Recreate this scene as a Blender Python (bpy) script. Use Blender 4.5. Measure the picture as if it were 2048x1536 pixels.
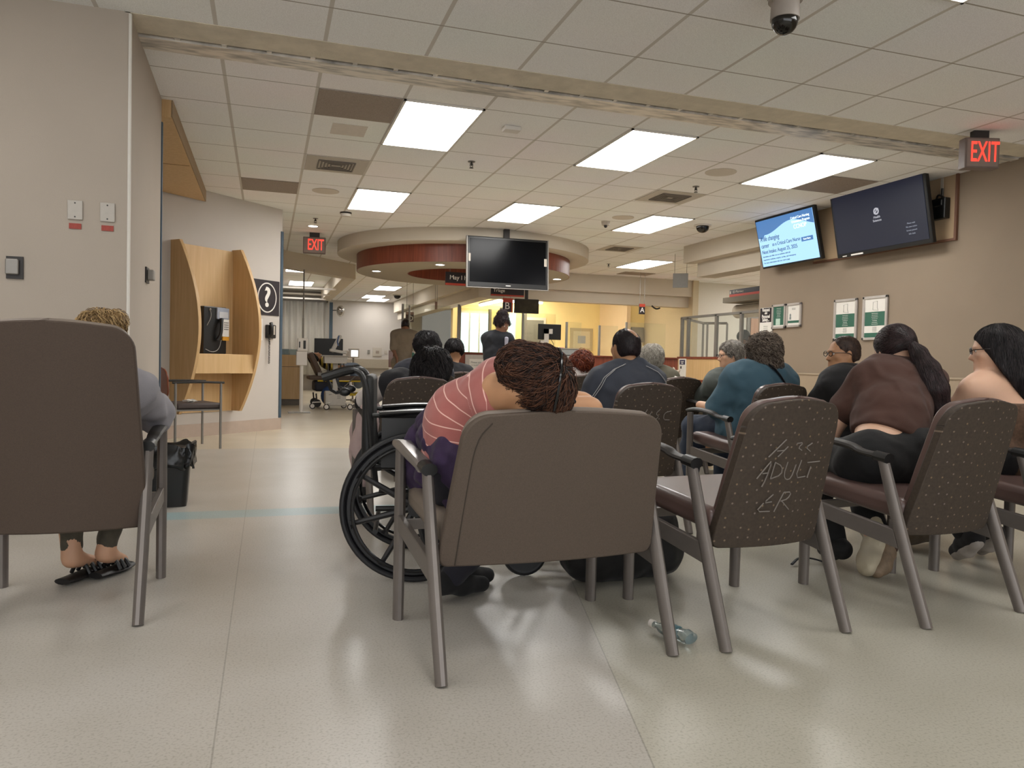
import bpy, bmesh, math, random
import numpy as np
from mathutils import Vector, Matrix, Euler
PI = math.pi
sc = bpy.context.scene
for o in list(bpy.data.objects): bpy.data.objects.remove(o)
col = sc.collection

# ---------------------------------------------------------------- camera
cam_d = bpy.data.cameras.new('camera'); cam = bpy.data.objects.new('camera', cam_d); col.objects.link(cam)
CR = Vector((0.95129507, -0.30742228, 0.0230049)); CU = Vector((-0.01295601, 0.03468891, 0.99931418)); CF = Vector((0.30800945, 0.9509407, -0.02901642))
CP = Vector((0, 0, .94)); FPX = 1516.16
cam.matrix_world = Matrix(((CR.x, CU.x, -CF.x, CP.x), (CR.y, CU.y, -CF.y, CP.y), (CR.z, CU.z, -CF.z, CP.z), (0, 0, 0, 1)))
cam_d.sensor_width = 36; cam_d.lens = FPX / 2048 * 36; cam_d.clip_start = .05; cam_d.clip_end = 200
sc.camera = cam

# ---------------------------------------------------------------- view and light levels
sc.view_settings.view_transform = 'Standard'; sc.view_settings.look = 'None'
sc.view_settings.exposure = 0.98; sc.view_settings.gamma = 1.0; sc.view_settings.use_curve_mapping = False
world = bpy.data.worlds.new('world'); sc.world = world; world.use_nodes = True
world.node_tree.nodes['Background'].inputs[0].default_value = (.9, .85, .8, 1)
world.node_tree.nodes['Background'].inputs[1].default_value = .12
L_TROFFER = 9.5      # main hall ceiling panels
L_NEAR = 4.6         # dimmed panels over the front seating, most of them added out of view
L_STRIP = 26.0        # fluorescent strips in the reception bay
L_DOWN = 6.0         # round downlights
L_ADDED_WINDOW = 1.5       # fill glow of the window wall added behind the viewer
WARM = (1.0, .98, .95)
CEIL = 2.83

# ---------------------------------------------------------------- materials
def lin(h):
    h = h.lstrip('#'); v = [int(h[i:i+2], 16) / 255 for i in (0, 2, 4)]
    return tuple([(c / 12.92 if c <= .04045 else ((c + .055) / 1.055) ** 2.4) for c in v]) + (1,)
MATS = {}
def N(nt, t, **kw):
    n = nt.nodes.new(t)
    for k, v in kw.items(): setattr(n, k, v)
    return n
def mat(name, color, rough=.6, metal=0, var=.06, scale=30, bump=0, bscale=200, spec=.5, coat=0, alpha=None, trans=0, sheen=0, coords='Object'):
    """principled material whose colour is gently mottled by noise"""
    if name in MATS: return MATS[name]
    m = bpy.data.materials.new(name); m.use_nodes = True; nt = m.node_tree; b = nt.nodes['Principled BSDF']
    c = lin(color) if isinstance(color, str) else color
    tc = N(nt, 'ShaderNodeTexCoord')
    if var:
        nz = N(nt, 'ShaderNodeTexNoise'); nz.inputs['Scale'].default_value = scale; nz.inputs['Detail'].default_value = 4
        nt.links.new(tc.outputs[coords], nz.inputs['Vector'])
        mx = N(nt, 'ShaderNodeMix', data_type='RGBA'); mx.inputs[6].default_value = tuple(x * (1 - var * 1.6) for x in c[:3]) + (1,)
        mx.inputs[7].default_value = tuple(min(1, x * (1 + var * 1.6)) for x in c[:3]) + (1,)
        nt.links.new(nz.outputs['Fac'], mx.inputs[0]); nt.links.new(mx.outputs[2], b.inputs['Base Color'])
    else: b.inputs['Base Color'].default_value = c
    if bump:
        n2 = N(nt, 'ShaderNodeTexNoise'); n2.inputs['Scale'].default_value = bscale; n2.inputs['Detail'].default_value = 3
        nt.links.new(tc.outputs[coords], n2.inputs['Vector'])
        bp = N(nt, 'ShaderNodeBump'); bp.inputs['Strength'].default_value = bump; bp.inputs['Distance'].default_value = .01
        nt.links.new(n2.outputs['Fac'], bp.inputs['Height']); nt.links.new(bp.outputs[0], b.inputs['Normal'])
    b.inputs['Roughness'].default_value = rough; b.inputs['Metallic'].default_value = metal
    b.inputs['Specular IOR Level'].default_value = spec; b.inputs['Coat Weight'].default_value = coat
    b.inputs['Sheen Weight'].default_value = sheen
    if trans: b.inputs['Transmission Weight'].default_value = trans
    if alpha is not None: b.inputs['Alpha'].default_value = alpha
    MATS[name] = m; return m
def emit(name, color, strength, base='#202020'):
    if name in MATS: return MATS[name]
    m = bpy.data.materials.new(name); m.use_nodes = True; b = m.node_tree.nodes['Principled BSDF']
    c = lin(color) if isinstance(color, str) else tuple(color) + (1,)
    b.inputs['Base Color'].default_value = lin(base); b.inputs['Emission Color'].default_value = c
    b.inputs['Emission Strength'].default_value = strength; MATS[name] = m; return m
def glass(name, tint='#dfe8e4', opac=.10, rough=.02):
    """thin architectural pane: mostly clear, a little tinted reflection"""
    if name in MATS: return MATS[name]
    m = bpy.data.materials.new(name); m.use_nodes = True; nt = m.node_tree; nt.nodes.clear()
    out = N(nt, 'ShaderNodeOutputMaterial'); tr = N(nt, 'ShaderNodeBsdfTransparent'); tr.inputs[0].default_value = lin(tint)
    gl = N(nt, 'ShaderNodeBsdfGlossy'); gl.inputs['Roughness'].default_value = rough; df = N(nt, 'ShaderNodeBsdfDiffuse'); df.inputs[0].default_value = lin(tint)
    lw = N(nt, 'ShaderNodeLayerWeight'); lw.inputs[0].default_value = .5; pw = N(nt, 'ShaderNodeMath', operation='POWER'); nt.links.new(lw.outputs['Facing'], pw.inputs[0]); pw.inputs[1].default_value = 4
    fr = N(nt, 'ShaderNodeMath', operation='MULTIPLY_ADD'); nt.links.new(pw.outputs[0], fr.inputs[0]); fr.inputs[1].default_value = .45; fr.inputs[2].default_value = .03
    m1 = N(nt, 'ShaderNodeMixShader'); m2 = N(nt, 'ShaderNodeMixShader'); m1.inputs[0].default_value = opac
    nt.links.new(tr.outputs[0], m1.inputs[1]); nt.links.new(df.outputs[0], m1.inputs[2])
    nt.links.new(fr.outputs[0], m2.inputs[0]); nt.links.new(m1.outputs[0], m2.inputs[1]); nt.links.new(gl.outputs[0], m2.inputs[2])
    nt.links.new(m2.outputs[0], out.inputs[0]); MATS[name] = m; return m

def ceiling_mat(name, x0, y0):
    m = bpy.data.materials.new(name); m.use_nodes = True; nt = m.node_tree; b = nt.nodes['Principled BSDF']; b.inputs['Roughness'].default_value = .95
    b.inputs['Specular IOR Level'].default_value = .1
    tc = N(nt, 'ShaderNodeTexCoord'); sp = N(nt, 'ShaderNodeSeparateXYZ'); nt.links.new(tc.outputs['Object'], sp.inputs[0])
    def line(axis, off, w):
        a = N(nt, 'ShaderNodeMath', operation='SUBTRACT'); nt.links.new(sp.outputs[axis], a.inputs[0]); a.inputs[1].default_value = off - 100 * .61
        d = N(nt, 'ShaderNodeMath', operation='DIVIDE'); nt.links.new(a.outputs[0], d.inputs[0]); d.inputs[1].default_value = .61
        f = N(nt, 'ShaderNodeMath', operation='FRACT'); nt.links.new(d.outputs[0], f.inputs[0])
        s = N(nt, 'ShaderNodeMath', operation='SUBTRACT'); nt.links.new(f.outputs[0], s.inputs[0]); s.inputs[1].default_value = .5
        ab = N(nt, 'ShaderNodeMath', operation='ABSOLUTE'); nt.links.new(s.outputs[0], ab.inputs[0])
        g = N(nt, 'ShaderNodeMath', operation='GREATER_THAN'); nt.links.new(ab.outputs[0], g.inputs[0]); g.inputs[1].default_value = .5 - w / .61 / 2
        return g
    gx = line('X', x0, .024); gy = line('Y', y0, .011)
    nz = N(nt, 'ShaderNodeTexNoise'); nz.inputs['Scale'].default_value = 160; nz.inputs['Detail'].default_value = 6; nt.links.new(tc.outputs['Object'], nz.inputs['Vector'])
    n2 = N(nt, 'ShaderNodeTexNoise'); n2.inputs['Scale'].default_value = .8; nt.links.new(tc.outputs['Object'], n2.inputs['Vector'])
    cr = N(nt, 'ShaderNodeValToRGB'); cr.color_ramp.elements[0].position = .3; cr.color_ramp.elements[1].position = .62
    cr.color_ramp.elements[0].color = lin('#e9e7e4'); cr.color_ramp.elements[1].color = lin('#fbfaf8'); nt.links.new(nz.outputs['Fac'], cr.inputs[0])
    m0 = N(nt, 'ShaderNodeMix', data_type='RGBA', blend_type='MULTIPLY'); m0.inputs[0].default_value = .12
    nt.links.new(cr.outputs[0], m0.inputs[6]); nt.links.new(n2.outputs['Color'], m0.inputs[7])
    m1 = N(nt, 'ShaderNodeMix', data_type='RGBA'); nt.links.new(gx.outputs[0], m1.inputs[0]); nt.links.new(m0.outputs[2], m1.inputs[6]); m1.inputs[7].default_value = lin('#cbc5bc')
    m2 = N(nt, 'ShaderNodeMix', data_type='RGBA'); nt.links.new(gy.outputs[0], m2.inputs[0]); nt.links.new(m1.outputs[2], m2.inputs[6]); m2.inputs[7].default_value = lin('#a9a298')
    nt.links.new(m2.outputs[2], b.inputs['Base Color'])
    bp = N(nt, 'ShaderNodeBump'); bp.inputs['Strength'].default_value = .25; bp.inputs['Distance'].default_value = .004
    nt.links.new(nz.outputs['Fac'], bp.inputs['Height']); nt.links.new(bp.outputs[0], b.inputs['Normal'])
    return m

def floor_mat():
    m = bpy.data.materials.new('sheet_vinyl'); m.use_nodes = True; nt = m.node_tree; b = nt.nodes['Principled BSDF']
    tc = N(nt, 'ShaderNodeTexCoord'); sp = N(nt, 'ShaderNodeSeparateXYZ'); nt.links.new(tc.outputs['Object'], sp.inputs[0])
    def gt(inp, v):
        g = N(nt, 'ShaderNodeMath', operation='GREATER_THAN'); nt.links.new(inp, g.inputs[0]); g.inputs[1].default_value = v; return g.outputs[0]
    def mul(a, c):
        g = N(nt, 'ShaderNodeMath', operation='MULTIPLY'); nt.links.new(a, g.inputs[0])
        if isinstance(c, float): g.inputs[1].default_value = c
        else: nt.links.new(c, g.inputs[1])
        return g.outputs[0]
    def add(a, c):
        g = N(nt, 'ShaderNodeMath', operation='ADD'); nt.links.new(a, g.inputs[0])
        if isinstance(c, float): g.inputs[1].default_value = c
        else: nt.links.new(c, g.inputs[1])
        return g.outputs[0]
    def mix(f, a, c):
        g = N(nt, 'ShaderNodeMix', data_type='RGBA'); nt.links.new(f, g.inputs[0])
        for s, v in ((6, a), (7, c)):
            if isinstance(v, str): g.inputs[s].default_value = lin(v)
            else: nt.links.new(v, g.inputs[s])
        return g.outputs[2]
    X, Y = sp.outputs['X'], sp.outputs['Y']
    # two sheets in front of the seam that runs away under the chairs, beige sheet beyond the rounded joint
    seam = add(X, mul(Y, -.27)); right = gt(seam, .455)
    base = mix(right, '#b8b3ab', '#b6b2a5')
    dx = add(X, .2); r2 = add(mul(dx, mul(dx, .055)), Y)
    far = gt(r2, 8.12); base = mix(far, base, '#cbbfa9')
    st = mul(mul(gt(Y, 4.655), gt(add(mul(Y, -1.0), 4.878), 0.0)), gt(add(mul(X, -1.0), 1.4), 0.0))
    base = mix(st, base, '#9fb3b5')
    sx = N(nt, 'ShaderNodeMath', operation='ABSOLUTE'); nt.links.new(add(X, .11), sx.inputs[0]); thin = gt(mul(sx.outputs[0], -1.0), -.0022)
    sq = N(nt, 'ShaderNodeMath', operation='ABSOLUTE'); nt.links.new(add(seam, -.455), sq.inputs[0]); thin2 = gt(mul(sq.outputs[0], -1.0), -.0022)
    base = mix(mul(thin, .45), base, '#6f6a62'); base = mix(mul(thin2, .45), base, '#6f6a62')
    n1 = N(nt, 'ShaderNodeTexNoise'); n1.inputs['Scale'].default_value = 130; n1.inputs['Detail'].default_value = 5; nt.links.new(tc.outputs['Object'], n1.inputs['Vector'])
    r1 = N(nt, 'ShaderNodeValToRGB'); r1.color_ramp.elements[0].position = .30; r1.color_ramp.elements[0].color = (.66, .64, .6, 1); r1.color_ramp.elements[1].position = .5; r1.color_ramp.elements[1].color = (1, 1, 1, 1)
    nt.links.new(n1.outputs['Fac'], r1.inputs[0])
    mm = N(nt, 'ShaderNodeMix', data_type='RGBA', blend_type='MULTIPLY'); mm.inputs[0].default_value = .8; nt.links.new(base, mm.inputs[6]); nt.links.new(r1.outputs[0], mm.inputs[7])
    n3 = N(nt, 'ShaderNodeTexNoise'); n3.inputs['Scale'].default_value = 1.7; n3.inputs['Detail'].default_value = 3; nt.links.new(tc.outputs['Object'], n3.inputs['Vector'])
    r3 = N(nt, 'ShaderNodeValToRGB'); r3.color_ramp.elements[0].position = .3; r3.color_ramp.elements[0].color = (.86, .85, .82, 1); r3.color_ramp.elements[1].position = .65
    nt.links.new(n3.outputs['Fac'], r3.inputs[0])
    m3 = N(nt, 'ShaderNodeMix', data_type='RGBA', blend_type='MULTIPLY'); m3.inputs[0].default_value = 1; nt.links.new(mm.outputs[2], m3.inputs[6]); nt.links.new(r3.outputs[0], m3.inputs[7])
    nt.links.new(m3.outputs[2], b.inputs['Base Color'])
    rr = N(nt, 'ShaderNodeMapRange'); rr.inputs[3].default_value = .22; rr.inputs[4].default_value = .34; b.inputs['Roughness'].default_value = .29
    b.inputs['Specular IOR Level'].default_value = .45
    return m

def wood_mat(name, c1, c2, rough=.45, scale=3, stretch=(1, 1, .06)):
    m = bpy.data.materials.new(name); m.use_nodes = True; nt = m.node_tree; b = nt.nodes['Principled BSDF']
    tc = N(nt, 'ShaderNodeTexCoord'); mp = N(nt, 'ShaderNodeMapping'); mp.inputs['Scale'].default_value = stretch; nt.links.new(tc.outputs['Object'], mp.inputs[0])
    nz = N(nt, 'ShaderNodeTexNoise'); nz.inputs['Scale'].default_value = scale * 10; nz.inputs['Detail'].default_value = 5; nz.inputs['Distortion'].default_value = .6; nt.links.new(mp.outputs[0], nz.inputs['Vector'])
    cr = N(nt, 'ShaderNodeValToRGB'); cr.color_ramp.elements[0].position = .3; cr.color_ramp.elements[1].position = .7
    cr.color_ramp.elements[0].color = lin(c1); cr.color_ramp.elements[1].color = lin(c2)
    nt.links.new(nz.outputs['Fac'], cr.inputs[0]); nt.links.new(cr.outputs[0], b.inputs['Base Color']); b.inputs['Roughness'].default_value = rough
    MATS[name] = m; return m

def dotted_fabric():
    m = bpy.data.materials.new('dotted_brown_fabric'); m.use_nodes = True; nt = m.node_tree; b = nt.nodes['Principled BSDF']; b.inputs['Roughness'].default_value = .7
    tc = N(nt, 'ShaderNodeTexCoord'); vo = N(nt, 'ShaderNodeTexVoronoi'); vo.voronoi_dimensions = '2D'; vo.inputs['Scale'].default_value = 24; vo.inputs['Randomness'].default_value = .55; sx_ = N(nt, 'ShaderNodeSeparateXYZ'); cx_ = N(nt, 'ShaderNodeCombineXYZ'); nt.links.new(tc.outputs['Object'], sx_.inputs[0]); nt.links.new(sx_.outputs['X'], cx_.inputs[0]); nt.links.new(sx_.outputs['Z'], cx_.inputs[1]); nt.links.new(cx_.outputs[0], vo.inputs['Vector'])
    lt = N(nt, 'ShaderNodeMath', operation='LESS_THAN'); nt.links.new(vo.outputs['Distance'], lt.inputs[0]); lt.inputs[1].default_value = .085
    nz = N(nt, 'ShaderNodeTexNoise'); nz.inputs['Scale'].default_value = 90; nz.inputs['Detail'].default_value = 4; nt.links.new(tc.outputs['Object'], nz.inputs['Vector'])
    cr = N(nt, 'ShaderNodeValToRGB'); cr.color_ramp.elements[0].color = lin('#2c231b'); cr.color_ramp.elements[1].color = lin('#463a2f'); nt.links.new(nz.outputs['Fac'], cr.inputs[0])
    hs = N(nt, 'ShaderNodeValToRGB'); hs.color_ramp.elements[0].color = lin('#75603f'); hs.color_ramp.elements[1].color = lin('#6f6664'); nt.links.new(vo.outputs['Color'], hs.inputs[0])
    mx = N(nt, 'ShaderNodeMix', data_type='RGBA'); nt.links.new(lt.outputs[0], mx.inputs[0]); nt.links.new(cr.outputs[0], mx.inputs[6]); nt.links.new(hs.outputs[0], mx.inputs[7])
    nt.links.new(mx.outputs[2], b.inputs['Base Color']); MATS['dotted'] = m; return m

# ---------------------------------------------------------------- geometry helpers
class G:
    """collects shapes in one bmesh and links them as one object"""
    def __init__(s): s.bm = bmesh.new()
    def box(s, x0, x1, y0, y1, z0, z1):
        return s.obox(((x0+x1)/2, (y0+y1)/2, (z0+z1)/2), (abs(x1-x0), abs(y1-y0), abs(z1-z0)))
    def obox(s, c, size, rot=(0, 0, 0)):
        M = Matrix.Translation(c) @ (rot if isinstance(rot, Matrix) else Euler(rot).to_matrix().to_4x4()) @ Matrix.Diagonal((*size, 1))
        bmesh.ops.create_cube(s.bm, size=1, matrix=M); return s
    def cone(s, p0, p1, r0, r1=None, seg=12):
        p0, p1 = Vector(p0), Vector(p1); r1 = r0 if r1 is None else r1; d = p1 - p0
        M = Matrix.Translation((p0+p1)/2) @ d.to_track_quat('Z', 'Y').to_matrix().to_4x4()
        bmesh.ops.create_cone(s.bm, cap_ends=True, segments=seg, radius1=r0, radius2=r1, depth=d.length, matrix=M); return s
    def ell(s, c, r, rot=(0, 0, 0), u=16, v=10):
        r = (r, r, r) if not hasattr(r, '__len__') else r
        M = Matrix.Translation(c) @ Euler(rot).to_matrix().to_4x4() @ Matrix.Diagonal((*r, 1))
        bmesh.ops.create_uvsphere(s.bm, u_segments=u, v_segments=v, radius=1, matrix=M); return s
    def tube(s, pts, r, seg=8, smooth=0, flat=1.0, closed=False):
        P = [Vector(p) for p in pts]
        for _ in range(smooth):
            Q = [] if closed else [P[0]]
            rng = range(len(P)) if closed else range(len(P)-1)
            for i in rng:
                a, b2 = P[i], P[(i+1) % len(P)]; Q += [a*.75+b2*.25, a*.25+b2*.75]
            if not closed: Q.append(P[-1])
            P = Q
        n = len(P); rs = r if hasattr(r, '__len__') else [r]*n
        if len(rs) != n: rs = list(np.interp(np.linspace(0, 1, n), np.linspace(0, 1, len(rs)), rs))
        rings = []; up = None
        for i in range(n):
            t = (P[(i+1) % n]-P[i-1]) if closed else (P[min(i+1, n-1)]-P[max(i-1, 0)])
            t.normalize()
            if up is None: up = Vector((0, 0, 1)) if abs(t.z) < .9 else Vector((0, 1, 0))
            sd = t.cross(up)
            if sd.length < 1e-4: sd = t.cross(Vector((1, 0, 0)))
            sd.normalize(); up = sd.cross(t).normalized()
            rings.append([s.bm.verts.new(P[i] + (sd*math.cos(2*PI*k/seg) + up*flat*math.sin(2*PI*k/seg))*rs[i]) for k in range(seg)])
        for i in range(n if closed else n-1):
            a, b2 = rings[i], rings[(i+1) % n]
            for k in range(seg): s.bm.faces.new((a[k], a[(k+1) % seg], b2[(k+1) % seg], b2[k]))
        if not closed:
            s.bm.faces.new(rings[0][::-1]); s.bm.faces.new(rings[-1])
        return s
    def prism(s, poly, a, b2, plane='xy'):
        """extrude a 2-D outline from a to b along the third axis"""
        f = {'xy': lambda p, h: (p[0], p[1], h), 'xz': lambda p, h: (p[0], h, p[1]), 'yz': lambda p, h: (h, p[0], p[1])}[plane]
        A = [s.bm.verts.new(f(p, a)) for p in poly]; B = [s.bm.verts.new(f(p, b2)) for p in poly]; n = len(poly)
        s.bm.faces.new(A[::-1]); s.bm.faces.new(B)
        for i in range(n): s.bm.faces.new((A[i], A[(i+1) % n], B[(i+1) % n], B[i]))
        return s
    def lathe(s, prof, c=(0, 0, 0), seg=32, rot=None, closed=False):
        M = Matrix.Translation(c) @ (rot.to_4x4() if rot else Matrix.Identity(4)); rings = []
        for r, z in prof: rings.append([s.bm.verts.new(M @ Vector((r*math.cos(2*PI*k/seg), r*math.sin(2*PI*k/seg), z))) for k in range(seg)])
        m = len(rings)
        for i in range(m if closed else m-1):
            a, b2 = rings[i], rings[(i+1) % m]
            for k in range(seg): s.bm.faces.new((a[k], a[(k+1) % seg], b2[(k+1) % seg], b2[k]))
        if not closed:
            s.bm.faces.new(rings[0][::-1]); s.bm.faces.new(rings[-1])
        return s
    def grid(s, f, nu, nv):
        V = [[s.bm.verts.new(f(i/nu, j/nv)) for j in range(nv+1)] for i in range(nu+1)]
        for i in range(nu):
            for j in range(nv): s.bm.faces.new((V[i][j], V[i+1][j], V[i+1][j+1], V[i][j+1]))
        return s
    def build(s, name, m, parent=None, smooth=True, bevel=0, solid=0, sub=0, xf=None):
        bmesh.ops.recalc_face_normals(s.bm, faces=s.bm.faces[:])
        if xf: bmesh.ops.transform(s.bm, matrix=xf, verts=s.bm.verts[:])
        me = bpy.data.meshes.new(name); s.bm.to_mesh(me); s.bm.free()
        o = bpy.data.objects.new(name, me); col.objects.link(o); me.materials.append(m)
        if parent: o.parent = parent
        if solid:
            md = o.modifiers.new('s', 'SOLIDIFY'); md.thickness = solid; md.offset = 0
        if bevel:
            md = o.modifiers.new('b', 'BEVEL'); md.width = bevel; md.segments = 2; md.limit_method = 'ANGLE'; md.angle_limit = .7
        if sub:
            md = o.modifiers.new('u', 'SUBSURF'); md.levels = sub; md.render_levels = sub
        if smooth: shade(me, .6)
        return o
def shade(me, ang=.6):
    me.polygons.foreach_set('use_smooth', [True]*len(me.polygons))
    try: me.set_sharp_from_angle(angle=ang)
    except Exception: pass
def tag(o, label, cat, group=None):
    o['label'] = label; o['category'] = cat
    if group: o['group'] = group
    return o
def thing(name, label, cat, loc=(0, 0, 0), rz=0, group=None):
    o = bpy.data.objects.new(name, None); col.objects.link(o); o.location = loc; o.rotation_euler = (0, 0, rz)
    o.empty_display_size = .1
    return tag(o, label, cat, group)
def struct(name, g, m, parent=None, **kw):
    o = g.build(name, m, parent, **kw)
    if not parent: o['kind'] = 'structure'
    return o
def copy_tree(root, loc, rz, label, group=None):
    r = root.copy(); col.objects.link(r); r.location = loc; r.rotation_euler = (0, 0, rz); r['label'] = label
    if group: r['group'] = group
    for ch in [c for c in bpy.data.objects if c.parent == root]:
        c = ch.copy(); col.objects.link(c); c.parent = r
        for g in [d for d in bpy.data.objects if d.parent == ch]:
            d = g.copy(); col.objects.link(d); d.parent = c
    return r
def text(name, body, size, m, parent, loc, rot, align='CENTER', depth=.001, bold=0, shear=0, sx=1, space=1, line=1):
    cu = bpy.data.curves.new('t', 'FONT'); cu.body = body; cu.size = size; cu.align_x = align; cu.align_y = 'CENTER'
    cu.extrude = depth; cu.offset = bold; cu.shear = shear; cu.space_character = space; cu.space_line = line
    t = bpy.data.objects.new('t', cu); col.objects.link(t); dg = bpy.context.evaluated_depsgraph_get()
    me = bpy.data.meshes.new_from_object(t.evaluated_get(dg)); bpy.data.objects.remove(t)
    for v in me.vertices: v.co.x *= sx
    o = bpy.data.objects.new(name, me); col.objects.link(o); me.materials.clear(); me.materials.append(m)
    o.parent = parent; o.location = loc; o.rotation_euler = rot; return o
def ray(u, v): return CF + CR*((u-1024)/FPX) + CU*((768-v)/FPX)
def at(u, v, y=None, x=None, z=None):
    """survey: the point of the place seen at pixel u, v that lies on a known plane"""
    d = ray(u, v); t = (y-CP.y)/d.y if y is not None else ((x-CP.x)/d.x if x is not None else (z-CP.z)/d.z)
    return CP + d*t
# ================================================================ the setting
M_wall = mat('painted_wall', '#c3bcb4', .85, var=.03, scale=2.5, bump=.12, bscale=260)
M_beige = mat('beige_wall', '#8b7b69', .85, var=.05, scale=3, bump=.1, bscale=260)
M_soff = mat('soffit_paint', '#c6bcac', .85, var=.03, scale=3)
M_yel = mat('yellow_wall', '#ecd9a0', .85, var=.03, scale=3)
M_pink = mat('peach_wall', '#dcc6a6', .85, var=.03, scale=3)
M_base = mat('cove_base', '#b5a394', .6, var=.05, scale=12)
M_blue = mat('corner_guard', '#3d4f5e', .55, var=.05)
M_maple = wood_mat('maple_veneer', '#c6a270', '#d3b181', .5)
M_cherry = wood_mat('cherry_veneer', '#6e3322', '#8a4630', .4)
M_steel = mat('brushed_steel', '#9c9790', .35, metal=.9, var=.05)
M_grey = mat('grey_metal', '#8d8983', .45, metal=.5, var=.05)
M_frame = mat('chair_frame_grey', '#77706b', .42, metal=.45, var=.05)
M_black = mat('black_plastic', '#141414', .4, var=0)
M_dark = mat('dark_plastic', '#26221f', .5, var=0)
M_white = mat('white_plastic', '#d6d0c8', .5, var=.02)
M_offw = mat('beige_plastic', '#b9b0a3', .5, var=.03)
M_paper = mat('white_paper', '#dcd8d0', .8, var=.02)
M_troff = emit('troffer_light', WARM, L_TROFFER)
M_trim = mat('white_trim', '#d8d3ca', .6, var=.02)
M_brown = mat('brown_grille', '#94867a', .7, var=.30, scale=140)
M_red = mat('red_stripe', '#b4402c', .5, var=.02)
M_chalk = mat('chalk', '#77706a', .9, var=.1)
M_sign = mat('sign_black', '#241c20', .5, var=.02)
M_letter = mat('sign_white', '#e6e2dc', .6, var=0)

fl = G(); fl.box(-6, 16, -4, 28, -.1, 0); struct('floor', fl, floor_mat(), smooth=False)
g = G(); g.prism([(-6, -4), (6.45, -4), (6.45, 4.73), (-.77, 4.73), (-6, 4.73)], CEIL, CEIL+.1); struct('ceiling', g, ceiling_mat('ceiling_tile_front', 2.137, 4.265), smooth=False)
g = G(); g.box(-4, 16, 5.22, 28, CEIL, CEIL+.1); struct('ceiling', g, ceiling_mat('ceiling_tile_back', -.296, 5.5357), smooth=False)
# the folding-partition track across the ceiling: rough beige board, dark slot with clips, dull metal channel
g = G(); g.box(-.77, 6.25, 4.72, 4.99, CEIL-.004, CEIL+.1)
struct('trim_1', g, mat('track_board', '#cfc5b2', .9, var=.14, scale=9, bump=.4, bscale=60), smooth=False)
g = G(); g.box(-.77, 6.25, 4.99, 5.025, CEIL+.05, CEIL+.1)
struct('trim_2', g, M_black, smooth=False)
g = G()
g.box(-.77, 6.25, 5.025, 5.10, CEIL-.012, CEIL+.1); g.box(-.77, 6.25, 5.10, 5.23, CEIL-.006, CEIL+.1)
for i in range(26): g.box(-.55+i*.262, -.52+i*.262, 4.985, 5.03, CEIL-.006, CEIL+.02)
trk = bpy.data.materials.new('track_metal'); trk.use_nodes = True
nt = trk.node_tree; b = nt.nodes['Principled BSDF']; tc = N(nt, 'ShaderNodeTexCoord'); mp = N(nt, 'ShaderNodeMapping'); mp.inputs['Scale'].default_value = (2.2, 9, 1)
nt.links.new(tc.outputs['Object'], mp.inputs[0]); nz = N(nt, 'ShaderNodeTexNoise'); nz.inputs['Scale'].default_value = 2.6; nz.inputs['Detail'].default_value = 4; nt.links.new(mp.outputs[0], nz.inputs['Vector'])
cr = N(nt, 'ShaderNodeValToRGB'); cr.color_ramp.elements[0].position = .30; cr.color_ramp.elements[0].color = lin('#96938d'); cr.color_ramp.elements[1].position = .6; cr.color_ramp.elements[1].color = lin('#e4ddd2')
nt.links.new(nz.outputs['Fac'], cr.inputs[0]); nt.links.new(cr.outputs[0], b.inputs['Base Color']); b.inputs['Metallic'].default_value = .2; b.inputs['Roughness'].default_value = .35
struct('trim_3', g, trk, smooth=False)

# walls round the seating
g = G(); g.box(-6, -.967, 4.72, 4.92, 0, CEIL); g.prism([(-.967, 4.72), (-.745, 4.72), (-.767, 6.22), (-.967, 6.22)], 0, CEIL)
struct('wall_left', g, mat('left_wall_paint', '#aea396', .85, var=.03, scale=2.5, bump=.12, bscale=260), smooth=False)
g = G(); g.box(-.752, -.736, 4.708, 4.73, 0, CEIL-.01); struct('trim_4', g, M_trim, smooth=False, bevel=.004)
g = G(); g.box(-.79, -.757, 6.205, 6.24, .1, 2.66); struct('trim_5', g, M_blue, smooth=False, bevel=.003)
g = G(); g.box(-6, -5.9, -4, 4.97, 0, CEIL); struct('wall_far_left', g, M_wall, smooth=False)
g = G(); g.box(-6, 6.45, -4.1, -4, 0, CEIL); struct('wall_behind', g, M_wall, smooth=False)
w = bpy.data.objects.new('added_fill_window', None); col.objects.link(w); w['kind'] = 'structure'  # unseen glowing window wall, added to light the front of the room
g = G(); g.box(-5.4, 5.8, -4.0, -3.96, .5, 2.7); g.build('window_frame', M_trim, w, smooth=False)
g = G()
for k in range(8): g.box(-5.3+1.38*k, -5.3+1.38*k+1.3, -3.96, -3.94, .6, 2.6)
g.build('window_pane', emit('added_window_glow', (.95, .97, 1.0), L_ADDED_WINDOW, '#5a6a70'), w, smooth=False)
g = G(); g.box(6.25, 6.45, -4, 8.66, .87, CEIL); struct('wall_right', g, M_beige, smooth=False)
g = G(); g.box(6.235, 6.45, -4, 8.665, .1, .875); struct('wall_right_lower', g, mat('wainscot', '#9c8a74', .7, var=.03), smooth=False)
g = G(); g.box(6.225, 6.25, -4, 8.668, .868, .888); struct('trim_6', g, mat('chair_rail', '#a08f79', .6, var=.03), smooth=False, bevel=.003)
g = G(); g.box(6.225, 6.25, -4, 8.67, 0, .1); struct('baseboard_right', g, M_base, smooth=False)
# cable panel on the right wall
g = G(); g.box(6.238, 6.252, 5.63, 7.6, 2.22, CEIL); struct('wall_panel', g, mat('unpainted_panel', '#b89f80', .85, var=.05, scale=3), smooth=False)
g = G(); g.box(6.225, 6.25, 5.615, 5.64, 2.2, CEIL); g.box(6.225, 6.25, 5.64, 7.6, 2.2, 2.222); struct('trim_7', g, mat('brown_edge', '#6d4a38', .6), smooth=False)

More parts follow.
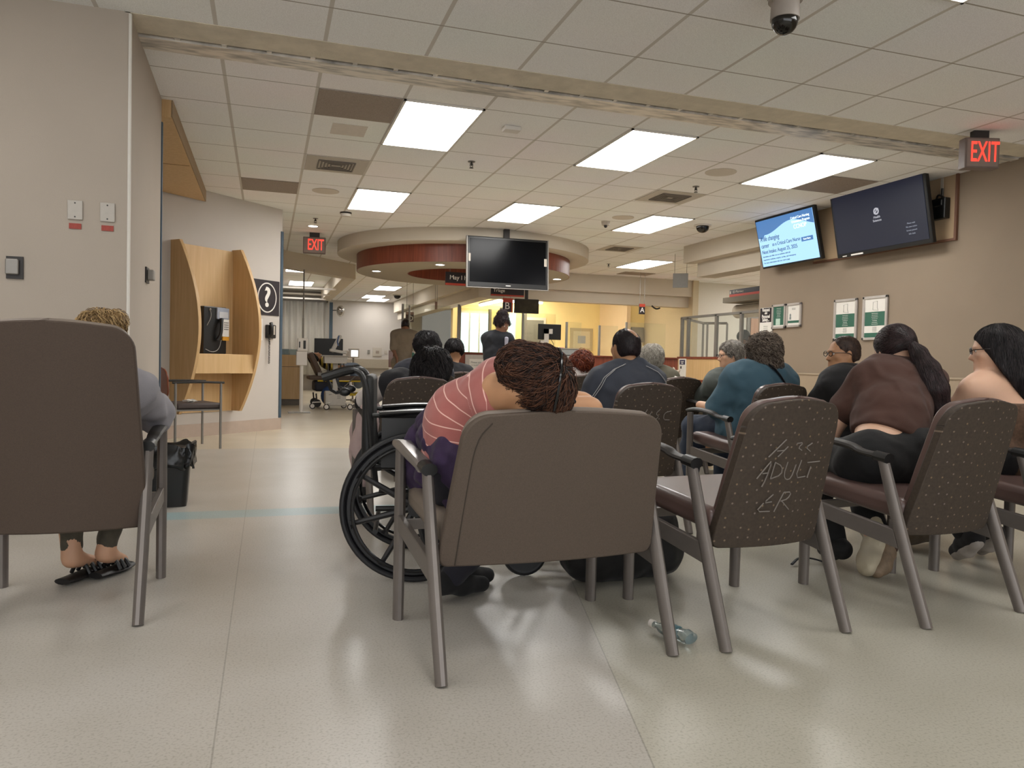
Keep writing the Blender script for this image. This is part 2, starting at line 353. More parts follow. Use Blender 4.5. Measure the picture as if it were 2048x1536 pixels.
# alcove with the phone
PA = Vector((.17, 10.27, 0)); PD = Vector((-.729, -.685, 0)).normalized(); PN = Vector((.685, -.729, 0)).normalized()
PM = Matrix(((PD.x, PN.x, 0, PA.x), (PD.y, PN.y, 0, PA.y), (0, 0, 1, 0), (0, 0, 0, 1)))   # local x along the wall, y out of it
g = G(); g.box(0, 4.2, -.18, 0, 0, CEIL); struct('wall_phone', g, M_wall, smooth=False, xf=PM)
g = G(); g.box(-.005, 4.2, 0, .012, 0, .145); g.box(-.012, 0, -.15, .012, 0, .145); struct('baseboard_phone', g, M_base, smooth=False, xf=PM)
g = G(); g.box(-.012, .028, -.06, .012, .15, 2.55); struct('trim_8', g, M_blue, smooth=False, xf=PM, bevel=.003)
g = G(); g.box(-3.3, -3.2, 5, 8, 0, CEIL); struct('wall_alcove', g, M_wall, smooth=False)
g = G(); g.prism([(-3.2, 6.22), (-.70, 6.22), (-.70, 9.43), (-3.2, 7.1)], 2.70, 2.83); o = struct('soffit_alcove', g, M_maple, smooth=False)
g = G(); g.box(-.702, -.69, 6.22, 9.47, 2.705, 2.83); struct('trim_9', g, mat('soffit_edge', '#9a8468', .7), smooth=False)
g = G(); g.box(-1.6, -.71, 7.72, 7.724, 2.697, 2.701); struct('trim_10', g, mat('joint_line', '#7a5a34', .7), smooth=False)

# curtain bay on the far left
g = G(); g.box(-.2, 0, 10.5, 28, 0, CEIL); struct('wall_bay', g, M_wall, smooth=False)
g = G(); g.prism([(-.1, 13.7), (.23, 14.05), (1.68, 15.59), (1.68, 22), (1.42, 22), (1.42, 15.7), (.0, 14.2)], 2.54, 2.83); struct('soffit_bay', g, M_soff, smooth=False)
g = G(); g.box(0, 5.0, 25.5, 25.7, 0, CEIL); struct('wall_back', g, M_wall, smooth=False)
g = G(); g.box(0, 1.62, 22.6, 22.8, 0, CEIL); struct('wall_bay_end', g, M_wall, smooth=False)
g = G(); g.box(1.62, 1.74, 21.98, 22.8, 0, CEIL); struct('wall_bay_stub', g, M_wall, smooth=False)
g = G(); g.box(1.66, 1.75, 21.93, 21.99, .1, 2.5); struct('trim_11', g, M_blue, smooth=False)
g = G(); g.box(1.74, 4.5, 25.36, 25.5, .62, .93); struct('trim_12', g, mat('wall_ledge', '#a59a89', .7), smooth=False, bevel=.01)
g = G(); g.box(4.5, 4.78, 24.7, 25.0, 0, CEIL); struct('column', g, M_soff, smooth=False)

# reception: bulkhead, yellow room behind
g = G(); g.prism([(3.95, 14.8), (8.97, 14.8), (8.97, 15.1), (4.25, 15.1), (4.25, 25), (3.95, 25)], 2.47, 2.83); struct('soffit_reception', g, M_soff, smooth=False)
g = G(); g.prism([(4.08, 14.93), (8.97, 14.93), (8.97, 15.2), (4.38, 15.2), (4.38, 25), (4.08, 25)], 2.24, 2.47); struct('soffit_reception_lower', g, M_soff, smooth=False)
g = G(); g.box(4.4, 8.42, 18.5, 18.7, 0, CEIL); struct('wall_yellow', g, M_yel, smooth=False)
for (u0, u1, nm) in ((4.55, 5.35, 'window_1'), (5.6, 6.05, 'window_2')):
    w = bpy.data.objects.new(nm, None); col.objects.link(w); w['kind'] = 'structure'
    g = G(); g.box(u0, u1, 18.46, 18.5, .9, 2.2); g.build('window_frame', M_trim, w, smooth=False)
    g = G(); n = 3 if u1-u0 > .5 else 2
    for k in range(n):
        a = u0+.04+(u1-u0-.04)*k/n; g.box(a, a+(u1-u0)/n-.06, 18.44, 18.462, .96, 2.14)
    g.build('window_pane', emit('daylight_pane', '#b9d2e2', 1.7, '#5a6a70'), w, smooth=False)
g = G(); g.box(8.4, 8.5, 16.9, 18.6, 0, CEIL); struct('wall_peach', g, M_pink, smooth=False)
g = G(); g.box(8.5, 12, 17.0, 17.2, 0, CEIL); struct('wall_yellow_right', g, M_yel, smooth=False)
g = G(); g.box(8.93, 9.07, 14.75, 17.1, 0, CEIL); struct('column', g, mat('column_paint', '#c4b699', .8, var=.03), smooth=False)

# corridor on the right
g = G(); g.box(9.07, 16, 15.0, 15.2, 0, CEIL); struct('wall_corridor', g, mat('corridor_paint', '#dcd7cc', .85, var=.02), smooth=False)
g = G(); g.box(6.25, 6.45, 8.66, 10.64, 2.56, CEIL); struct('soffit_corridor', g, M_soff, smooth=False)
g = G(); g.box(6.42, 6.75, 8.66, 10.5, 2.34, 2.56); struct('soffit_corridor_lower', g, M_soff, smooth=False)
g = G(); g.box(6.3, 16, 8.2, 8.4, 0, CEIL); struct('wall_corridor_near', g, M_wall, smooth=False)
g = G(); g.box(15.9, 16, 8.3, 15.2, 0, CEIL); struct('wall_corridor_end', g, M_wall, smooth=False)

# ceiling fixtures ------------------------------------------------
def troffer(x, y, w=.61, l=1.22, m=None, label='', group='lit ceiling panels over the hall'):
    t = thing('ceiling_light', label, 'ceiling light', (x+w/2, y+l/2, CEIL), 0, group)
    a, c = w/2, l/2
    g = G(); g.box(-a, -a+.018, -c, c, -.012, 0); g.box(a-.018, a, -c, c, -.012, 0); g.box(-a, a, -c, -c+.018, -.012, 0); g.box(-a, a, c-.018, c, -.012, 0)
    g.build('frame', M_trim, t, smooth=False)
    g = G(); g.box(-a+.012, a-.012, -c+.012, c-.012, -.008, -.002); g.build('diffuser', m or M_troff, t, smooth=False)
    return t
for x, y, lb in ((.924, 5.536, 'bright 2x4 ceiling panel nearest, left of the three behind the track'), (2.754, 5.536, 'bright ceiling panel behind the track, middle of the front three'),
                 (4.584, 5.536, 'bright ceiling panel beside the brown grille near the wall screens'), (.924, 8.586, 'lit ceiling panel above the smoke detector, left one of the middle row'),
                 (2.754, 8.586, 'lit ceiling panel just in front of the hanging black television'), (4.584, 8.586, 'lit ceiling panel left of the black dome camera by the wall screens'),
                 (6.40, 12.246, 'lit ceiling panel above the letter A counter sign')):
    troffer(x, y, label=lb)
M_far = emit('far_troffer_light', WARM, L_TROFFER*.62)
for x, y, lb in ((.50, 19.6, 'lit ceiling panel inside the curtain bay'), (2.72, 19.7, 'lit ceiling panel pair behind the round canopy, nearer one'),
                 (2.75, 22.7, 'lit ceiling panel pair behind the round canopy, farther one'), (3.05, 23.9, 'lit ceiling panel farthest back beside the column'), (.35, 16.3, 'lit ceiling panel half hidden by the bay soffit edge')):
    troffer(x, y, m=M_far, label=lb)
for x, y in ((10.2, 12.6), (12.4, 12.6), (12.0, 9.8), (10.0, 9.4)): troffer(x, y, m=M_troff, label='added ceiling panel lighting the corridor behind the soffit', group='added corridor ceiling panels')  # panels added to brighten the corridor
for x, y in ((6.0, 16.4), (8.9, 15.6)): troffer(x, y, m=emit('reception_fill_light', (1, .9, .72), L_TROFFER*.6), label='added warm fill panel inside reception, above the soffit line', group='reception ceiling panels')  # panels added to lift the light in reception, besides its strips
troffer(2.747, 1.825, m=emit('near_troffer_light', WARM, L_NEAR), label='ceiling panel cut off by the top edge of the view', group='dim panels over the front seats')
for x, y in ((.307, .605), (-2.133, 2.435), (-2.133, .605), (5.187, .605), (-4.573, .605), (.307, -2.445), (2.747, -2.445), (-2.133, -2.445)): troffer(x, y, m=MATS['near_troffer_light'], label='added ceiling panel outside the view, fill light for the nearest seats', group='dim panels over the front seats')  # unseen panels added to brighten the front seating
def strip(p0, p1, label):
    p0, p1 = Vector(p0), Vector(p1); t = thing('strip_light', label, 'strip light', (p0+p1)/2, math.atan2((p1-p0).y, (p1-p0).x), 'fluorescent strips in reception')
    h = (p1-p0).length/2
    g = G(); g.box(-h, h, -.05, .05, .02, .06); g.build('housing', M_trim, t, smooth=False)
    g = G(); g.box(-h+.02, h-.02, -.04, .04, -.03, .02); g.build('tube', emit('strip_glow', (1, .88, .66), L_STRIP), t, smooth=False, bevel=.01)
strip((5.74, 15.45, 2.30), (6.78, 15.37, 2.30), 'long warm strip light over the counter, left of two')
strip((6.85, 15.36, 2.30), (7.83, 15.2, 2.30), 'warm strip light over the counter beside the letter A sign')
strip((5.05, 18.3, 2.34), (5.05, 16.6, 2.34), 'warm strip light behind the standing woman')
strip((5.5, 18.0, 2.45), (6.6, 18.0, 2.45), 'warm strip light deep inside reception')
def ring_ceiling(): pass
# round canopy over the help desk
DC = Vector((3.15, 12.5, 0))
g = G(); g.lathe([(2.09, 2.64), (2.09, 2.83), (1.0, 2.83), (1.0, 2.64)], DC, 96, closed=True); struct('soffit_round', g, M_soff)
t = thing('round_canopy', 'cherry wood ring canopy hanging under the round ceiling drop', 'canopy', (DC.x, DC.y, 2.38))
g = G(); g.lathe([(1.78, 0), (1.78, .27), (1.765, .27), (1.765, 0)], seg=96, closed=True); g.build('outer_band', M_cherry, t)
g = G(); g.lathe([(1.79, .27), (1.79, .285), (1.7, .285), (1.7, .27)], seg=96, closed=True); g.build('top_edge', M_black, t)
g = G(); g.lathe([(1.765, 0), (1.765, .02), (.95, .02), (.95, 0)], seg=96, closed=True); g.build('underside', mat('canopy_paint', '#b0a592', .8, var=.02), t)
g = G(); g.lathe([(.95, -.002), (.95, .26), (.935, .26), (.935, -.002)], seg=72, closed=True); g.build('inner_band', M_cherry, t)
def downlight(x, y, z, label):
    t = thing('downlight', label, 'downlight', (x, y, z), 0, 'round recessed downlights')
    g = G(); g.lathe([(.085, -.006), (.085, 0), (.065, 0), (.065, -.006)], closed=True); g.build('trim_ring', M_trim, t)
    g = G(); g.cone((0, 0, -.005), (0, 0, -.001), .066, seg=24); g.build('lamp', emit('down_glow', WARM, L_DOWN), t)
downlight(1.69, 12.57, 2.38, 'lit round downlight at the left of the canopy underside')
downlight(2.46, 11.24, 2.38, 'lit round downlight left of the hanging television')
downlight(4.72, 12.2, 2.38, 'lit round downlight on the right of the canopy, behind the television')
downlight(.607, 11.33, CEIL, 'lit round downlight above the small EXIT sign')
# grilles, diffusers and small ceiling devices
def grille(x0, x1, y0, y1, label):
    g = G(); g.box(x0+.01, x1-.01, y0+.01, y1-.01, CEIL-.006, CEIL-.001); tag(g.build('return_grille', M_brown, smooth=False), label, 'air grille', 'brown return air grilles')
grille(.314, .924, 5.536, 6.146, 'brown square air grille beside the nearest left light')
grille(-.296, .314, 8.586, 9.196, 'brown air grille above the phone alcove wall')
grille(5.194, 5.804, 6.146, 6.756, 'brown air grille above the two wall screens')
grille(6.9, 7.6, 14.0, 14.45, 'brown air grille near the reception soffit')
grille(7.0, 8.1, 9.6, 10.9, 'large brown air grille over the corridor')
def diffuser(x, y, label):
    t = thing('air_diffuser', label, 'air vent', (x, y, CEIL), 0, 'slatted square air diffusers')
    g = G(); g.box(-.29, .29, -.29, .29, -.006, -.001); g.build('plate', mat('diffuser_plate', '#b8b0a4', .6), t, smooth=False)
    g = G()
    for k in range(5):
        a = .05+.03*k
        for s in (-1, 1): g.box(-a, a, s*a-.006, s*a+.006, -.016, -.006); g.box(s*a-.006, s*a+.006, -a, a, -.016, -.006)
    g.build('louvre', mat('louvre_dark', '#766e65', .6), t, smooth=False)
diffuser(.62, 7.67, 'slatted air diffuser between the two left light panels')
diffuser(4.28, 7.62, 'slatted air diffuser left of the ceiling sprinkler by the screens')
diffuser(5.45, 11.3, 'slatted air diffuser farthest back, near the last light panel')
def cdisc(x, y, r, label):
    g = G(); g.cone((x, y, CEIL-.005), (x, y, CEIL-.001), r, seg=40); tag(g.build('ceiling_speaker', mat('speaker_mesh', '#c9c0b4', .7, var=.2, scale=200)), label, 'speaker', 'round ceiling speakers')
cdisc(.61, 8.9, .15, 'round ceiling speaker beside the left middle light panel')
cdisc(4.33, 8.9, .14, 'round ceiling speaker behind the small ceiling sensor')
cdisc(4.17, 6.45, .15, 'round ceiling speaker between the two front right light panels')
g = G(); g.box(.48, .76, 6.31, 6.61, CEIL-.004, CEIL-.001); tag(g.build('access_plate', mat('plate_pale', '#cfc6ba', .7), smooth=False), 'pale rectangular plate in the ceiling below the nearest brown grille', 'access plate')
g = G(); g.box(1.78, 1.92, 5.83, 5.93, CEIL-.035, CEIL); tag(g.build('motion_sensor', M_white, smooth=False, bevel=.008), 'small white box sensor on the ceiling right of the nearest light', 'sensor')
def sprinkler(x, y, label):
    t = thing('sprinkler', label, 'sprinkler', (x, y, CEIL), 0, 'pendant ceiling sprinklers')
    g = G(); g.cone((0, 0, -.006), (0, 0, 0), .035, seg=20); g.build('plate', M_grey, t)
    g = G(); g.cone((0, 0, -.04), (0, 0, 0), .009); g.tube([(-.012, 0, -.02), (-.014, 0, -.045), (0, 0, -.06)], .003, 6); g.tube([(.012, 0, -.02), (.014, 0, -.045), (0, 0, -.06)], .003, 6); g.cone((0, 0, -.063), (0, 0, -.06), .02); g.build('head', M_dark, t)
for q in ((1.82, 7.02, 'pendant sprinkler right of the slatted diffuser, near the nearest light'), (.605, 10.7, 'pendant sprinkler above the small EXIT sign'), (4.27, 7.06, 'pendant sprinkler near the right slatted diffuser'), (6.1, 13.1, 'pendant sprinkler behind the farthest light panel')): sprinkler(*q)
t = thing('smoke_detector', 'white smoke detector with a dark slotted rim on the ceiling', 'smoke detector', (.95, 10.1, CEIL))
g = G(); g.cone((0, 0, -.02), (0, 0, 0), .075, seg=24); g.build('base', M_dark, t)
g = G(); g.cone((0, 0, -.05), (0, 0, -.02), .06, .07, seg=24); g.build('body', M_white, t)
t = thing('ceiling_sensor', 'small beige ceiling sensor with a dark lens left of the round speaker', 'sensor', (4.25, 9.25, CEIL))
g = G(); g.cone((0, 0, -.05), (0, 0, 0), .05, .06, seg=24); g.build('base', M_offw, t)
g = G(); g.ell((0, 0, -.055), (.025, .025, .03)); g.build('lens', M_dark, t)
def dome(x, y, r, label, drop=0):
    t = thing('dome_camera', label, 'security camera', (x, y, CEIL))
    if drop:
        g = G(); g.lathe([(.088, -.05), (.088, 0)], seg=28); g.build('mount', M_grey, t)
        g = G(); g.lathe([(.070, -.165), (.066, -.05)], seg=28); g.lathe([(.082, -.075), (.082, -.05)], seg=28); g.build('housing', mat('camera_housing', '#9b928a', .45), t)
        g = G(); g.ell((0, 0, -.17), (.064, .064, .068), u=28, v=16); g.build('dome', mat('smoked_dome', '#16130f', .12), t)
    else:
        g = G(); g.cone((0, 0, -.02), (0, 0, 0), r*1.35, seg=28); g.build('base', M_white, t)
        g = G(); g.ell((0, 0, -.03), (r, r, r*.9), u=28, v=16); g.build('dome', mat('smoked_dome', '#16130f', .12), t)
dome(2.42, 3.22, .06, 'large pendant dome camera at the top of the view', 1)
dome(5.52, 8.93, .085, 'black dome camera on the ceiling left of the wall screens')
dome(3.62, 22.3, .10, 'small black dome camera far back near the ceiling panels')
# ================================================================ fixtures and signs
TR = (PI/2, 0, 0)
WP = math.atan2(.685, .729)
def onphone(s, z=0, off=0): p = PA + PD*s + PN*off; return (p.x, p.y, z)
M_screen = mat('dark_screen', '#050609', .22, var=0, spec=.12)
# ---- EXIT signs
def exit_sign(loc, rz, w, h, d, label, drop):
    t = thing('exit_sign', label, 'exit sign', loc, rz, 'red lit EXIT signs')
    g = G(); g.box(-w/2, w/2, 0, d, -h, 0); g.build('housing', mat('exit_housing', '#6f5f58', .55), t, bevel=.006, smooth=False)
    g = G(); g.box(-w/2+.012, w/2-.012, -.004, .001, -h+.012, -.012); g.build('face_plate', mat('exit_face', '#85756c', .5), t, smooth=False, bevel=.003)
    g = G(); g.box(-w*.22, w*.22, d*.2, d*.8, 0, drop); g.build('mount', M_dark, t, smooth=False)
    text('lettering', 'EXIT', h*.95, emit('exit_red', (1, .035, .02), 1.25), t, (w*.06, -.006, -h*.5), TR, sx=.50, bold=h*.004)
exit_sign((5.28, 4.55, 2.77), -.30, .27, .235, .09, 'red EXIT sign hanging by the ceiling track at the right', .06)
exit_sign((.66, 11.9, 2.76), -.10, .33, .245, .08, 'smaller red EXIT sign beyond the phone wall', .07)
# ---- hanging television
t = thing('hanging_television', 'black television hanging from the ceiling on a short dark pole', 'television', (3.22, 10.25, 2.33), .02)
t.rotation_euler = (-.07, .0, -.04)
g = G(); g.box(-.59, .59, -.01, .05, -.36, .36); g.build('casing', M_black, t, bevel=.012, smooth=False)
g = G(); g.box(-.555, .555, -.014, -.008, -.285, .325); g.build('screen', M_screen, t, smooth=False)
g = G(); g.box(-.60, -.585, -.012, .04, -.36, .36); g.box(.585, .60, -.012, .04, -.36, .36); g.box(-.6, .6, -.012, -.006, -.365, -.355); g.build('bezel_edge', M_grey, t, smooth=False)
g = G(); g.box(-.035, .035, -.016, -.012, -.328, -.318); g.build('badge', M_letter, t, smooth=False)
g = G(); g.box(-.575, -.545, -.018, -.012, .0, .11); g.box(.53, .57, -.018, -.012, -.02, .09); g.build('sticker', M_offw, t, smooth=False)
g = G(); g.box(-.04, .04, .06, .12, -.1, .50); g.box(-.2, .2, .05, .09, -.2, .2); g.build('pole', M_dark, t, smooth=False)
# ---- hanging signs
def hang_sign(name, loc, w, h, body, label, rz=0, size=.07, stripe=.16, wires=.3, align='CENTER', tx=0, tz=0, m=None):
    wires = (2.38 if body == 'Triage' else CEIL)-loc[2]-h
    t = thing(name, label, 'sign', loc, rz)
    g = G(); g.box(-w/2, w/2, 0, .025, 0, h); g.build('board', m or M_sign, t, smooth=False, bevel=.002)
    if stripe: g = G(); g.box(-w/2, w/2, -.003, .026, 0, h*stripe); g.build('stripe', M_red, t, smooth=False)
    if body: text('lettering', body, size, M_letter, t, (tx, -.004, h*.58+tz), TR, align=align, bold=.001)
    if wires:
        g = G()
        for s in (-.4, .4): g.cone((s*w, .012, h), (s*w, .012, h+wires), .004, seg=6)
        g.build('hanger', M_grey, t)
    return t
hang_sign('help_sign', (2.995, 11.62, 2.12), .72, .205, 'May I help you?', 'black hanging sign with a red stripe reading May I help you, half behind the television', size=.095, wires=.3)
hang_sign('triage_sign', (4.09, 13.0, 2.115), .62, .165, 'Triage', 'black hanging sign reading Triage, under the television', size=.085, wires=.2, align='LEFT', tx=-.27)
t = hang_sign('letter_sign', (4.40, 14.0, 1.90), .17, .27, 'B', 'dark square sign with the letter B beside the second monitor', size=.19, stripe=0, wires=.3, tz=-.04)
g = G(); g.box(-.085, .085, -.003, 0, .19, .27); g.build('stripe', M_red, t, smooth=False); g = G(); g.box(.085, .115, -.002, .025, 0, .27); g.build('edge', M_red, t, smooth=False)
t = hang_sign('letter_sign', (7.30, 14.0, 1.98), .13, .21, 'A', 'small dark sign with the letter A hanging before the yellow wall', size=.14, stripe=0, wires=.75, tz=-.04)
g = G(); g.box(-.065, .065, -.003, 0, .15, .21); g.build('stripe', M_red, t, smooth=False)
t = hang_sign('letter_sign', (2.87, 16.0, 1.74), .17, .21, 'D', 'small brown sign with the letter D beside the standing man', size=.15, stripe=0, wires=.4, tx=.02, tz=-.05, m=mat('sign_brown', '#4a2f2a', .5))
g = G(); g.box(-.085, .085, -.003, 0, .155, .21); g.build('stripe', mat('sign_band', '#a88878', .5), t, smooth=False)
t = hang_sign('letter_sign', (3.35, 15.6, 2.0), .05, .16, '', 'tiny thin sign hanging in front of the glass, left of the standing woman', stripe=0, wires=.6, m=mat('pinkish_sign', '#9c7d6e', .5))
t = hang_sign('hanging_sign', (6.62, 11.35, 2.26), .25, .24, '', 'blank grey plastic sign hanging from two wires by the corridor', rz=-.6, stripe=0, wires=.3, m=mat('grey_sign', '#8f8e8c', .5))
# second monitor beside B
t = thing('ceiling_monitor', 'dark monitor hanging beside the letter B sign', 'television', (4.84, 14.1, 2.04), 0)
g = G(); g.box(-.25, .25, 0, .06, -.14, .14); g.build('casing', M_black, t, smooth=False, bevel=.01)
g = G(); g.box(-.235, .235, -.004, .001, -.12, .125); g.build('screen', mat('reflecting_screen', '#2e2a20', .15, var=.5, scale=9), t, smooth=False)
g = G(); g.box(-.03, .03, .03, .07, .1, .8); g.build('pole', M_dark, t, smooth=False)
# pharmacy sign and door header
t = thing('pharmacy_sign', 'navy and red wall sign reading Pharmacy above the corridor door', 'sign', (7.62, 10.9, 2.15), -PI/2)
g = G(); g.box(-.5, .46, 0, .03, 0, .12); g.build('board', mat('sign_navy', '#2c2838', .5), t, smooth=False)
g = G(); g.box(-.5, .46, -.003, .031, 0, .04); g.build('stripe', mat('bright_red', '#d8503e', .5, var=0), t, smooth=False)
text('lettering', 'ED Pharmacy', .058, M_letter, t, (-.40, -.004, .078), TR, align='LEFT', bold=.001)
g = G(); g.box(-.485, -.45, -.004, 0, .05, .10); g.build('symbol', M_letter, t, smooth=False)
g = G(); g.box(7.62, 8.4, 9.6, 11.6, 2.06, 2.15); struct('trim_13', g, mat('header_paint', '#8f8779', .8), smooth=False)
g = G(); g.cone((7.9, 11.55, 1.92), (7.9, 9.8, 1.92), .12, seg=20); struct('trim_14', g, M_soff)
# corridor door
d = bpy.data.objects.new('door_1', None); col.objects.link(d); d['kind'] = 'structure'; d.location = (11.05, 14.98, 0)
g = G(); g.box(-.55, .55, -.03, .02, 0, 2.15); g.build('door_frame', M_grey, d, smooth=False)
g = G(); g.box(-.47, .47, -.05, -.02, 0, 2.07); g.build('door_leaf', mat('door_pink', '#b58d74', .6), d, smooth=False)
g = G(); g.box(-.18, .3, -.055, -.045, 1.1, 1.75); g.build('door_window', mat('door_glass', '#5d564e', .2), d, smooth=False)

# ---- screens on the right wall: local x points to the viewer's right along the wall
def wall_tv(Y, X, z, w, h, tilt, yaw, label):
    t = thing('wall_screen', label, 'television', (X, Y, z)); t.rotation_euler = Euler((tilt, 0, 0)); 
    t.rotation_euler = (Matrix.Rotation(-PI/2+yaw, 3, 'Z') @ Matrix.Rotation(tilt, 3, 'X')).to_euler()
    g = G(); g.box(-w/2, w/2, 0, .055, -h/2, h/2); g.build('casing', M_black, t, bevel=.01, smooth=False)
    g = G(); g.box(-.15, .15, .05, .2, -.12, .12); g.build('bracket', M_dark, t, smooth=False)
    return t
t = wall_tv(7.84, 6.02, 2.52, 1.10, .63, .24, 0, 'wall screen showing a pale blue nursing course notice')
M_sb = emit('screen_blue', lin('#8fb6dc')[:3], .95, '#101418'); M_snavy = emit('screen_navy', lin('#3f6796')[:3], .85, '#101418'); M_stext = emit('screen_text', lin('#27405f')[:3], .6, '#101418'); M_swhite = emit('screen_white', lin('#d6e6f4')[:3], 1.0, '#101418')
g = G(); g.box(-.525, .525, -.004, .001, -.29, .29); g.build('screen', M_sb, t, smooth=False)
g = G(); wv = [(-.525+1.05*i/24, .29-.13-.055*math.sin(i/24*6.6+.6)-(.05 if i < 3 else 0)) for i in range(25)]
g.prism([(-.525, .29)]+wv+[(.525, .29)], -.007, -.004, 'xz'); g.build('banner', M_snavy, t, smooth=False)
for (s, b, x, z, al, m2, sx, sh) in ((.042, 'Critical Care Nursing', .47, .225, 'RIGHT', M_swhite, .9, 0), (.042, 'Orientation Program', .47, .18, 'RIGHT', M_swhite, .9, 0), (.072, 'CCNOP', .40, .118, 'RIGHT', M_swhite, .9, 0),
                         (.085, 'A life changing', -.49, .055, 'LEFT', M_stext, .75, .5), (.078, 'career', -.49, -.03, 'LEFT', M_stext, .75, .5), (.062, 'as a Critical Care Nurse', -.27, -.03, 'LEFT', M_stext, .86, 0),
                         (.066, 'Next Intake: August 25, 2025', -.49, -.108, 'LEFT', M_stext, .86, 0), (.026, 'Specialties and offer care in medicine with full', -.49, -.165, 'LEFT', M_stext, 1.1, 0),
                         (.026, 'experience medicine, surgery, cardiac, and emergency', -.49, -.205, 'LEFT', M_stext, 1.1, 0), (.026, 'For more information visit our course page', -.49, -.245, 'LEFT', M_stext, 1.1, 0)):
    text('lettering', b, s, m2, t, (x, -.0085, z), TR, align=al, sx=sx, shear=sh*.4)
g = G(); g.box(.27, .47, -.007, -.004, -.072, -.02); g.build('button', M_snavy, t, smooth=False); text('lettering', 'Scan Here', .03, M_swhite, t, (.37, -.0085, -.046), TR)
t = wall_tv(6.37, 6.00, 2.53, 1.28, .72, .20, 0, 'large dark wall screen with a small logo in the middle')
g = G(); g.box(-.61, .61, -.004, .001, -.315, .33); g.build('screen', emit('night_screen', lin('#1c2236')[:3], .35, '#0a0b10'), t, smooth=False)
g = G(); g.lathe([(.036, -.001), (.036, .001), (.02, .001), (.02, -.001)], (0, -.006, .06), 24, Matrix.Rotation(PI/2, 3, 'X'), True); g.tube([(-.03, -.006, .04), (-.008, -.006, .05), (.004, -.006, .07), (.03, -.006, .085)], .006, 6, 1); M_dim = emit('screen_dim', (.5, .5, .55), .5); g.build('logo', M_dim, t)
text('lettering', 'Health', .034, M_dim, t, (0, -.006, .0), TR); text('lettering', 'Sciences', .034, M_dim, t, (0, -.006, -.035), TR)
for k in range(4): text('lettering', ('Please wait', 'No new notice', 'Screen paused', 'Info desk')[k], .022, emit('screen_faint', (.3, .32, .38), .4), t, (.42, -.006, -.13-.035*k), TR)
g = G(); g.box(-.42, -.25, -.008, -.001, -.35, -.333); g.box(-.55, -.49, -.006, -.001, -.348, -.338); g.build('badge', M_letter, t, smooth=False)
t = thing('cable_box', 'black box with cables on the bare wall panel right of the dark screen', 'media box', (6.17, 5.80, 2.52), -PI/2)
g = G(); g.box(-.08, .10, 0, .07, -.1, .1); g.box(-.02, .08, -.02, .06, .02, .08); g.build('case', M_black, t, bevel=.008, smooth=False)
g = G(); g.tube([(-.3, .03, -.05), (-.15, .0, -.02), (-.08, .02, 0)], .012, 6, 2); g.tube([(.02, .05, .1), (.02, .05, .2)], .012, 6); g.tube([(-.05, .05, .1), (0, .02, .15), (.05, .05, .1)], .01, 6, 2); g.build('cable', M_dark, t)
g = G(); g.box(-.07, -.05, -.006, 0, -.01, .05); g.build('label_sticker', M_letter, t, smooth=False)
g = G(); g.box(.0, .03, .045, .05, .12, .3); g.build('conduit', M_offw, t, smooth=False)

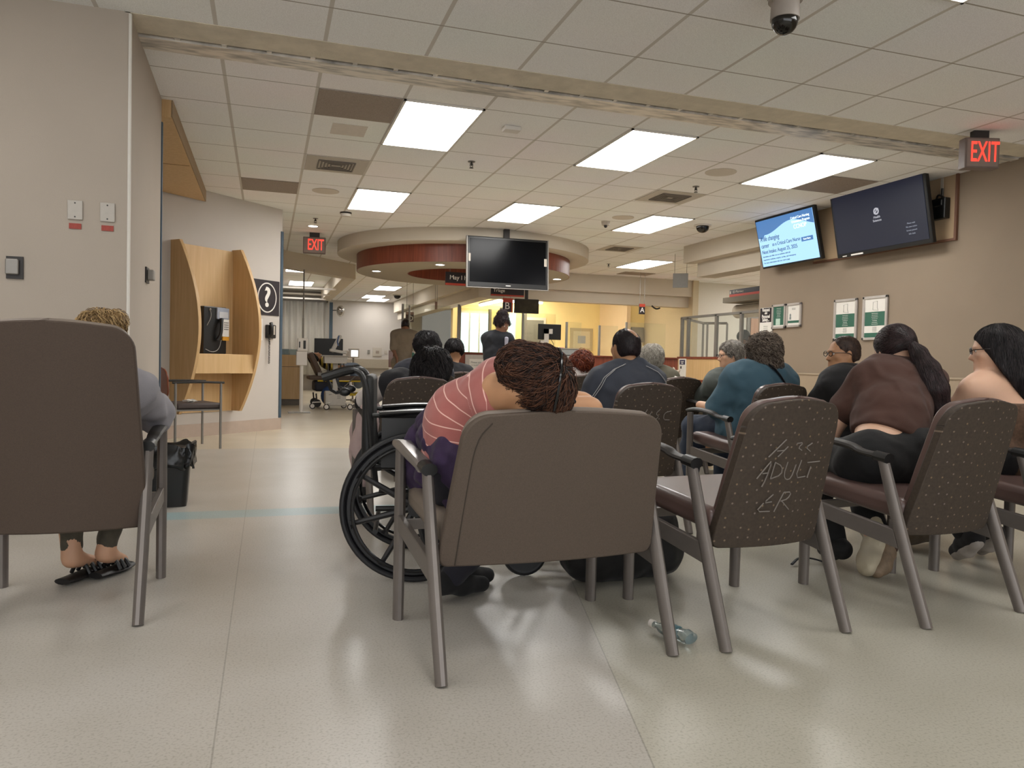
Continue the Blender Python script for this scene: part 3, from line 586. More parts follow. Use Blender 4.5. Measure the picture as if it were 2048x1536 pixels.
# ---- framed notices on the right wall
M_green = mat('notice_green', '#2f5f4d', .5, var=.03)
def notice(Y, z, w, h, label, kind):
    t = thing('framed_notice', label, 'poster', (6.243, Y, z), -PI/2, 'framed notices on the beige wall')
    fw = .028 if kind != 'plain' else 0
    g = G()
    if fw:
        g.box(-w/2, w/2, -.02, 0, h/2-fw, h/2); g.box(-w/2, w/2, -.02, 0, -h/2, -h/2+fw); g.box(-w/2, -w/2+fw, -.02, 0, -h/2, h/2); g.box(w/2-fw, w/2, -.02, 0, -h/2, h/2)
        g.build('frame', mat('silver_frame', '#b3aca5', .4, metal=.2), t, smooth=False, bevel=.003)
    a, b2 = w/2-fw, h/2-fw; H = 2*b2
    g = G(); g.box(-a, a, -.008, -.001, -b2, b2); g.build('sheet', M_paper, t, smooth=False)
    def band(nm, z0, z1, m): g = G(); g.box(-a+.004, a-.004, -.0095, -.008, b2-H*z1, b2-H*z0); g.build(nm, m, t, smooth=False)
    def lines(z0, z1, n, m, sc=1.0):
        for k in range(n):
            zz = b2-H*(z0+(z1-z0)*(k+.5)/n)
            text('lettering', ('Thank you for your patience', 'while we care for everyone', 'in the emergency department', 'please speak to our staff', 'if you need any help', 'we treat the sickest first')[k % 6], H*(z1-z0)/n*.62*sc, m, t, (0, -.0105, zz), TR, sx=.82)
    if kind == 'tall':
        band('green_panel', .34, .70, M_green); band('green_panel', .88, 1, M_green); lines(.36, .68, 7, M_letter, .8); lines(.72, .86, 4, mat('fine_print', '#8b8a86', .8, var=0), .7)
        g = G(); g.tube([(-.03, -.01, b2-.04), (.03, -.01, b2-.03), (.03, -.01, b2-.1), (.045, -.01, b2-.13), (-.03, -.01, b2-.12)], .002, 5, closed=True); g.build('line_drawing', mat('fine_print', '#8b8a86', .8, var=0), t)
    if kind == 'green':
        band('green_panel', 0, .93, M_green); lines(.05, .55, 6, M_letter, .7)
        g = G(); g.box(-a*.5, a*.3, -.011, -.009, b2-H*.92, b2-H*.6); g.build('inset_card', mat('mint_card', '#b9cfc0', .6), t, smooth=False)
    if kind == 'white':
        band('green_panel', .78, .90, M_green); lines(.12, .24, 2, mat('fine_print', '#8b8a86', .8, var=0), .8)
        g = G(); g.ell((-a*.55, -.01, b2-H*.5), (.014, .003, .02)); g.box(-a*.68, -a*.42, -.011, -.009, b2-H*.72, b2-H*.58); g.build('picture', mat('picture_grey', '#7d8584', .6), t, smooth=False)
    if kind == 'plain':
        band('black_panel', 0.01, .48, M_sign)
        for k, (s, zz) in enumerate((('Respect', .075), ('and', .18), ('Personal', .29), ('Safety...', .40))): text('lettering', s, .062 if k != 1 else .045, M_letter, t, (0, -.0115, b2-H*zz), TR, sx=.78, bold=.0014)
        lines(.58, .95, 6, mat('fine_print', '#8b8a86', .8, var=0), .6)
notice(7.04, 1.505, .36, .47, 'tall framed notice with green bands, left of the wide-framed pair', 'tall')
notice(6.60, 1.505, .35, .475, 'tall framed notice with green bands, right of its twin above the seated man', 'tall')
notice(8.22, 1.60, .27, .31, 'silver framed mostly green notice beside the black safety poster', 'green')
notice(7.93, 1.605, .28, .30, 'silver framed mostly white notice next to the green one', 'white')
notice(8.48, 1.53, .26, .40, 'unframed poster with a black top reading Respect and Personal Safety', 'plain')

# ---- phone alcove: maple booth, pay phone, help sign, wall phone
t = thing('phone_booth', 'maple veneer phone niche with two curved side fins and a shelf', 'phone booth', onphone(1.2), WP)
def fin(x0, x1):
    zs = [i/24 for i in range(25)]; pr = [(-(.13+.34*math.sin(PI*min(1, max(0, q*.97+.02)))**.9)*1.0, .28+1.92*q) for q in zs]
    g = G(); g.prism([(0, .28)]+pr+[(0, 2.2)], x0, x1, 'yz'); return g
fin(.40, .44).build('side_fin', M_maple, t, smooth=False, bevel=.003); fin(-.44, -.40).build('side_fin', M_maple, t, smooth=False, bevel=.003)
g = G(); g.box(-.40, .40, -.02, 0, .28, 2.18); g.build('back_panel', M_maple, t, smooth=False)
g = G(); g.box(-.40, .40, -.36, -.02, .925, .955); g.box(-.40, .40, -.38, -.35, .735, .955); g.build('shelf', M_maple, t, smooth=False, bevel=.003)
t = thing('pay_phone', 'black pay phone with a silver face standing in the maple niche', 'phone', onphone(1.145, .957, .02), WP)
g = G(); g.box(-.17, .15, -.13, 0, 0, .54); g.build('body', M_black, t, smooth=False, bevel=.01)
g = G(); g.box(.0, .17, -.15, -.12, .40, .53); g.build('display_panel', mat('phone_silver', '#9aa0ae', .4), t, smooth=False, bevel=.006)
g = G(); g.box(.025, .15, -.154, -.149, .415, .485); g.build('display', mat('display_grey', '#c4c4c6', .3), t, smooth=False)
g = G(); g.box(.075, .17, -.15, -.12, .20, .40); g.build('keypad_panel', M_letter, t, smooth=False, bevel=.004)
g = G()
for i in range(3):
    for j in range(4): g.box(.10+.022*i, .112+.022*i, -.156, -.149, .28+.025*j, .293+.025*j)
g.build('keypad', M_grey, t, smooth=False)
g = G(); g.box(.08, .17, -.15, -.12, .155, .2); g.build('yellow_tag', mat('yellow_tag', '#d79a2c', .5), t, smooth=False)
g = G(); g.tube([(-.0, -.16, .16), (.02, -.19, .22), (.03, -.19, .33), (.05, -.16, .40)], [.026, .018, .018, .026], 10, 2); g.build('handset', M_black, t)
g = G(); g.tube([(-.09, -.14, .50), (-.08, -.15, .42), (-.15, -.16, .32)], .004, 6, 2); g.tube([(-.16, -.15, .05), (-.07, -.16, .01), (.02, -.16, .05), (.05, -.16, .16)], .004, 6, 2); g.ell((-.09, -.135, .505), .014); g.build('cord', M_grey, t)
t = thing('help_point_sign', 'black square sign with a white circled question mark', 'sign', onphone(.285, 1.46, .0), WP)
g = G(); g.box(-.235, .235, -.012, 0, 0, .44); g.build('board', M_sign, t, smooth=False)
g = G(); g.lathe([(.155, -.002), (.155, .002), (.143, .002), (.143, -.002)], (.03, -.014, .22), 48, Matrix.Rotation(PI/2, 3, 'X') @ Matrix.Diagonal((1, 1.22, 1)), True); g.build('ring', M_letter, t, smooth=False)
text('lettering', '?', .34, M_letter, t, (.03, -.016, .215), TR, bold=.008)
t = thing('wall_phone', 'small black wall phone with a hanging coiled cord', 'phone', onphone(.215, 1.17, .0), WP)
g = G(); g.box(-.055, .085, -.05, 0, 0, .17); g.build('base', M_black, t, smooth=False, bevel=.01)
g = G(); g.tube([(-.03, -.05, .02), (-.02, -.085, .05), (-.02, -.085, .14), (-.01, -.055, .19)], [.024, .016, .016, .024], 10, 2); g.build('handset', M_black, t)
g = G(); g.box(.005, .028, -.088, -.084, .045, .155); g.build('sticker', M_offw, t, smooth=False)
g = G(); g.tube([(-.02+.011*math.cos(i*1.1), -.04+.011*math.sin(i*1.1), 0-.32*i/90) for i in range(91)], .004, 5); g.tube([(-.03, -.04, 0), (-.005, -.04, -.08)], .004, 5); g.build('cord', M_black, t)
g = G(); g.box(-.03, .03, -.004, 0, 0, .27); tag(g.build('wall_paper_note', M_paper, smooth=False, xf=Matrix.Translation(onphone(.345, 1.14, .001)) @ Matrix.Rotation(WP, 4, 'Z')), 'narrow white paper note left of the wall phone', 'note')

# ---- plates and readers on the left wall
def plate(x, label):
    t = thing('cover_plate', label, 'wall plate', (x, 4.717, 1.664), 0, 'blank plates with red labels')
    g = G(); g.box(-.037, .037, -.008, 0, 0, .105); g.build('plate', mat('plate_grey', '#b3aca2', .4), t, smooth=False, bevel=.003)
    g = G(); g.cone((0, -.010, .09), (0, -.008, .09), .004); g.cone((0, -.010, .015), (0, -.008, .015), .004); g.build('screw', M_dark, t)
    g = G(); g.box(-.03, .03, -.003, 0, -.05, -.02); g.build('red_label', mat('red_label', '#9c3d30', .6, var=.25, scale=200), t, smooth=False)
plate(-1.009, 'left one of two blank wall plates above red labels'); plate(-.850, 'right one of two blank wall plates above red labels')
t = thing('card_reader', 'grey card reader on a black plate at the far left wall', 'card reader', (-1.294, 4.717, 1.325), 0)
g = G(); g.box(-.04, .04, -.008, 0, 0, .12); g.build('back_plate', M_dark, t, smooth=False); g = G(); g.box(-.04, .022, -.03, -.008, .022, .105); g.build('reader', M_grey, t, smooth=False, bevel=.006)
t = thing('door_button', 'small grey box with a dark base on the wall end', 'push button', (-.757, 5.46, 1.40), PI/2)
g = G(); g.box(-.06, .06, -.012, 0, 0, .10); g.build('back_plate', M_dark, t, smooth=False); g = G(); g.box(-.04, .04, -.05, -.012, .018, .085); g.build('button_box', M_grey, t, smooth=False, bevel=.006)

# ================================================================ seating
DOT = dotted_fabric()
M_vinyl = mat('mauve_vinyl', '#5c4843', .38, var=.06, scale=12, coat=.15)
M_taupe = mat('taupe_fabric', '#54483e', .8, var=.16, scale=260, bump=.15, bscale=500)
M_taupe2 = mat('dark_taupe_fabric', '#46392f', .8, var=.16, scale=260, bump=.15, bscale=500)
M_rim = mat('vinyl_rim', '#74685d', .5, var=.05, scale=20)
def rr_outline(w0, w1, z0, z1, rt, rb, n=8):
    """rounded outline, width w0 at the bottom and w1 at the top"""
    P = []
    for k in range(n+1): a = -PI/2+PI/2*k/n; P.append((w0/2-rb+rb*math.cos(a), z0+rb+rb*math.sin(a)))
    for k in range(n+1): a = PI/2*k/n; P.append((w1/2-rt+rt*math.cos(a), z1-rt+rt*math.sin(a)))
    for k in range(7): x = (w1/2-rt)*(1-2*(k+1)/8); P.append((x, z1+.012*math.cos(PI*(k+1-4)/8)))
    for k in range(n+1): a = PI/2+PI/2*k/n; P.append((-w1/2+rt+rt*math.cos(a), z1-rt+rt*math.sin(a)))
    for k in range(n+1): a = PI+PI/2*k/n; P.append((-w0/2+rb+rb*math.cos(a), z0+rb+rb*math.sin(a)))
    return P
def lean(o, z0, k, curve=0):
    for v in o.data.vertices:
        v.co.y -= (v.co.z-z0)*k + .04*((v.co.z-z0))**2 - curve*v.co.x**2
def xcut(g):
    for i in range(-5, 6):
        bmesh.ops.bisect_plane(g.bm, geom=g.bm.verts[:]+g.bm.edges[:]+g.bm.faces[:], plane_co=(i*.04, 0, 0), plane_no=(1, 0, 0))
def patient_chair(name, label, loc, rz, w=.535, top=.83, fab=None, bw=None, arm='dark', group='waiting room armchairs', d=.6, vinyl=None, lk=.25):
    t = thing(name, label, 'chair', loc, rz, group); fab = fab or DOT; vinyl = vinyl or M_vinyl
    bw = bw or w-.10; h = w/2; f = d/2
    for s in (-1, 1):
        g = G(); g.tube([(s*h, -f, 0), (s*h, -f+.115, .30), (s*h, -f+.215, .60)], [.019, .021, .018], 10, 1, 1.25); g.build('rear_leg', M_frame, t)
        g = G(); g.tube([(s*h, f, 0), (s*h, f, .33), (s*h, f+.005, .62)], [.02, .021, .019], 10, 0, 1.25); g.build('front_leg', M_frame, t)
        g = G(); g.prism([(-f+.125, .265), (f, .325), (f, .385), (-f+.15, .335)], s*h-.011, s*h+.011, 'yz'); g.build('side_rail', M_frame, t, smooth=False, bevel=.003)
        g = G(); g.tube([(s*h, -f+.20, .605), (s*h, -f+.32, .612), (s*(h+.004), 0.05, .632), (s*(h+.006), f-.08, .648), (s*h, f+.035, .632)], [.022, .023, .027, .027, .019], 10, 2, .55)
        
        if arm == 'grey':
            g = G(); g.prism([(-f+.235, .582), (-f+.235, .607), (-.02, .622), (f-.05, .655), (f+.035, .650), (f+.045, .625), (f-.02, .618), (-.02, .592)], s*h-.026, s*h+.026, 'yz')
            g.build('armrest', mat('arm_metal', '#8d8783', .28, metal=.6, var=.04), t, bevel=.008)
        else: g.build('armrest', M_dark, t)
        g = G(); g.tube([(s*h, -f+.185, .600), (s*h, -f+.245, .606)], .0265, 12, 0, .78); g.build('arm_cap', M_black, t)
    g = G(); g.box(-h+.03, h-.03, -f+.14, f+.03, .375, .46); o = g.build('seat', vinyl, t, bevel=.03)
    o.modifiers['b'].segments = 4
    for v in o.data.vertices: v.co.z += .05*(v.co.y/.3)*.5
    
    g = G(); g.box(-h, h, f-.03, f-.005, .33, .365); g.build('cross_rail', M_frame, t, smooth=False)
    g = G(); g.box(-h, h, -f+.15, -f+.175, .335, .37); g.build('cross_rail', M_frame, t, smooth=False)
    yb = -f+.125
    g = G(); cv = .75 if w < .6 else .25; g.prism(rr_outline(bw+.035, bw-.035, .31, top-.004, .085, .03), yb-.03, yb+.005, 'xz'); xcut(g); o = g.build('back_panel', fab, t, bevel=.006); lean(o, .31, lk, cv)
    g = G(); g.prism(rr_outline(bw+.0, bw-.06, .31, top+.005, .078, .03), yb+.003, yb+.042, 'xz'); xcut(g); o = g.build('back_cushion', M_rim if arm == 'grey' else vinyl, t, bevel=.012); lean(o, .31, lk, cv)
    if arm == 'grey':
        g = G(); g.tube([(-bw/2-.012+.045, yb-.031, .315), (-bw/2+.045, yb-.031, .55), (-bw/2+.058, yb-.031, top-.08), (-bw/2+.10, yb-.031, top-.03)], .0022, 6, 2); o = g.build('seam', mat('seam_taupe', '#3b322a', .8), t); lean(o, .31, lk, cv)
    return t
settee = patient_chair('wide_armchair', 'wide taupe armchair in front with a woman slumped over its back', (.865, 2.43, 0), .045, w=.775, top=.79, fab=M_taupe, bw=.705, arm='grey', vinyl=M_rim)
bigch = patient_chair('wide_armchair', 'high-backed brown armchair at the far left edge with a grey-sleeved person in it', (-.70, 3.16, 0), 0, w=.575, top=1.035, fab=M_taupe2, bw=.555, arm='dark', vinyl=M_rim, lk=.09)
c1 = patient_chair('waiting_chair', 'dotted brown armchair chalked ADULT ER, empty, right of the wide one', (1.69, 2.455, 0), .10)
LBL = {(2.545, 2.465, .10): 'dotted brown armchair holding the woman in the brown top', (3.315, 2.50, .10): 'dotted armchair cut by the right edge under the long-haired woman',
       (1.99, 4.00, .04): 'dotted armchair with faint chalk letters behind the balding man', (.82, 4.56, .05): 'dotted armchair behind the wheelchair with a chalked letter, dark-haired person in it',
       (3.11, 4.36, .10): 'dotted armchair under the woman in the teal shirt', (3.76, 5.60, .10): 'armchair under the grey-haired man with glasses',
       (2.63, 6.35, .03): 'dark armchair beyond the balding man under the slumped red-haired person', (3.40, 6.05, .03): 'armchair under the grey-haired woman',
       (1.62, 6.72, .04): 'armchair under the short-haired boy', (1.22, 6.10, .02): 'armchair under the person in the navy shirt', (3.72, 3.90, .15): 'armchair under the man in the black shirt and glasses'}
CH = {}
for (x, y, rz), lb in LBL.items(): CH[(x, y)] = copy_tree(c1, (x, y, 0), rz, lb)
# chalk lettering on the backs
ctext = lambda par, s, x, z, size: text('chalk_lettering', s, size, M_chalk, par, (x, -.252-(z-.31)*.25-.04*(z-.31)**2, z), (PI/2-.16, .06, .03), sx=.95, shear=.35, space=1.1)
def chalk(par, strokes):
    g = G()
    for st in strokes: g.tube([(x, -.2075-(z-.31)*.25-.04*(z-.31)**2, z) for x, z in st], .0022, 5, 1)
    o = g.build('chalk_lettering', M_chalk, par)
chalk(c1, [[(-.05, .70), (-.10, .65), (-.11, .64)], [(-.035, .675), (-.07, .64)], [(-.08, .66), (-.05, .662)], [(.0, .685), (.03, .688), (.01, .67), (.03, .66)], [(.07, .685), (.045, .67), (.07, .655)],
           [(-.14, .565), (-.11, .605), (-.09, .63), (-.10, .56), (-.11, .535)], [(-.12, .582), (-.095, .584)], [(-.075, .62), (-.08, .562)], [(-.075, .62), (-.04, .605), (-.035, .575), (-.08, .562)],
           [(-.02, .62), (-.025, .575), (-.01, .555), (.012, .56), (.02, .61)], [(.04, .625), (.03, .56), (.075, .565)], [(.09, .60), (.085, .56)], [(.07, .615), (.125, .618)],
           [(-.05, .505), (-.085, .475), (-.05, .478)], [(-.085, .475), (-.11, .445), (-.05, .443)], [(-.03, .44), (-.005, .51)], [(-.005, .51), (.03, .51), (.02, .485), (-.01, .478)], [(-.005, .478), (.035, .445)]])
chalk(CH[(1.99, 4.00)], [[(-.03, .70), (-.07, .62)], [(.0, .69), (-.035, .62)], [(-.05, .66), (-.01, .66)], [(.05, .70), (.025, .675), (.05, .66), (.02, .635)], [(.12, .69), (.08, .68), (.08, .64), (.12, .64)]])
chalk(CH[(.82, 4.56)], [[(.02, .70), (-.06, .57)], [(.06, .67), (.03, .63), (.07, .60)], [(.03, .60), (.10, .61)]])

# ---- side chair by the phone
t = thing('side_chair', 'small metal side chair with a red-brown wooden back and brown seat', 'chair', (-.72, 8.30, 0), -1.15)
for s in (-1, 1):
    g = G(); g.tube([(s*.25, .2, 0), (s*.25, .2, .66)], .013, 8); g.build('front_leg', M_grey, t)
    g = G(); g.tube([(s*.25, -.24, 0), (s*.25, -.24, .66)], .013, 8); g.build('rear_leg', M_grey, t)
    g = G(); g.tube([(s*.25, -.27, .665), (s*.25, 0, .672), (s*.25, .23, .665)], .016, 8, 1, .7); g.build('armrest', M_dark, t)
g = G(); g.box(-.23, .23, -.22, .22, .40, .46); g.build('seat', mat('seat_brown', '#4f4440', .6), t, bevel=.02)
g = G(); g.box(-.25, .25, -.24, .21, .385, .4); g.build('seat_frame', M_grey, t, smooth=False)
g = G(); g.prism(rr_outline(.36, .42, .52, .80, .10, .10), -.28, -.265, 'xz'); o = g.build('backrest', wood_mat('red_ply', '#7d3f27', '#96502f', .4), t, bevel=.003); lean(o, .5, .12)
g = G()
for i in range(9):
    pass
def crumple(name, label, cat, loc, r, m, seed, flat=.4):
    g = G(); g.ell((0, 0, 0), 1, u=18, v=12); rnd = random.Random(seed)
    for v in g.bm.verts:
        k = .75+.35*math.sin(v.co.x*5+seed)*math.sin(v.co.y*6+seed*2)+rnd.uniform(-.12, .12); v.co = Vector((v.co.x*k*r[0], v.co.y*k*r[1], (v.co.z*k*r[2]+r[2]*.9)))
    o = g.build(name, m); o.location = loc; return tag(o, label, cat)
crumple('crumpled_tissue', 'crumpled white tissue lying on the side chair seat', 'tissue', (-.73, 8.25, .46), (.07, .05, .018), M_paper, 3)
# ---- rubbish bin
t = thing('rubbish_bin', 'black waste bin lined with a bag beside the left armchair', 'bin', (-.575, 5.16, 0), .05)
g = G(); g.prism(rr_outline(.25, .25, -.14, .14, .04, .04, 5), 0, .36, 'xy'); o = g.build('bin_body', mat('bin_plastic', '#131313', .35, var=0), t)
for v in o.data.vertices: v.co.x *= .85+.2*v.co.z/.36; v.co.y *= .85+.2*v.co.z/.36
g = G(); rnd = random.Random(4)
def bagf(u, v):
    a = 2*PI*u; rr = 1+.05*math.sin(a*9)+.03*math.sin(a*17+2); z = .40-.16*v+.012*math.sin(a*7) ; k = (.94 if v < .12 else 1.12+.05*math.sin(a*11+v*5))*rr
    if v < .01: z = .36; k = .8
    return ((.132*k)*math.copysign(abs(math.cos(a))**.6, math.cos(a)), .148*k*math.copysign(abs(math.sin(a))**.6, math.sin(a)), z)
g.grid(bagf, 72, 8); g.build('bin_liner', mat('bin_bag', '#101010', .22, var=0), t, solid=.003)
# ---- water bottle on the floor
t = thing('crushed_bottle', 'crushed clear plastic bottle lying by the wide armchair leg', 'bottle', (1.335, 2.27, .03), 1.9)
g = G(); g.lathe([(.008, -.085), (.028, -.08), (.03, -.06), (.026, -.05), (.031, -.03), (.025, -.015), (.032, .0), (.028, .02), (.03, .045), (.012, .07), (.012, .085)], seg=20, rot=Matrix.Rotation(PI/2, 3, 'Y'))
for v in g.bm.verts: v.co.z *= .75+.15*math.sin(v.co.x*90); v.co.y *= 1+.12*math.sin(v.co.x*70+1)
g.build('bottle_body', mat('clear_pet', '#cfdcdc', .08, trans=.85, var=0), t)
g = G(); g.lathe([(.0305, -.02), (.0305, .02)], seg=20, rot=Matrix.Rotation(PI/2, 3, 'Y')); 
for v in g.bm.verts: v.co.z *= .8
g.build('wrapper', mat('blue_wrapper', '#4f6f76', .4, var=.4, scale=90), t)
g = G(); g.cone((.085, 0, 0), (.103, 0, 0), .0145, seg=16); g.build('cap', M_white, t)

# ---- wheelchair (local +y is its front)
t = thing('wheelchair', 'black folding wheelchair standing sideways behind the slumped woman', 'wheelchair', (.655, 3.43, 0), -PI/2-.17)
M_tyre = mat('tyre_black', '#17171a', .5, var=.1)
def bigwheel(x):
    R = Matrix.Rotation(PI/2, 3, 'Y')
    g = G(); g.lathe([(.305+.013*math.cos(a), .013*math.sin(a)) for a in [2*PI*k/10 for k in range(10)]], (x, 0, .318), 64, R, True)
    g.lathe([(.285, -.012), (.293, 0), (.285, .012), (.272, .012), (.272, -.012)], (x, 0, .318), 64, R, True); w = g.build('drive_wheel', M_tyre, t)
    g = G()
    for k in range(8):
        a = 2*PI*k/8+.25; c0 = Vector((x, math.cos(a)*.03, .318+math.sin(a)*.03)); c1_ = Vector((x, math.cos(a)*.26, .318+math.sin(a)*.26)); c2_ = Vector((x, math.cos(a)*.278, .318+math.sin(a)*.278))
        g.tube([c0, c1_, c2_], [.015, .011, .026], 8, 0, 1)
    g.cone((x-.03, 0, .318), (x+.03, 0, .318), .036, seg=20); g.build('spokes', mat('mag_black', '#1c1b1d', .45, var=.05), w)
    g = G(); sx_ = 1 if x > 0 else -1; g.lathe([(.262+.008*math.cos(a), .008*math.sin(a)) for a in [2*PI*k/8 for k in range(8)]], (x+sx_*.035, 0, .318), 64, R, True); g.build('push_rim', mat('rim_black', '#101012', .25, var=0), w)
bigwheel(.285); bigwheel(-.285)
for s in (-1, 1):
    g = G(); g.lathe([(.085+.015*math.cos(a), .015*math.sin(a)) for a in [2*PI*k/8 for k in range(8)]], (s*.22, .48, .10), 32, Matrix.Rotation(PI/2, 3, 'Y'), True); g.cone((s*.22-.012, .48, .10), (s*.22+.012, .48, .10), .078, seg=24)
    g.tube([(s*.22, .48, .10), (s*.24, .46, .22), (s*.235, .42, .28)], .012, 8); g.build('caster', M_tyre, t)
    g = G(); g.tube([(s*.22, -.17, .40), (s*.22, -.19, .55), (s*.22, -.21, .78), (s*.22, -.235, .88), (s*.22, -.29, .895), (s*.22, -.34, .882)], .0125, 8, 2)
    g.tube([(s*.22, -.17, .30), (s*.22, .44, .30), (s*.22, .50, .42)], .012, 8, 1); g.tube([(s*.22, -.18, .48), (s*.22, .38, .48), (s*.22, .48, .32), (s*.20, .60, .12)], .012, 8, 1)
    g.tube([(s*.23, -.19, .70), (s*.23, .2, .705), (s*.23, .22, .48)], .010, 8, 1); g.build('frame_tube', M_black, t)
    g = G(); g.tube([(s*.22, -.27, .893), (s*.22, -.30, .889), (s*.22, -.40, .855)], [.018, .021, .019], 10, 1); g.build('push_handle', mat('grip_black', '#0f0f10', .3, var=0), t)
    g = G(); g.tube([(s*.235, -.16, .705), (s*.235, .02, .722), (s*.235, .16, .715)], .026, 10, 2, .5); g.build('armrest', mat('arm_vinyl', '#131314', .25, var=0), t)
    g = G(); g.box(s*.24-.006, s*.24+.006, -.15, .18, .48, .69); g.build('skirt_guard', M_black, t, smooth=False)
    g = G(); g.obox((s*.12, .64, .09), (.14, .16, .015), (.15, 0, 0)); g.build('footplate', M_black, t, smooth=False)
    g = G(); g.tube([(s*.22, -.38, .85), (s*.2, -.36, .79), (s*.18, -.30, .80)], .008, 6, 1); g.ell((s*.18, -.31, .795), (.018, .025, .018)); g.build('brake_lever', M_black, t)
g = G(); g.box(-.215, .215, -.235, -.185, .46, .87); g.build('back_sling', mat('sling_nylon', '#141515', .55, var=.15, scale=50), t, bevel=.02)
g = G(); g.box(-.215, .215, -.17, .26, .47, .51); g.build('seat', mat('sling_nylon', '#141515', .55), t, bevel=.015)
g = G(); g.tube([(-.22, .1, .30), (.22, .1, .46)], .011, 8); g.tube([(.22, .1, .30), (-.22, .1, .46)], .011, 8); g.tube([(-.22, -.17, .2), (.22, -.17, .2)], .011, 8); g.build('cross_brace', M_black, t)

# ================================================================ reception and beyond
g = G(); g.box(2.3, 8.93, 14.55, 15.1, .78, 1.09); g.box(2.3, 8.93, 14.5, 15.1, 1.09, 1.115); ctr = tag(g.build('reception_counter', M_cherry, smooth=False, bevel=.004), 'long cherry wood reception counter in front of the glass screens', 'counter')
g = G(); g.box(2.35, 8.93, 14.66, 15.0, 0, .78); g.build('base', mat('counter_beige', '#b08d62', .6, var=.05), ctr, smooth=False)
g = G(); g.box(2.3, 2.62, 14.3, 14.56, 0, .82); tag(g.build('counter_end', mat('orange_red_panel', '#a04a2c', .5, var=.04), smooth=False), 'red-brown end panel of the counter beside the man in beige', 'panel')
GL = glass('counter_glass', '#f8f9f4', .035)
def glass_panel(x0, x1, y, z0, z1, label, rz=0):
    t = thing('glass_screen', label, 'glass screen', (x0, y, z0), rz, 'clear screens standing on the counter')
    g = G(); g.box(0, x1-x0, -.004, .004, 0, z1-z0); g.build('pane', GL, t, smooth=False)
    g = G(); g.box(-.02, .02, -.02, .02, 0, z1-z0); g.build('post', M_grey, t, smooth=False)
for a in ((2.50, 3.45, 14.72, 1.115, 2.02, 'glass counter screen left of the standing woman, nearest letter D'), (3.62, 4.75, 14.72, 1.115, 2.06, 'glass counter screen behind the standing woman'),
          (4.98, 5.7, 14.75, 1.115, 1.95, 'glass counter screen behind the computer monitor'), (5.95, 6.28, 14.75, 1.115, 1.80, 'glass counter screen just right of the computer monitor'),
          (6.72, 7.15, 14.8, 1.115, 1.76, 'glass counter screen left of the balding man'), (7.35, 8.3, 14.8, 1.115, 1.85, 'glass counter screen before the grey panel')): glass_panel(*a)
for i, (x, y, w_) in enumerate(((3.1, 16.5, .9), (4.55, 17.2, .8), (5.1, 16.8, .9))):
    pass
# desktop monitor on its stand, seen from behind
t = thing('computer_monitor', 'black computer monitor seen from behind on a white stand', 'monitor', (5.52, 14.62, 1.115), 0)
g = G(); g.box(-.25, .25, -.02, .02, .30, .62); g.build('casing', M_black, t, smooth=False, bevel=.01)
g = G(); g.box(-.13, -.03, -.05, -.02, 0, .52); g.box(-.13, .05, -.05, -.02, .42, .52); g.build('stand_arm', M_white, t, smooth=False); g = G(); g.box(-.2, .12, -.1, .08, 0, .03); g.box(-.22, -.1, -.08, 0, 0, .28); g.build('stand_base', M_white, t, smooth=False)
g = G(); g.tube([(.03, -.03, .3), (.09, -.04, .2), (.05, -.04, .12), (-.02, -.04, .15)], .006, 6, 2); g.build('cable', M_dark, t)
g = G(); g.box(5.60, 5.82, 14.55, 14.56, 1.16, 1.26); tag(g.build('pink_note', mat('pink_paper', '#c4569c', .7), smooth=False), 'small bright pink note beside the monitor stand', 'note')
t = thing('card_terminal', 'light grey desk device with a slanted top right of the monitor', 'desk device', (5.92, 14.60, 1.115), 0)
g = G(); g.prism([(-.25, .0), (.05, -.14), (.22, .06), (.22, .12), (-.25, .12)], -.1, .12, 'xz'); g.build('body', mat('device_grey', '#9a9fa0', .5), t, smooth=False, bevel=.01); g = G(); g.box(-.22, .2, -.12, .1, .12, .135); g.build('top', M_offw, t, smooth=False)
g = G(); g.tube([(5.33, 14.5, 1.12), (5.34, 14.5, 1.22)], .05, 10); o = tag(g.build('pen_holder', M_offw), 'cup with pens left of the pink note', 'pen cup')
g = G(); g.tube([(5.31, 14.5, 1.2), (5.27, 14.5, 1.33)], .006, 6); g.tube([(5.35, 14.5, 1.2), (5.34, 14.5, 1.31)], .006, 6); g.build('pens', M_grey, o)
t = thing('desk_sign', 'white framed notice standing on a post beside the standing woman', 'poster', (3.80, 14.0, .70), 0)
g = G(); g.box(-.21, .21, 0, .02, 0, .36); g.build('frame', mat('silver_frame', '#b3aca5', .4), t, smooth=False); g = G(); g.box(-.13, .15, -.004, 0, .06, .28); g.build('sheet', M_paper, t, smooth=False); g = G(); g.box(-.03, .03, .02, .05, -.7, .3); g.build('post', M_grey, t, smooth=False)
text('lettering', 'Please take\na number', .05, mat('fine_print', '#8b8a86', .8), t, (.01, -.006, .19), TR)
t = thing('floor_stand_sign', 'white post sign with a green hexagonal plate by the counter end', 'sign', (2.52, 14.1, 0), 0)
g = G(); g.tube([(0, 0, 0), (0, 0, 1.95)], .018, 8); g.build('pole', M_grey, t); g = G(); g.lathe([(.15, -.01), (.15, .01)], (.03, -.03, .97), 6, Matrix.Rotation(PI/2, 3, 'X')); g.build('plate', M_white, t, smooth=False)
g = G(); g.lathe([(.12, -.004), (.12, .004)], (.03, -.045, .97), 6, Matrix.Rotation(PI/2, 3, 'X')); g.build('green_face', mat('hex_green', '#4f7f70', .5, var=.3, scale=60), t, smooth=False)
g = G(); g.prism([(-.10, .92), (.12, .55), (.17, .62), (.0, .92)], -.04, -.02, 'xz'); g.build('leaflet', M_paper, t, smooth=False)
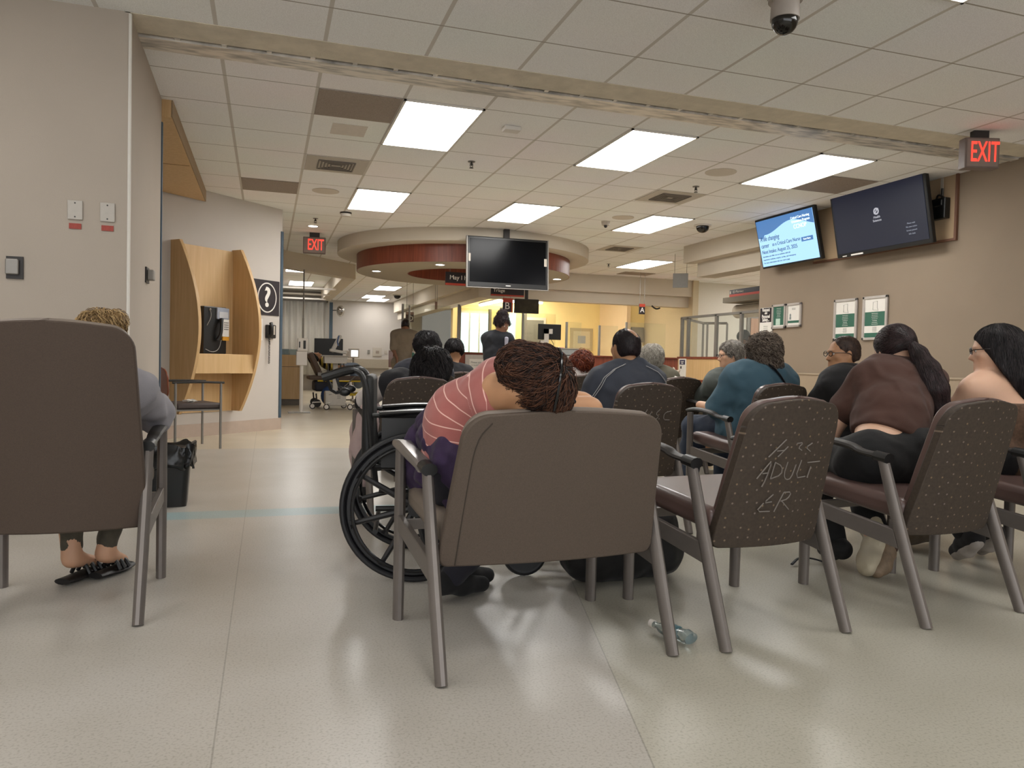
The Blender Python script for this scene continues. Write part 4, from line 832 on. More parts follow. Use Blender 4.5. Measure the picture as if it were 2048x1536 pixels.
# things on the yellow wall
def wall_item(name, x, z, w, h, m, label, cat, y=18.49, d=.03):
    g = G(); g.box(x-w/2, x+w/2, y-d, y, z-h/2, z+h/2); return tag(g.build(name, m, smooth=False, bevel=.004), label, cat)
t = thing('wall_frame', 'pale square framed picture on the yellow wall behind the glass', 'picture', (7.9, 18.5, 1.55), 0)
g = G(); g.box(-.34, .30, -.03, 0, -.28, .32); g.build('frame', mat('pale_frame', '#b5a888', .6), t, smooth=False); g = G(); g.box(-.26, .22, -.035, -.03, -.2, .24); g.build('mount', mat('mount_paper', '#c9c0a4', .7), t, smooth=False); g = G(); g.box(-.13, .09, -.04, -.035, -.08, .12); g.build('print', mat('print_blue', '#9aa0a6', .7), t, smooth=False)
t = thing('paper_dispenser', 'grey dispenser with paper sheets at the edge of the peach wall', 'dispenser', (8.72, 16.98, 1.25), 0)
g = G(); g.box(-.17, .17, -.06, 0, .25, .62); g.build('upper_case', M_grey, t, smooth=False, bevel=.01); g = G(); g.box(-.15, .15, -.04, 0, -.2, .24); g.build('sheets', M_paper, t, smooth=False)
g = G(); g.prism([(9.3, 0), (10.55, 0), (10.55, 2.52), (9.3, 2.34)], 16.85, 16.95, 'xz'); tag(g.build('partition_panel', mat('grey_panel', '#8f8470', .75, var=.03), smooth=False), 'tall grey-brown panel with a sloping top in reception', 'panel')
g = G(); g.box(9.35, 10.35, 16.5, 16.84, 1.28, 1.31); g.box(9.35, 9.38, 16.5, 16.84, .9, 1.3); g.box(10.3, 10.35, 16.5, 16.84, .9, 1.3); tag(g.build('desk_shelf', mat('shelf_olive', '#6f6650', .6), smooth=False), 'low shelf in front of the grey panel', 'shelf')
g = G(); g.box(9.55, 10.0, 16.52, 16.82, 1.311, 1.43); tag(g.build('printer', mat('printer_grey', '#7b746a', .5), smooth=False, bevel=.02), 'grey printer on the low shelf before the grey panel', 'printer')
g = G(); g.tube([(8.0, 14.9, 2.24), (8.05, 14.9, 2.2), (8.12, 14.9, 2.17), (8.2, 14.9, 2.2)], .018, 6, 2); tag(g.build('hanging_cable', M_dark), 'short black cable hanging from the soffit right of letter A', 'cable')
# interior glass and posts behind the standing woman
for (x, y, w_, zt, lb) in ((4.0, 16.2, 1.0, 2.1, 'tall inner glass partition near the blue windows'), (4.9, 16.9, .9, 2.1, 'tall inner glass partition behind the woman at the counter')):
    t = thing('inner_partition', lb, 'glass partition', (x, y, 0), .1, 'inner glass partitions')
    g = G(); g.box(0, w_, -.005, .005, .1, zt); g.build('pane', glass('green_glass', '#f6f7ee', .06), t, smooth=False)
    g = G(); g.box(-.03, .03, -.03, .03, 0, zt+.05); g.box(w_-.03, w_+.03, -.03, .03, 0, zt+.05); g.build('post', M_grey, t, smooth=False)
t = thing('inner_doorway', 'grey framed doorway inside reception behind the standing woman', 'doorway', (6.55, 18.46, 0), 0)
g = G(); g.box(-.3, .3, -.03, 0, 0, 2.1); g.build('frame', M_trim, t, smooth=False); g = G(); g.box(-.24, .24, -.04, -.03, 0, 2.03); g.build('opening', mat('grey_opening', '#77756e', .7), t, smooth=False)

# corridor desk partition with glass above
t = thing('desk_partition', 'maple half wall with cherry cap rails before the corridor', 'partition', (6.3, 8.66, 0), 0)
g = G(); g.box(-.05, .05, 0, 2.06, 0, 1.05); g.box(.05, 1.5, 1.98, 2.06, 0, 1.05); g.build('panel', M_maple, t, smooth=False)
g = G(); g.box(-.06, .06, 0, 2.08, 1.05, 1.085); g.box(.06, 1.5, 1.97, 2.08, 1.05, 1.085); g.build('cap', M_cherry, t, smooth=False); g = G(); g.box(-.056, -.049, 0, 2.08, .70, .735); g.build('mid_rail', M_cherry, t, smooth=False)
t = thing('desk_glazing', 'grey framed glass screen standing on the maple half wall', 'glass screen', (6.3, 8.66, 1.085), 0)
g = G(); g.box(-.02, .02, 0, 2.06, .60, .635)
for y_ in (0.45, 1.07, 1.85, 2.04): g.box(-.02, .02, y_-.025, y_+.025, 0, .62)
g.build('frame', M_grey, t, smooth=False); g = G(); g.box(-.004, .004, 0, 2.04, 0, .6); g.build('pane', glass('screen_glass', '#f8faf8', .03), t, smooth=False)
g = G()
P0 = Vector((.02, 2.03, 0)); P1 = Vector((.95, 2.95, 0)); P2 = Vector((1.28, 2.72, 0))
for a, b2 in ((P0, P1), (P1, P2)): g.tube([a+Vector((0, 0, .61)), b2+Vector((0, 0, .61))], .022, 4)
for q in (P1, P1+Vector((.06, -.04, 0)), P2): g.tube([q, q+Vector((0, 0, .61))], .022, 4)
g.build('return_frame', M_grey, t, smooth=False)
t = thing('partition_poster', 'white poster with a navy header on the maple half wall', 'poster', (6.248, 10.58, .745), -PI/2)
g = G(); g.box(-.09, .12, -.01, 0, 0, .31); g.build('sheet', M_paper, t, smooth=False); g = G(); g.box(-.06, .10, -.012, -.01, .215, .29); g.build('header', mat('poster_navy', '#2b2b4e', .6), t, smooth=False); g = G(); g.box(-.06, .1, -.012, -.01, .012, .03); g.box(-.04, 0, -.012, -.01, .15, .19); g.build('footer', M_dark, t, smooth=False)
text('lettering', 'Hospital\nSafety', .026, M_letter, t, (.02, -.0135, .25), TR)
# ---- curtain bay contents
for i, y_ in enumerate((18.0, 19.7, 21.2)):
    g = G(); g.box(.0, 1.5, y_-.02, y_+.02, 2.5, 2.54); tag(g.build('curtain_track', M_white, smooth=False), ('nearest', 'middle', 'farthest')[i]+' white curtain track crossing the bay', 'curtain track', 'curtain tracks in the bay')
g = G(); g.grid(lambda u, v: (.0+1.62*u, 22.1+.035*math.sin(u*60), .45+2.05*v), 90, 2); tag(g.build('privacy_curtain', mat('curtain_cloth', '#c9c6bf', .8, alpha=.93, var=.02), solid=.004), 'pale privacy curtain hanging across the end of the bay', 'curtain')
t = thing('sanitiser_stand', 'tall white hand sanitiser stand with a thin pole', 'dispenser stand', (.56, 13.3, 0), 0)
g = G(); g.tube([(0, 0, 0), (0, 0, .82)], .03, 8); g.build('lower_pole', M_white, t); g = G(); g.tube([(.02, .03, .8), (.02, .03, 2.42)], .013, 8); g.tube([(.02, .03, .8), (.02, .03, 1.6)], .017, 8); g.build('upper_pole', M_grey, t)
g = G(); g.box(-.09, .085, -.06, .06, .80, 1.04); g.box(-.075, .09, -.08, .06, 1.04, 1.26); g.build('dispenser', M_white, t, smooth=False, bevel=.012); g = G(); g.box(-.05, -.03, -.083, -.08, 1.1, 1.2); g.box(.02, .06, -.083, -.08, 1.08, 1.22); g.build('window', M_dark, t, smooth=False)
g = G(); g.box(-.21, .15, -.14, .14, 0, .012); g.build('base_plate', M_grey, t, smooth=False)
t = thing('maple_desk', 'maple veneer desk at the mouth of the curtain bay', 'desk', (.40, 15.3, 0), 0)
g = G(); g.box(-.35, .26, 0, .6, .12, .98); g.build('body', M_maple, t, smooth=False, bevel=.004); g = G(); g.box(-.35, .262, -.003, .6, .745, .752); g.build('drawer_gap', M_dark, t, smooth=False); g = G(); g.box(-.35, .24, .03, .6, 0, .12); g.build('plinth', mat('plinth_grey', '#6f6860', .7), t, smooth=False)
for i, (x, m_) in enumerate(((.06, '#b5bdb8'), (.24, '#7f9296'), (.42, '#9fb0b2'))):
    g = G(); g.box(x, x+.17, 15.35, 15.47, .98, 1.09); tag(g.build('glove_box', mat('glove_box_%d' % i, m_, .6, var=.1, scale=20), smooth=False, bevel=.003), ('pale green', 'blue-grey', 'light blue')[i]+' glove box on the maple desk', 'box', 'glove boxes on the desk')
g = G(); g.box(.0, .1, 15.5, 15.6, 1.09, 1.2); tag(g.build('small_carton', mat('carton_grey', '#8d9a9a', .6), smooth=False), 'small grey carton on top of the glove boxes', 'box')
# desk monitor
t = thing('bay_monitor', 'large black monitor standing in the curtain bay', 'monitor', (1.22, 16.2, .98), -.08)
g = G(); g.box(-.29, .29, 0, .04, 0, .36); g.build('casing', M_black, t, smooth=False, bevel=.008); g = G(); g.box(-.03, .03, .04, .08, -.4, .2); g.build('stand', M_dark, t, smooth=False)
# equipment cart
t = thing('medical_cart', 'light grey medical computer cart on four castors', 'cart', (1.18, 14.2, 0), 0)
g = G(); g.box(-.17, .20, -.18, .18, .07, .33); g.build('base_box', mat('cart_grey', '#b5b0a8', .45), t, smooth=False, bevel=.02)
g = G()
for k in range(5): g.box(.04, .10, -.183, -.18, .20+.018*k, .208+.018*k)
g.box(-.11, -.06, -.183, -.18, .27, .285); g.build('vent', M_grey, t, smooth=False)
for i, (x, y_) in enumerate(((-.15, -.22), (.27, -.2), (-.38, .05), (.2, .25))):
    g = G(); g.lathe([(.045+.009*math.cos(a), .012*math.sin(a)) for a in [2*PI*k/8 for k in range(8)]], (x, y_, .055), 24, Matrix.Rotation(PI/2, 3, 'X'), True); g.build('castor', M_dark, t)
    g2 = G(); g2.cone((x, y_-.015, .055), (x, y_+.015, .055), .037, seg=20); g2.tube([(x*.6, y_*.8, .13), (x, y_, .12), (x, y_, .06)], .012, 6); g2.build('castor_hub', M_white, t)
g = G(); g.box(-.03, .06, -.03, .05, .33, .84); g.build('column', mat('cart_grey', '#b5b0a8', .45), t, smooth=False, bevel=.01)
g = G(); g.prism([(-.19, .84), (.20, .84), (.22, .97), (-.2, .97)], -.16, .2, 'xz'); g.box(-.24, .23, -.2, .22, .965, .985); g.build('work_tray', mat('cart_grey', '#b5b0a8', .45), t, smooth=False, bevel=.008)
g = G(); g.obox((.06, 0, 1.06), (.3, .25, .05), (0, -.25+.4, 0)); g.obox((.02, 0, 1.2), (.06, .22, .34), (0, .45, 0)); g.build('device', mat('cart_light', '#c4c0b8', .4), t, smooth=False, bevel=.01)
g = G(); g.tube([(.06, -.12, 1.34), (.03, -.14, 1.24), (.05, -.14, 1.16)], .012, 6, 1); g.build('blue_lead', mat('lead_blue', '#3f5a8a', .5), t)
g = G()
for x in (-.13, .09, .15): g.tube([(x, -.15, .84), (x+.01, -.17, .74), (x-.01, -.16, .66)], .012, 6, 1)
g.build('cables', M_dark, t)
# vital signs monitor
t = thing('vitals_monitor', 'vital signs monitor with a bright white screen on a pole', 'medical monitor', (1.76, 16.5, 0), 0)
g = G(); g.tube([(0, 0, .05), (0, 0, 1.0)], .02, 8); g.box(-.06, .08, -.08, .05, .62, .80); g.build('pole', M_grey, t, smooth=False); g = G(); g.box(-.11, .12, -.04, .05, .95, 1.15); g.box(-.16, -.08, -.05, .04, .97, 1.1); g.build('casing', M_white, t, smooth=False, bevel=.012)
g = G(); g.box(-.05, .09, -.045, -.04, .98, 1.11); g.build('screen', emit('vital_screen', (.9, .95, 1), 1.3), t, smooth=False)
g = G(); g.ell((.13, -.05, .68), (.045, .04, .07)); g.tube([(-.05, -.06, .9), (-.03, -.1, .75), (.02, -.08, .6)], .01, 6, 1); g.build('canister', M_white, t)
g = G(); g.tube([(-.25, 0, .05), (.25, 0, .05)], .02, 6); g.tube([(0, -.25, .05), (0, .25, .05)], .02, 6)
for x, y_ in ((-.25, 0), (.25, 0), (0, -.25), (0, .25)): g.ell((x, y_, .035), .035, u=10, v=8)
g.build('castor_base', M_grey, t)
# stretcher with yellow rail
t = thing('stretcher', 'ambulance stretcher with a bright yellow frame', 'stretcher', (1.50, 15.05+.0, 0), .05)
M_ylw = mat('yellow_frame', '#d6b82a', .4)
g = G(); g.tube([(.25, -.3, .46), (.38, -.3, .47), (.50, -.3, .25), (.0, -.3, .24)], .018, 8, 1); g.tube([(.25, .3, .46), (.38, .3, .47), (.50, .3, .25), (-.4, .3, .24)], .018, 8, 1); g.tube([(.50, -.3, .25), (.50, .3, .25)], .018, 8); g.tube([(-.6, -.3, .5), (.2, -.3, .5)], .015, 8); g.build('rail', M_ylw, t)
g = G(); g.box(-.75, .35, -.28, .28, .52, .60); g.build('mattress', mat('mattress_tan', '#5c4a40', .6), t, bevel=.02)
g = G(); g.obox((-.62, 0, .78), (.10, .52, .55), (0, -.45, 0)); g.build('backrest', mat('mattress_tan', '#5c4a40', .6), t, bevel=.03)
g = G(); g.box(-.6, .0, -.33, -.31, .60, .66); g.box(-.55, .1, -.34, -.32, .68, .695); g.tube([(-.5, -.33, .6), (-.2, -.33, .3), (.1, -.33, .28)], .012, 6); g.tube([(.1, -.33, .6), (-.2, -.33, .3), (-.5, -.33, .15)], .012, 6); g.build('side_bar', M_grey, t, smooth=False)
g = G(); g.box(-.65, .0, -.3, .25, .3, .5); g.build('under_bag', mat('bag_dark', '#1d1f2a', .7), t, bevel=.04)
g = G(); g.ell((-.4, -.3, .22), (.14, .08, .18)); g.build('blue_bag', mat('bag_blue', '#26406e', .6), t)
for x in (-.6, .44):
    for y_ in (-.25, .25):
        g = G(); g.cone((x, y_-.02, .075), (x, y_+.02, .075), .075, seg=20); g.tube([(x, y_, .08), (x-.02, y_, .26)], .015, 6); g.build('wheel', M_dark, t)
t = thing('convex_mirror', 'round silver observation mirror on a wall bracket', 'mirror', (1.93, 21.6, 2.25), -.5)
g = G(); g.ell((0, 0, 0), (.12, .05, .16)); g.build('rim', mat('mirror_rim', '#c9c5bf', .2, metal=.7), t); g = G(); g.ell((0, -.03, 0), (.085, .035, .12)); g.build('glass', mat('mirror_face', '#8f8a84', .1, metal=.8), t); g = G(); g.tube([(0, .03, .02), (-.36, .25, .03)], .015, 6); g.build('bracket', M_dark, t)
for i, (x, z, w_, h_, m_, lb) in enumerate(((3.50, 1.17, .30, .28, M_offw, 'square beige panel with a dark socket on the back wall'), (3.22, 1.17, .08, .12, M_grey, 'small grey switch left of the beige panel on the back wall'), (3.78, 1.17, .08, .1, M_offw, 'small beige switch right of the beige panel on the back wall'))):
    g = G(); g.box(x-w_/2, x+w_/2, 25.47, 25.5, z-h_/2, z+h_/2); o = tag(g.build('wall_switch', m_, smooth=False), lb, 'wall plate')
    if i == 0: g = G(); g.box(x-.05, x+.06, 25.46, 25.475, z-.05, z+.04); g.build('socket', M_brown, o, smooth=False)
t = thing('water_cooler', 'small blue and white bin standing by the back wall ledge', 'bin', (3.62, 22.5, 0), 0)
g = G(); g.box(-.15, .15, -.15, .15, 0, .62); g.build('body', mat('pale_blue', '#8fb0bf', .5), t, bevel=.02); g = G(); g.box(-.16, .16, -.16, .16, .62, .72); g.build('lid', M_white, t, bevel=.02)
# ================================================================ figures: smooth solid bodies grown from a posed skeleton
def V(*a): return np.array(a, float)
class SDF:
    def __init__(s, vox=.012): s.p = []; s.vox = vox; s.clips = []; s.noise = None
    def cap(s, a, b, ra, rb=None, k=.03): s.p.append(('c', V(*a), V(*b), ra, ra if rb is None else rb, k)); return s
    def chain(s, pts, rs, k=.03):
        for i in range(len(pts)-1): s.cap(pts[i], pts[i+1], rs[i], rs[i+1], k)
        return s
    def ell(s, c, r, R=None, k=.03): s.p.append(('e', V(*c), V(*r), np.eye(3) if R is None else R, k)); return s
    def cut(s, c, r, R=None, k=.01): s.p.append(('s', V(*c), V(*r), np.eye(3) if R is None else R, k)); return s
    def clip(s, point, normal): s.clips.append((V(*point), V(*normal)/np.linalg.norm(normal))); return s   # keep the side the normal points away from
    def mesh(s):
        lo = np.full(3, 1e9); hi = -lo
        for q in s.p:
            if q[0] == 'c': r = max(q[3], q[4]); L = np.minimum(q[1], q[2])-r; H = np.maximum(q[1], q[2])+r
            elif q[0] == 'e': r = max(q[2]); L = q[1]-r; H = q[1]+r
            else: continue
            lo = np.minimum(lo, L); hi = np.maximum(hi, H)
        v = s.vox; pad = 4*v+.02; lo -= pad; hi += pad; n = np.ceil((hi-lo)/v).astype(int)+1
        F = np.full(n, .5, np.float32)
        for q in s.p:
            if q[0] == 'c': r = max(q[3], q[4]); L = np.minimum(q[1], q[2])-r; H = np.maximum(q[1], q[2])+r; k = q[5]
            else: r = max(q[2]); L = q[1]-r; H = q[1]+r; k = q[4]
            m = k+3*v+.02
            i0 = np.maximum(0, np.floor((L-m-lo)/v).astype(int)); i1 = np.minimum(n, np.ceil((H+m-lo)/v).astype(int)+1)
            if (i1 <= i0).any(): continue
            ax = [lo[j]+v*np.arange(i0[j], i1[j]) for j in range(3)]
            P = np.stack(np.meshgrid(*ax, indexing='ij'), -1)
            if q[0] == 'c':
                ab = q[2]-q[1]; L2 = ab@ab+1e-12; t = np.clip(((P-q[1])@ab)/L2, 0, 1); d = np.linalg.norm(P-q[1]-t[..., None]*ab, axis=-1)-(q[3]+(q[4]-q[3])*t)
            else:
                l = (P-q[1])@q[3]; k0 = np.linalg.norm(l/q[2], axis=-1); k1 = np.linalg.norm(l/(q[2]**2), axis=-1)+1e-9; d = k0*(k0-1)/k1
            S = F[i0[0]:i1[0], i0[1]:i1[1], i0[2]:i1[2]]
            if q[0] == 's':
                h = np.clip(.5-.5*(S+d)/k, 0, 1); S[...] = S*(1-h)+(-d)*h+k*h*(1-h)
            else:
                h = np.clip(.5+.5*(d-S)/k, 0, 1); S[...] = d*(1-h)+S*h-k*h*(1-h)
        ax = [lo[j]+v*np.arange(n[j]) for j in range(3)]
        if s.noise or s.clips:
            X, Y, Z = np.meshgrid(*ax, indexing='ij')
            if s.noise:
                for (a, f, ph) in s.noise: F += a*np.sin(X*f+ph+1.3*np.sin(Z*f*.6+ph))*np.sin(Y*f*.9+ph*2+np.sin(X*f*.5))*np.sin(Z*f*.8+ph*3+1.1*np.sin(Y*f*.7))
            for (c, nn) in s.clips: F = np.maximum(F, (X-c[0])*nn[0]+(Y-c[1])*nn[1]+(Z-c[2])*nn[2])
        return nets(F, lo, v)
def nets(F, lo, v):
    """surface nets: one vertex per crossed cell, one quad per crossed edge"""
    I = F < 0; c = [F[a:F.shape[0]-1+a, b:F.shape[1]-1+b, d:F.shape[2]-1+d] for a in (0, 1) for b in (0, 1) for d in (0, 1)]
    cnt = sum((q < 0).astype(np.int8) for q in c); act = (cnt > 0) & (cnt < 8)
    idx = np.full(act.shape, -1, np.int64); ii = np.argwhere(act); idx[act] = np.arange(len(ii))
    vals = np.stack([q[act] for q in c], -1); off = np.array([(a, b, d) for a in (0, 1) for b in (0, 1) for d in (0, 1)], float)
    acc = np.zeros((len(ii), 3)); w = np.zeros(len(ii))
    for a in range(8):
        for b in range(a+1, 8):
            if np.abs(off[a]-off[b]).sum() != 1: continue
            fa, fb = vals[:, a], vals[:, b]; m = (fa < 0) != (fb < 0); t = np.where(m, fa/np.where(m, fa-fb, 1), 0)
            acc += np.where(m[:, None], off[a]+(off[b]-off[a])*t[:, None], 0); w += m
    P = lo+v*(ii+acc/np.maximum(w, 1)[:, None]); quads = []
    for ax in range(3):
        o = [0, 0, 0]; o[ax] = 1; sl0 = [slice(1, -1)]*3; sl0[ax] = slice(0, -1); sl1 = [slice(1, -1)]*3; sl1[ax] = slice(1, None)
        A = I[tuple(sl0)]; B = I[tuple(sl1)]; e = np.argwhere(A != B); inside = A[tuple(e.T)]
        base = e.copy(); 
        for j in range(3):
            if j != ax: base[:, j] += 1
        u, w2 = [(1, 2), (2, 0), (0, 1)][ax]
        def g(du, dw):
            q = base.copy(); q[:, u] -= du; q[:, w2] -= dw; return idx[tuple(q.T)]
        Q = np.stack([g(1, 1), g(0, 1), g(0, 0), g(1, 0)], -1); Q[~inside] = Q[~inside][:, ::-1]; quads.append(Q)
    Q = np.concatenate(quads); Q = Q[(Q >= 0).all(1)]
    return P, Q
def mesh_obj(name, P, Q, m, parent=None, smooth_it=0, attr=None):
    me = bpy.data.meshes.new(name); me.vertices.add(len(P)); me.vertices.foreach_set('co', np.asarray(P, np.float32).ravel())
    me.loops.add(Q.size); me.loops.foreach_set('vertex_index', Q.astype(np.int32).ravel()); me.polygons.add(len(Q))
    me.polygons.foreach_set('loop_start', np.arange(0, Q.size, Q.shape[1], dtype=np.int32)); me.update(calc_edges=True); me.validate()
    me.polygons.foreach_set('use_smooth', np.ones(len(me.polygons), bool)); me.materials.append(m)
    if attr is not None:
        a = me.attributes.new('band', 'FLOAT', 'POINT'); a.data.foreach_set('value', np.asarray(attr, np.float32))
    o = bpy.data.objects.new(name, me); col.objects.link(o)
    if parent: o.parent = parent
    return o
def relax(P, Q, it=2):
    n = len(P); a = Q.ravel(); b = np.roll(Q, -1, 1).ravel()
    for _ in range(it):
        S = np.zeros_like(P); C = np.zeros(n); np.add.at(S, a, P[b]); np.add.at(C, a, 1); np.add.at(S, b, P[a]); np.add.at(C, b, 1); P = .5*P+.5*S/np.maximum(C, 1)[:, None]
    return P
def normals(P, Q):
    fn = np.cross(P[Q[:, 2]]-P[Q[:, 0]], P[Q[:, 3]]-P[Q[:, 1]]); Nn = np.zeros_like(P)
    for j in range(4): np.add.at(Nn, Q[:, j], fn)
    return Nn/(np.linalg.norm(Nn, axis=1)[:, None]+1e-12)
def strands(P, Q, n, length, flow, curl=0, lift=.002, r=.0016, seed=1, seg=7, freq=60, droop=.0, region=None, rand=.16):
    """thin locks of hair combed along a base surface, returned as one quad mesh"""
    from mathutils.kdtree import KDTree
    rng = np.random.default_rng(seed); Nn = normals(P, Q); I = rng.integers(0, len(P), n)
    kd = KDTree(len(P))
    for i, q in enumerate(P): kd.insert(q, i)
    kd.balance()
    J = I.copy(); p = P[I].copy(); L = length*rng.uniform(.55, 1.25, len(I)); ph = rng.uniform(0, 6.28, len(I)); jit = rng.normal(0, rand, p.shape); pts = []; N0 = Nn[I]; lf = lift*rng.uniform(.3, 1.3, len(I))
    last = None
    for i in range(seg+1):
        t = i/seg; nn = Nn[J]; d = flow(p, nn)+jit; d -= nn*(d*nn).sum(1)[:, None]; d /= np.linalg.norm(d, axis=1)[:, None]+1e-9
        if last is not None: d = unitrows(d*.6+last*.4)
        last = d; side = np.cross(nn, d); q = p+nn*((-.0025 if i == 0 else 0)+lf*math.sin(PI*min(1, t*.85+.1)))[:, None]
        if curl: q = q+side*(np.sin(ph+t*freq*.1)*curl)[:, None]+nn*((1+np.cos(ph+t*freq*.1))*curl*.7)[:, None]*min(1, t*3)
        pts.append(q); p = p+d*(L/seg)[:, None]
        J = np.array([kd.find(x)[1] for x in p]); nn = Nn[J]; dist = ((p-P[J])*nn).sum(1); p = p-nn*np.clip(dist, -.05, .05)[:, None]*(1.0 if not droop else .6)
    T = np.stack(pts, 1); m = T.shape[1]; tan = np.gradient(T, axis=1); s1 = np.cross(tan, N0[:, None, :]); s1 /= np.linalg.norm(s1, axis=-1)[..., None]+1e-9; s2 = np.cross(tan, s1); s2 /= np.linalg.norm(s2, axis=-1)[..., None]+1e-9
    rad = r*np.linspace(1, .3, m)[None, :, None]; ring = [T+s1*rad*math.cos(a)+s2*rad*math.sin(a) for a in (0, 2.094, 4.189)]
    VV = np.stack(ring, 2).reshape(-1, 3); K = len(I); base = (np.arange(K)*m*3)[:, None, None]+(np.arange(m-1)*3)[None, :, None]; j = np.arange(3)[None, None, :]; j2 = (j+1) % 3
    QQ = np.stack([base+j, base+j2, base+3+j2, base+3+j], -1).reshape(-1, 4); return VV, QQ, np.repeat(rng.uniform(0, 1, K)**1.6, m*3)
def unitrows(a): return a/(np.linalg.norm(a, axis=1)[:, None]+1e-9)
def merge(*ms):
    Ps, Qs, o = [], [], 0
    for P, Q in ms: Ps.append(P); Qs.append(Q+o); o += len(P)
    return np.concatenate(Ps), np.concatenate(Qs)
def lerp(a, b, t): return V(*a)*(1-t)+V(*b)*t
def unit(v): v = V(*v); return v/(np.linalg.norm(v)+1e-12)
def frame(f, u):
    f = unit(f); r = unit(np.cross(f, V(*u))); u = np.cross(r, f); return r, f, u      # right, forward, up
def skin(name, c):
    m = mat(name, c, .55, var=.05, scale=18); b = m.node_tree.nodes['Principled BSDF']; b.inputs['Subsurface Weight'].default_value = .08; b.inputs['Subsurface Radius'].default_value = (.02, .008, .004); return m
def cloth(name, c, var=.08, scale=14, rough=.85, bump=.3, fold=.8):
    """woven material with a fine weave and soft long creases"""
    new = name not in MATS; m = mat(name, c, rough, var=var, scale=scale, sheen=.04)
    if new:
        nt = m.node_tree; b = nt.nodes['Principled BSDF']; tc = N(nt, 'ShaderNodeTexCoord'); w = N(nt, 'ShaderNodeTexNoise'); w.inputs['Scale'].default_value = 5; nt.links.new(tc.outputs['Object'], w.inputs['Vector'])
        mp = N(nt, 'ShaderNodeMapping'); mp.inputs['Scale'].default_value = (1, 1, 1.0); mp.inputs['Rotation'].default_value = (.5, .4, .2)
        ad = N(nt, 'ShaderNodeMix', data_type='RGBA', blend_type='LINEAR_LIGHT'); ad.inputs[0].default_value = .10; nt.links.new(tc.outputs['Object'], ad.inputs[6]); nt.links.new(w.outputs['Color'], ad.inputs[7]); nt.links.new(ad.outputs[2], mp.inputs[0])
        f = N(nt, 'ShaderNodeTexNoise', noise_type='RIDGED_MULTIFRACTAL'); f.inputs['Scale'].default_value = 6.5; f.inputs['Detail'].default_value = 2.5; nt.links.new(mp.outputs[0], f.inputs['Vector'])
        b1 = N(nt, 'ShaderNodeBump'); b1.inputs['Strength'].default_value = fold; b1.inputs['Distance'].default_value = .05; nt.links.new(f.outputs['Fac'], b1.inputs['Height'])
        fine = N(nt, 'ShaderNodeTexNoise'); fine.inputs['Scale'].default_value = 420; nt.links.new(tc.outputs['Object'], fine.inputs['Vector'])
        b2 = N(nt, 'ShaderNodeBump'); b2.inputs['Strength'].default_value = bump; b2.inputs['Distance'].default_value = .006; nt.links.new(fine.outputs['Fac'], b2.inputs['Height']); nt.links.new(b1.outputs[0], b2.inputs['Normal']); nt.links.new(b2.outputs[0], b.inputs['Normal'])
    return m
def hairm(name, c, c2=None, rough=.42):
    if name in MATS: return MATS[name]
    m = bpy.data.materials.new(name); m.use_nodes = True; nt = m.node_tree; b = nt.nodes['Principled BSDF']; tc = N(nt, 'ShaderNodeTexCoord')
    nz = N(nt, 'ShaderNodeTexNoise'); nz.inputs['Scale'].default_value = 38; nz.inputs['Detail'].default_value = 5; nt.links.new(tc.outputs['Object'], nz.inputs['Vector'])
    cr = N(nt, 'ShaderNodeValToRGB'); cr.color_ramp.elements[0].position = .35; cr.color_ramp.elements[1].position = .68; cr.color_ramp.elements[0].color = lin(c); cr.color_ramp.elements[1].color = lin(c2 or c)
    at_ = N(nt, 'ShaderNodeAttribute', attribute_name='band'); ad = N(nt, 'ShaderNodeMath', operation='MULTIPLY_ADD'); nt.links.new(at_.outputs['Fac'], ad.inputs[0]); ad.inputs[1].default_value = .75; nt.links.new(nz.outputs['Fac'], ad.inputs[2])
    sb = N(nt, 'ShaderNodeMath', operation='SUBTRACT'); nt.links.new(ad.outputs[0], sb.inputs[0]); sb.inputs[1].default_value = .22; nt.links.new(sb.outputs[0], cr.inputs[0]); nt.links.new(cr.outputs[0], b.inputs['Base Color']); b.inputs['Roughness'].default_value = rough; b.inputs['Specular IOR Level'].default_value = .3
    MATS[name] = m; return m

def add_hand(S, wrist, d, palm, side, curl=.5, sc=1.0):
    """palm, four bent fingers of unequal length, thumb from the side of the palm"""
    d = unit(d); palm = unit(V(*palm)-d*(V(*palm)@d)); acr = np.cross(d, palm)*side; w = V(*wrist)
    base = w+d*.085*sc
    for i, o in enumerate((-.03, -.01, .01, .03)): S.cap(w+d*.012*sc+acr*o*.5*sc, base+acr*o*sc, .015*sc, .0125*sc, .012)
    for i, (o, L) in enumerate(((-.031, .062), (-.0105, .078), (.0105, .083), (.031, .072))):
        a = base+acr*o*sc; dd = d; pts = [a]
        for k, f in enumerate((.45, .32, .23)):
            ang = curl*(.35, .9, 1.0)[k]*(1+.08*i); dd = unit(dd*math.cos(ang)+palm*math.sin(ang)); pts.append(pts[-1]+dd*L*f*sc)
        for k in range(3): S.cap(pts[k], pts[k+1], (.0092, .0085, .0075)[k]*sc, (.0085, .0075, .0065)[k]*sc, .004)
    a = w+d*.03*sc+acr*.028*sc; b = a+unit(d*.75+acr*.65+palm*.3)*.042*sc; c = b+unit(d*.9+acr*.1+palm*(.2+curl*.3))*.034*sc; e = c+unit(d*.9-acr*.1+palm*(.3+curl*.3))*.024*sc
    S.cap(w+d*.012*sc+acr*.012*sc, a, .016*sc, .014*sc, .012); S.cap(a, b, .0135*sc, .011*sc, .008); S.cap(b, c, .0105*sc, .0095*sc, .004); S.cap(c, e, .0095*sc, .0078*sc, .004)
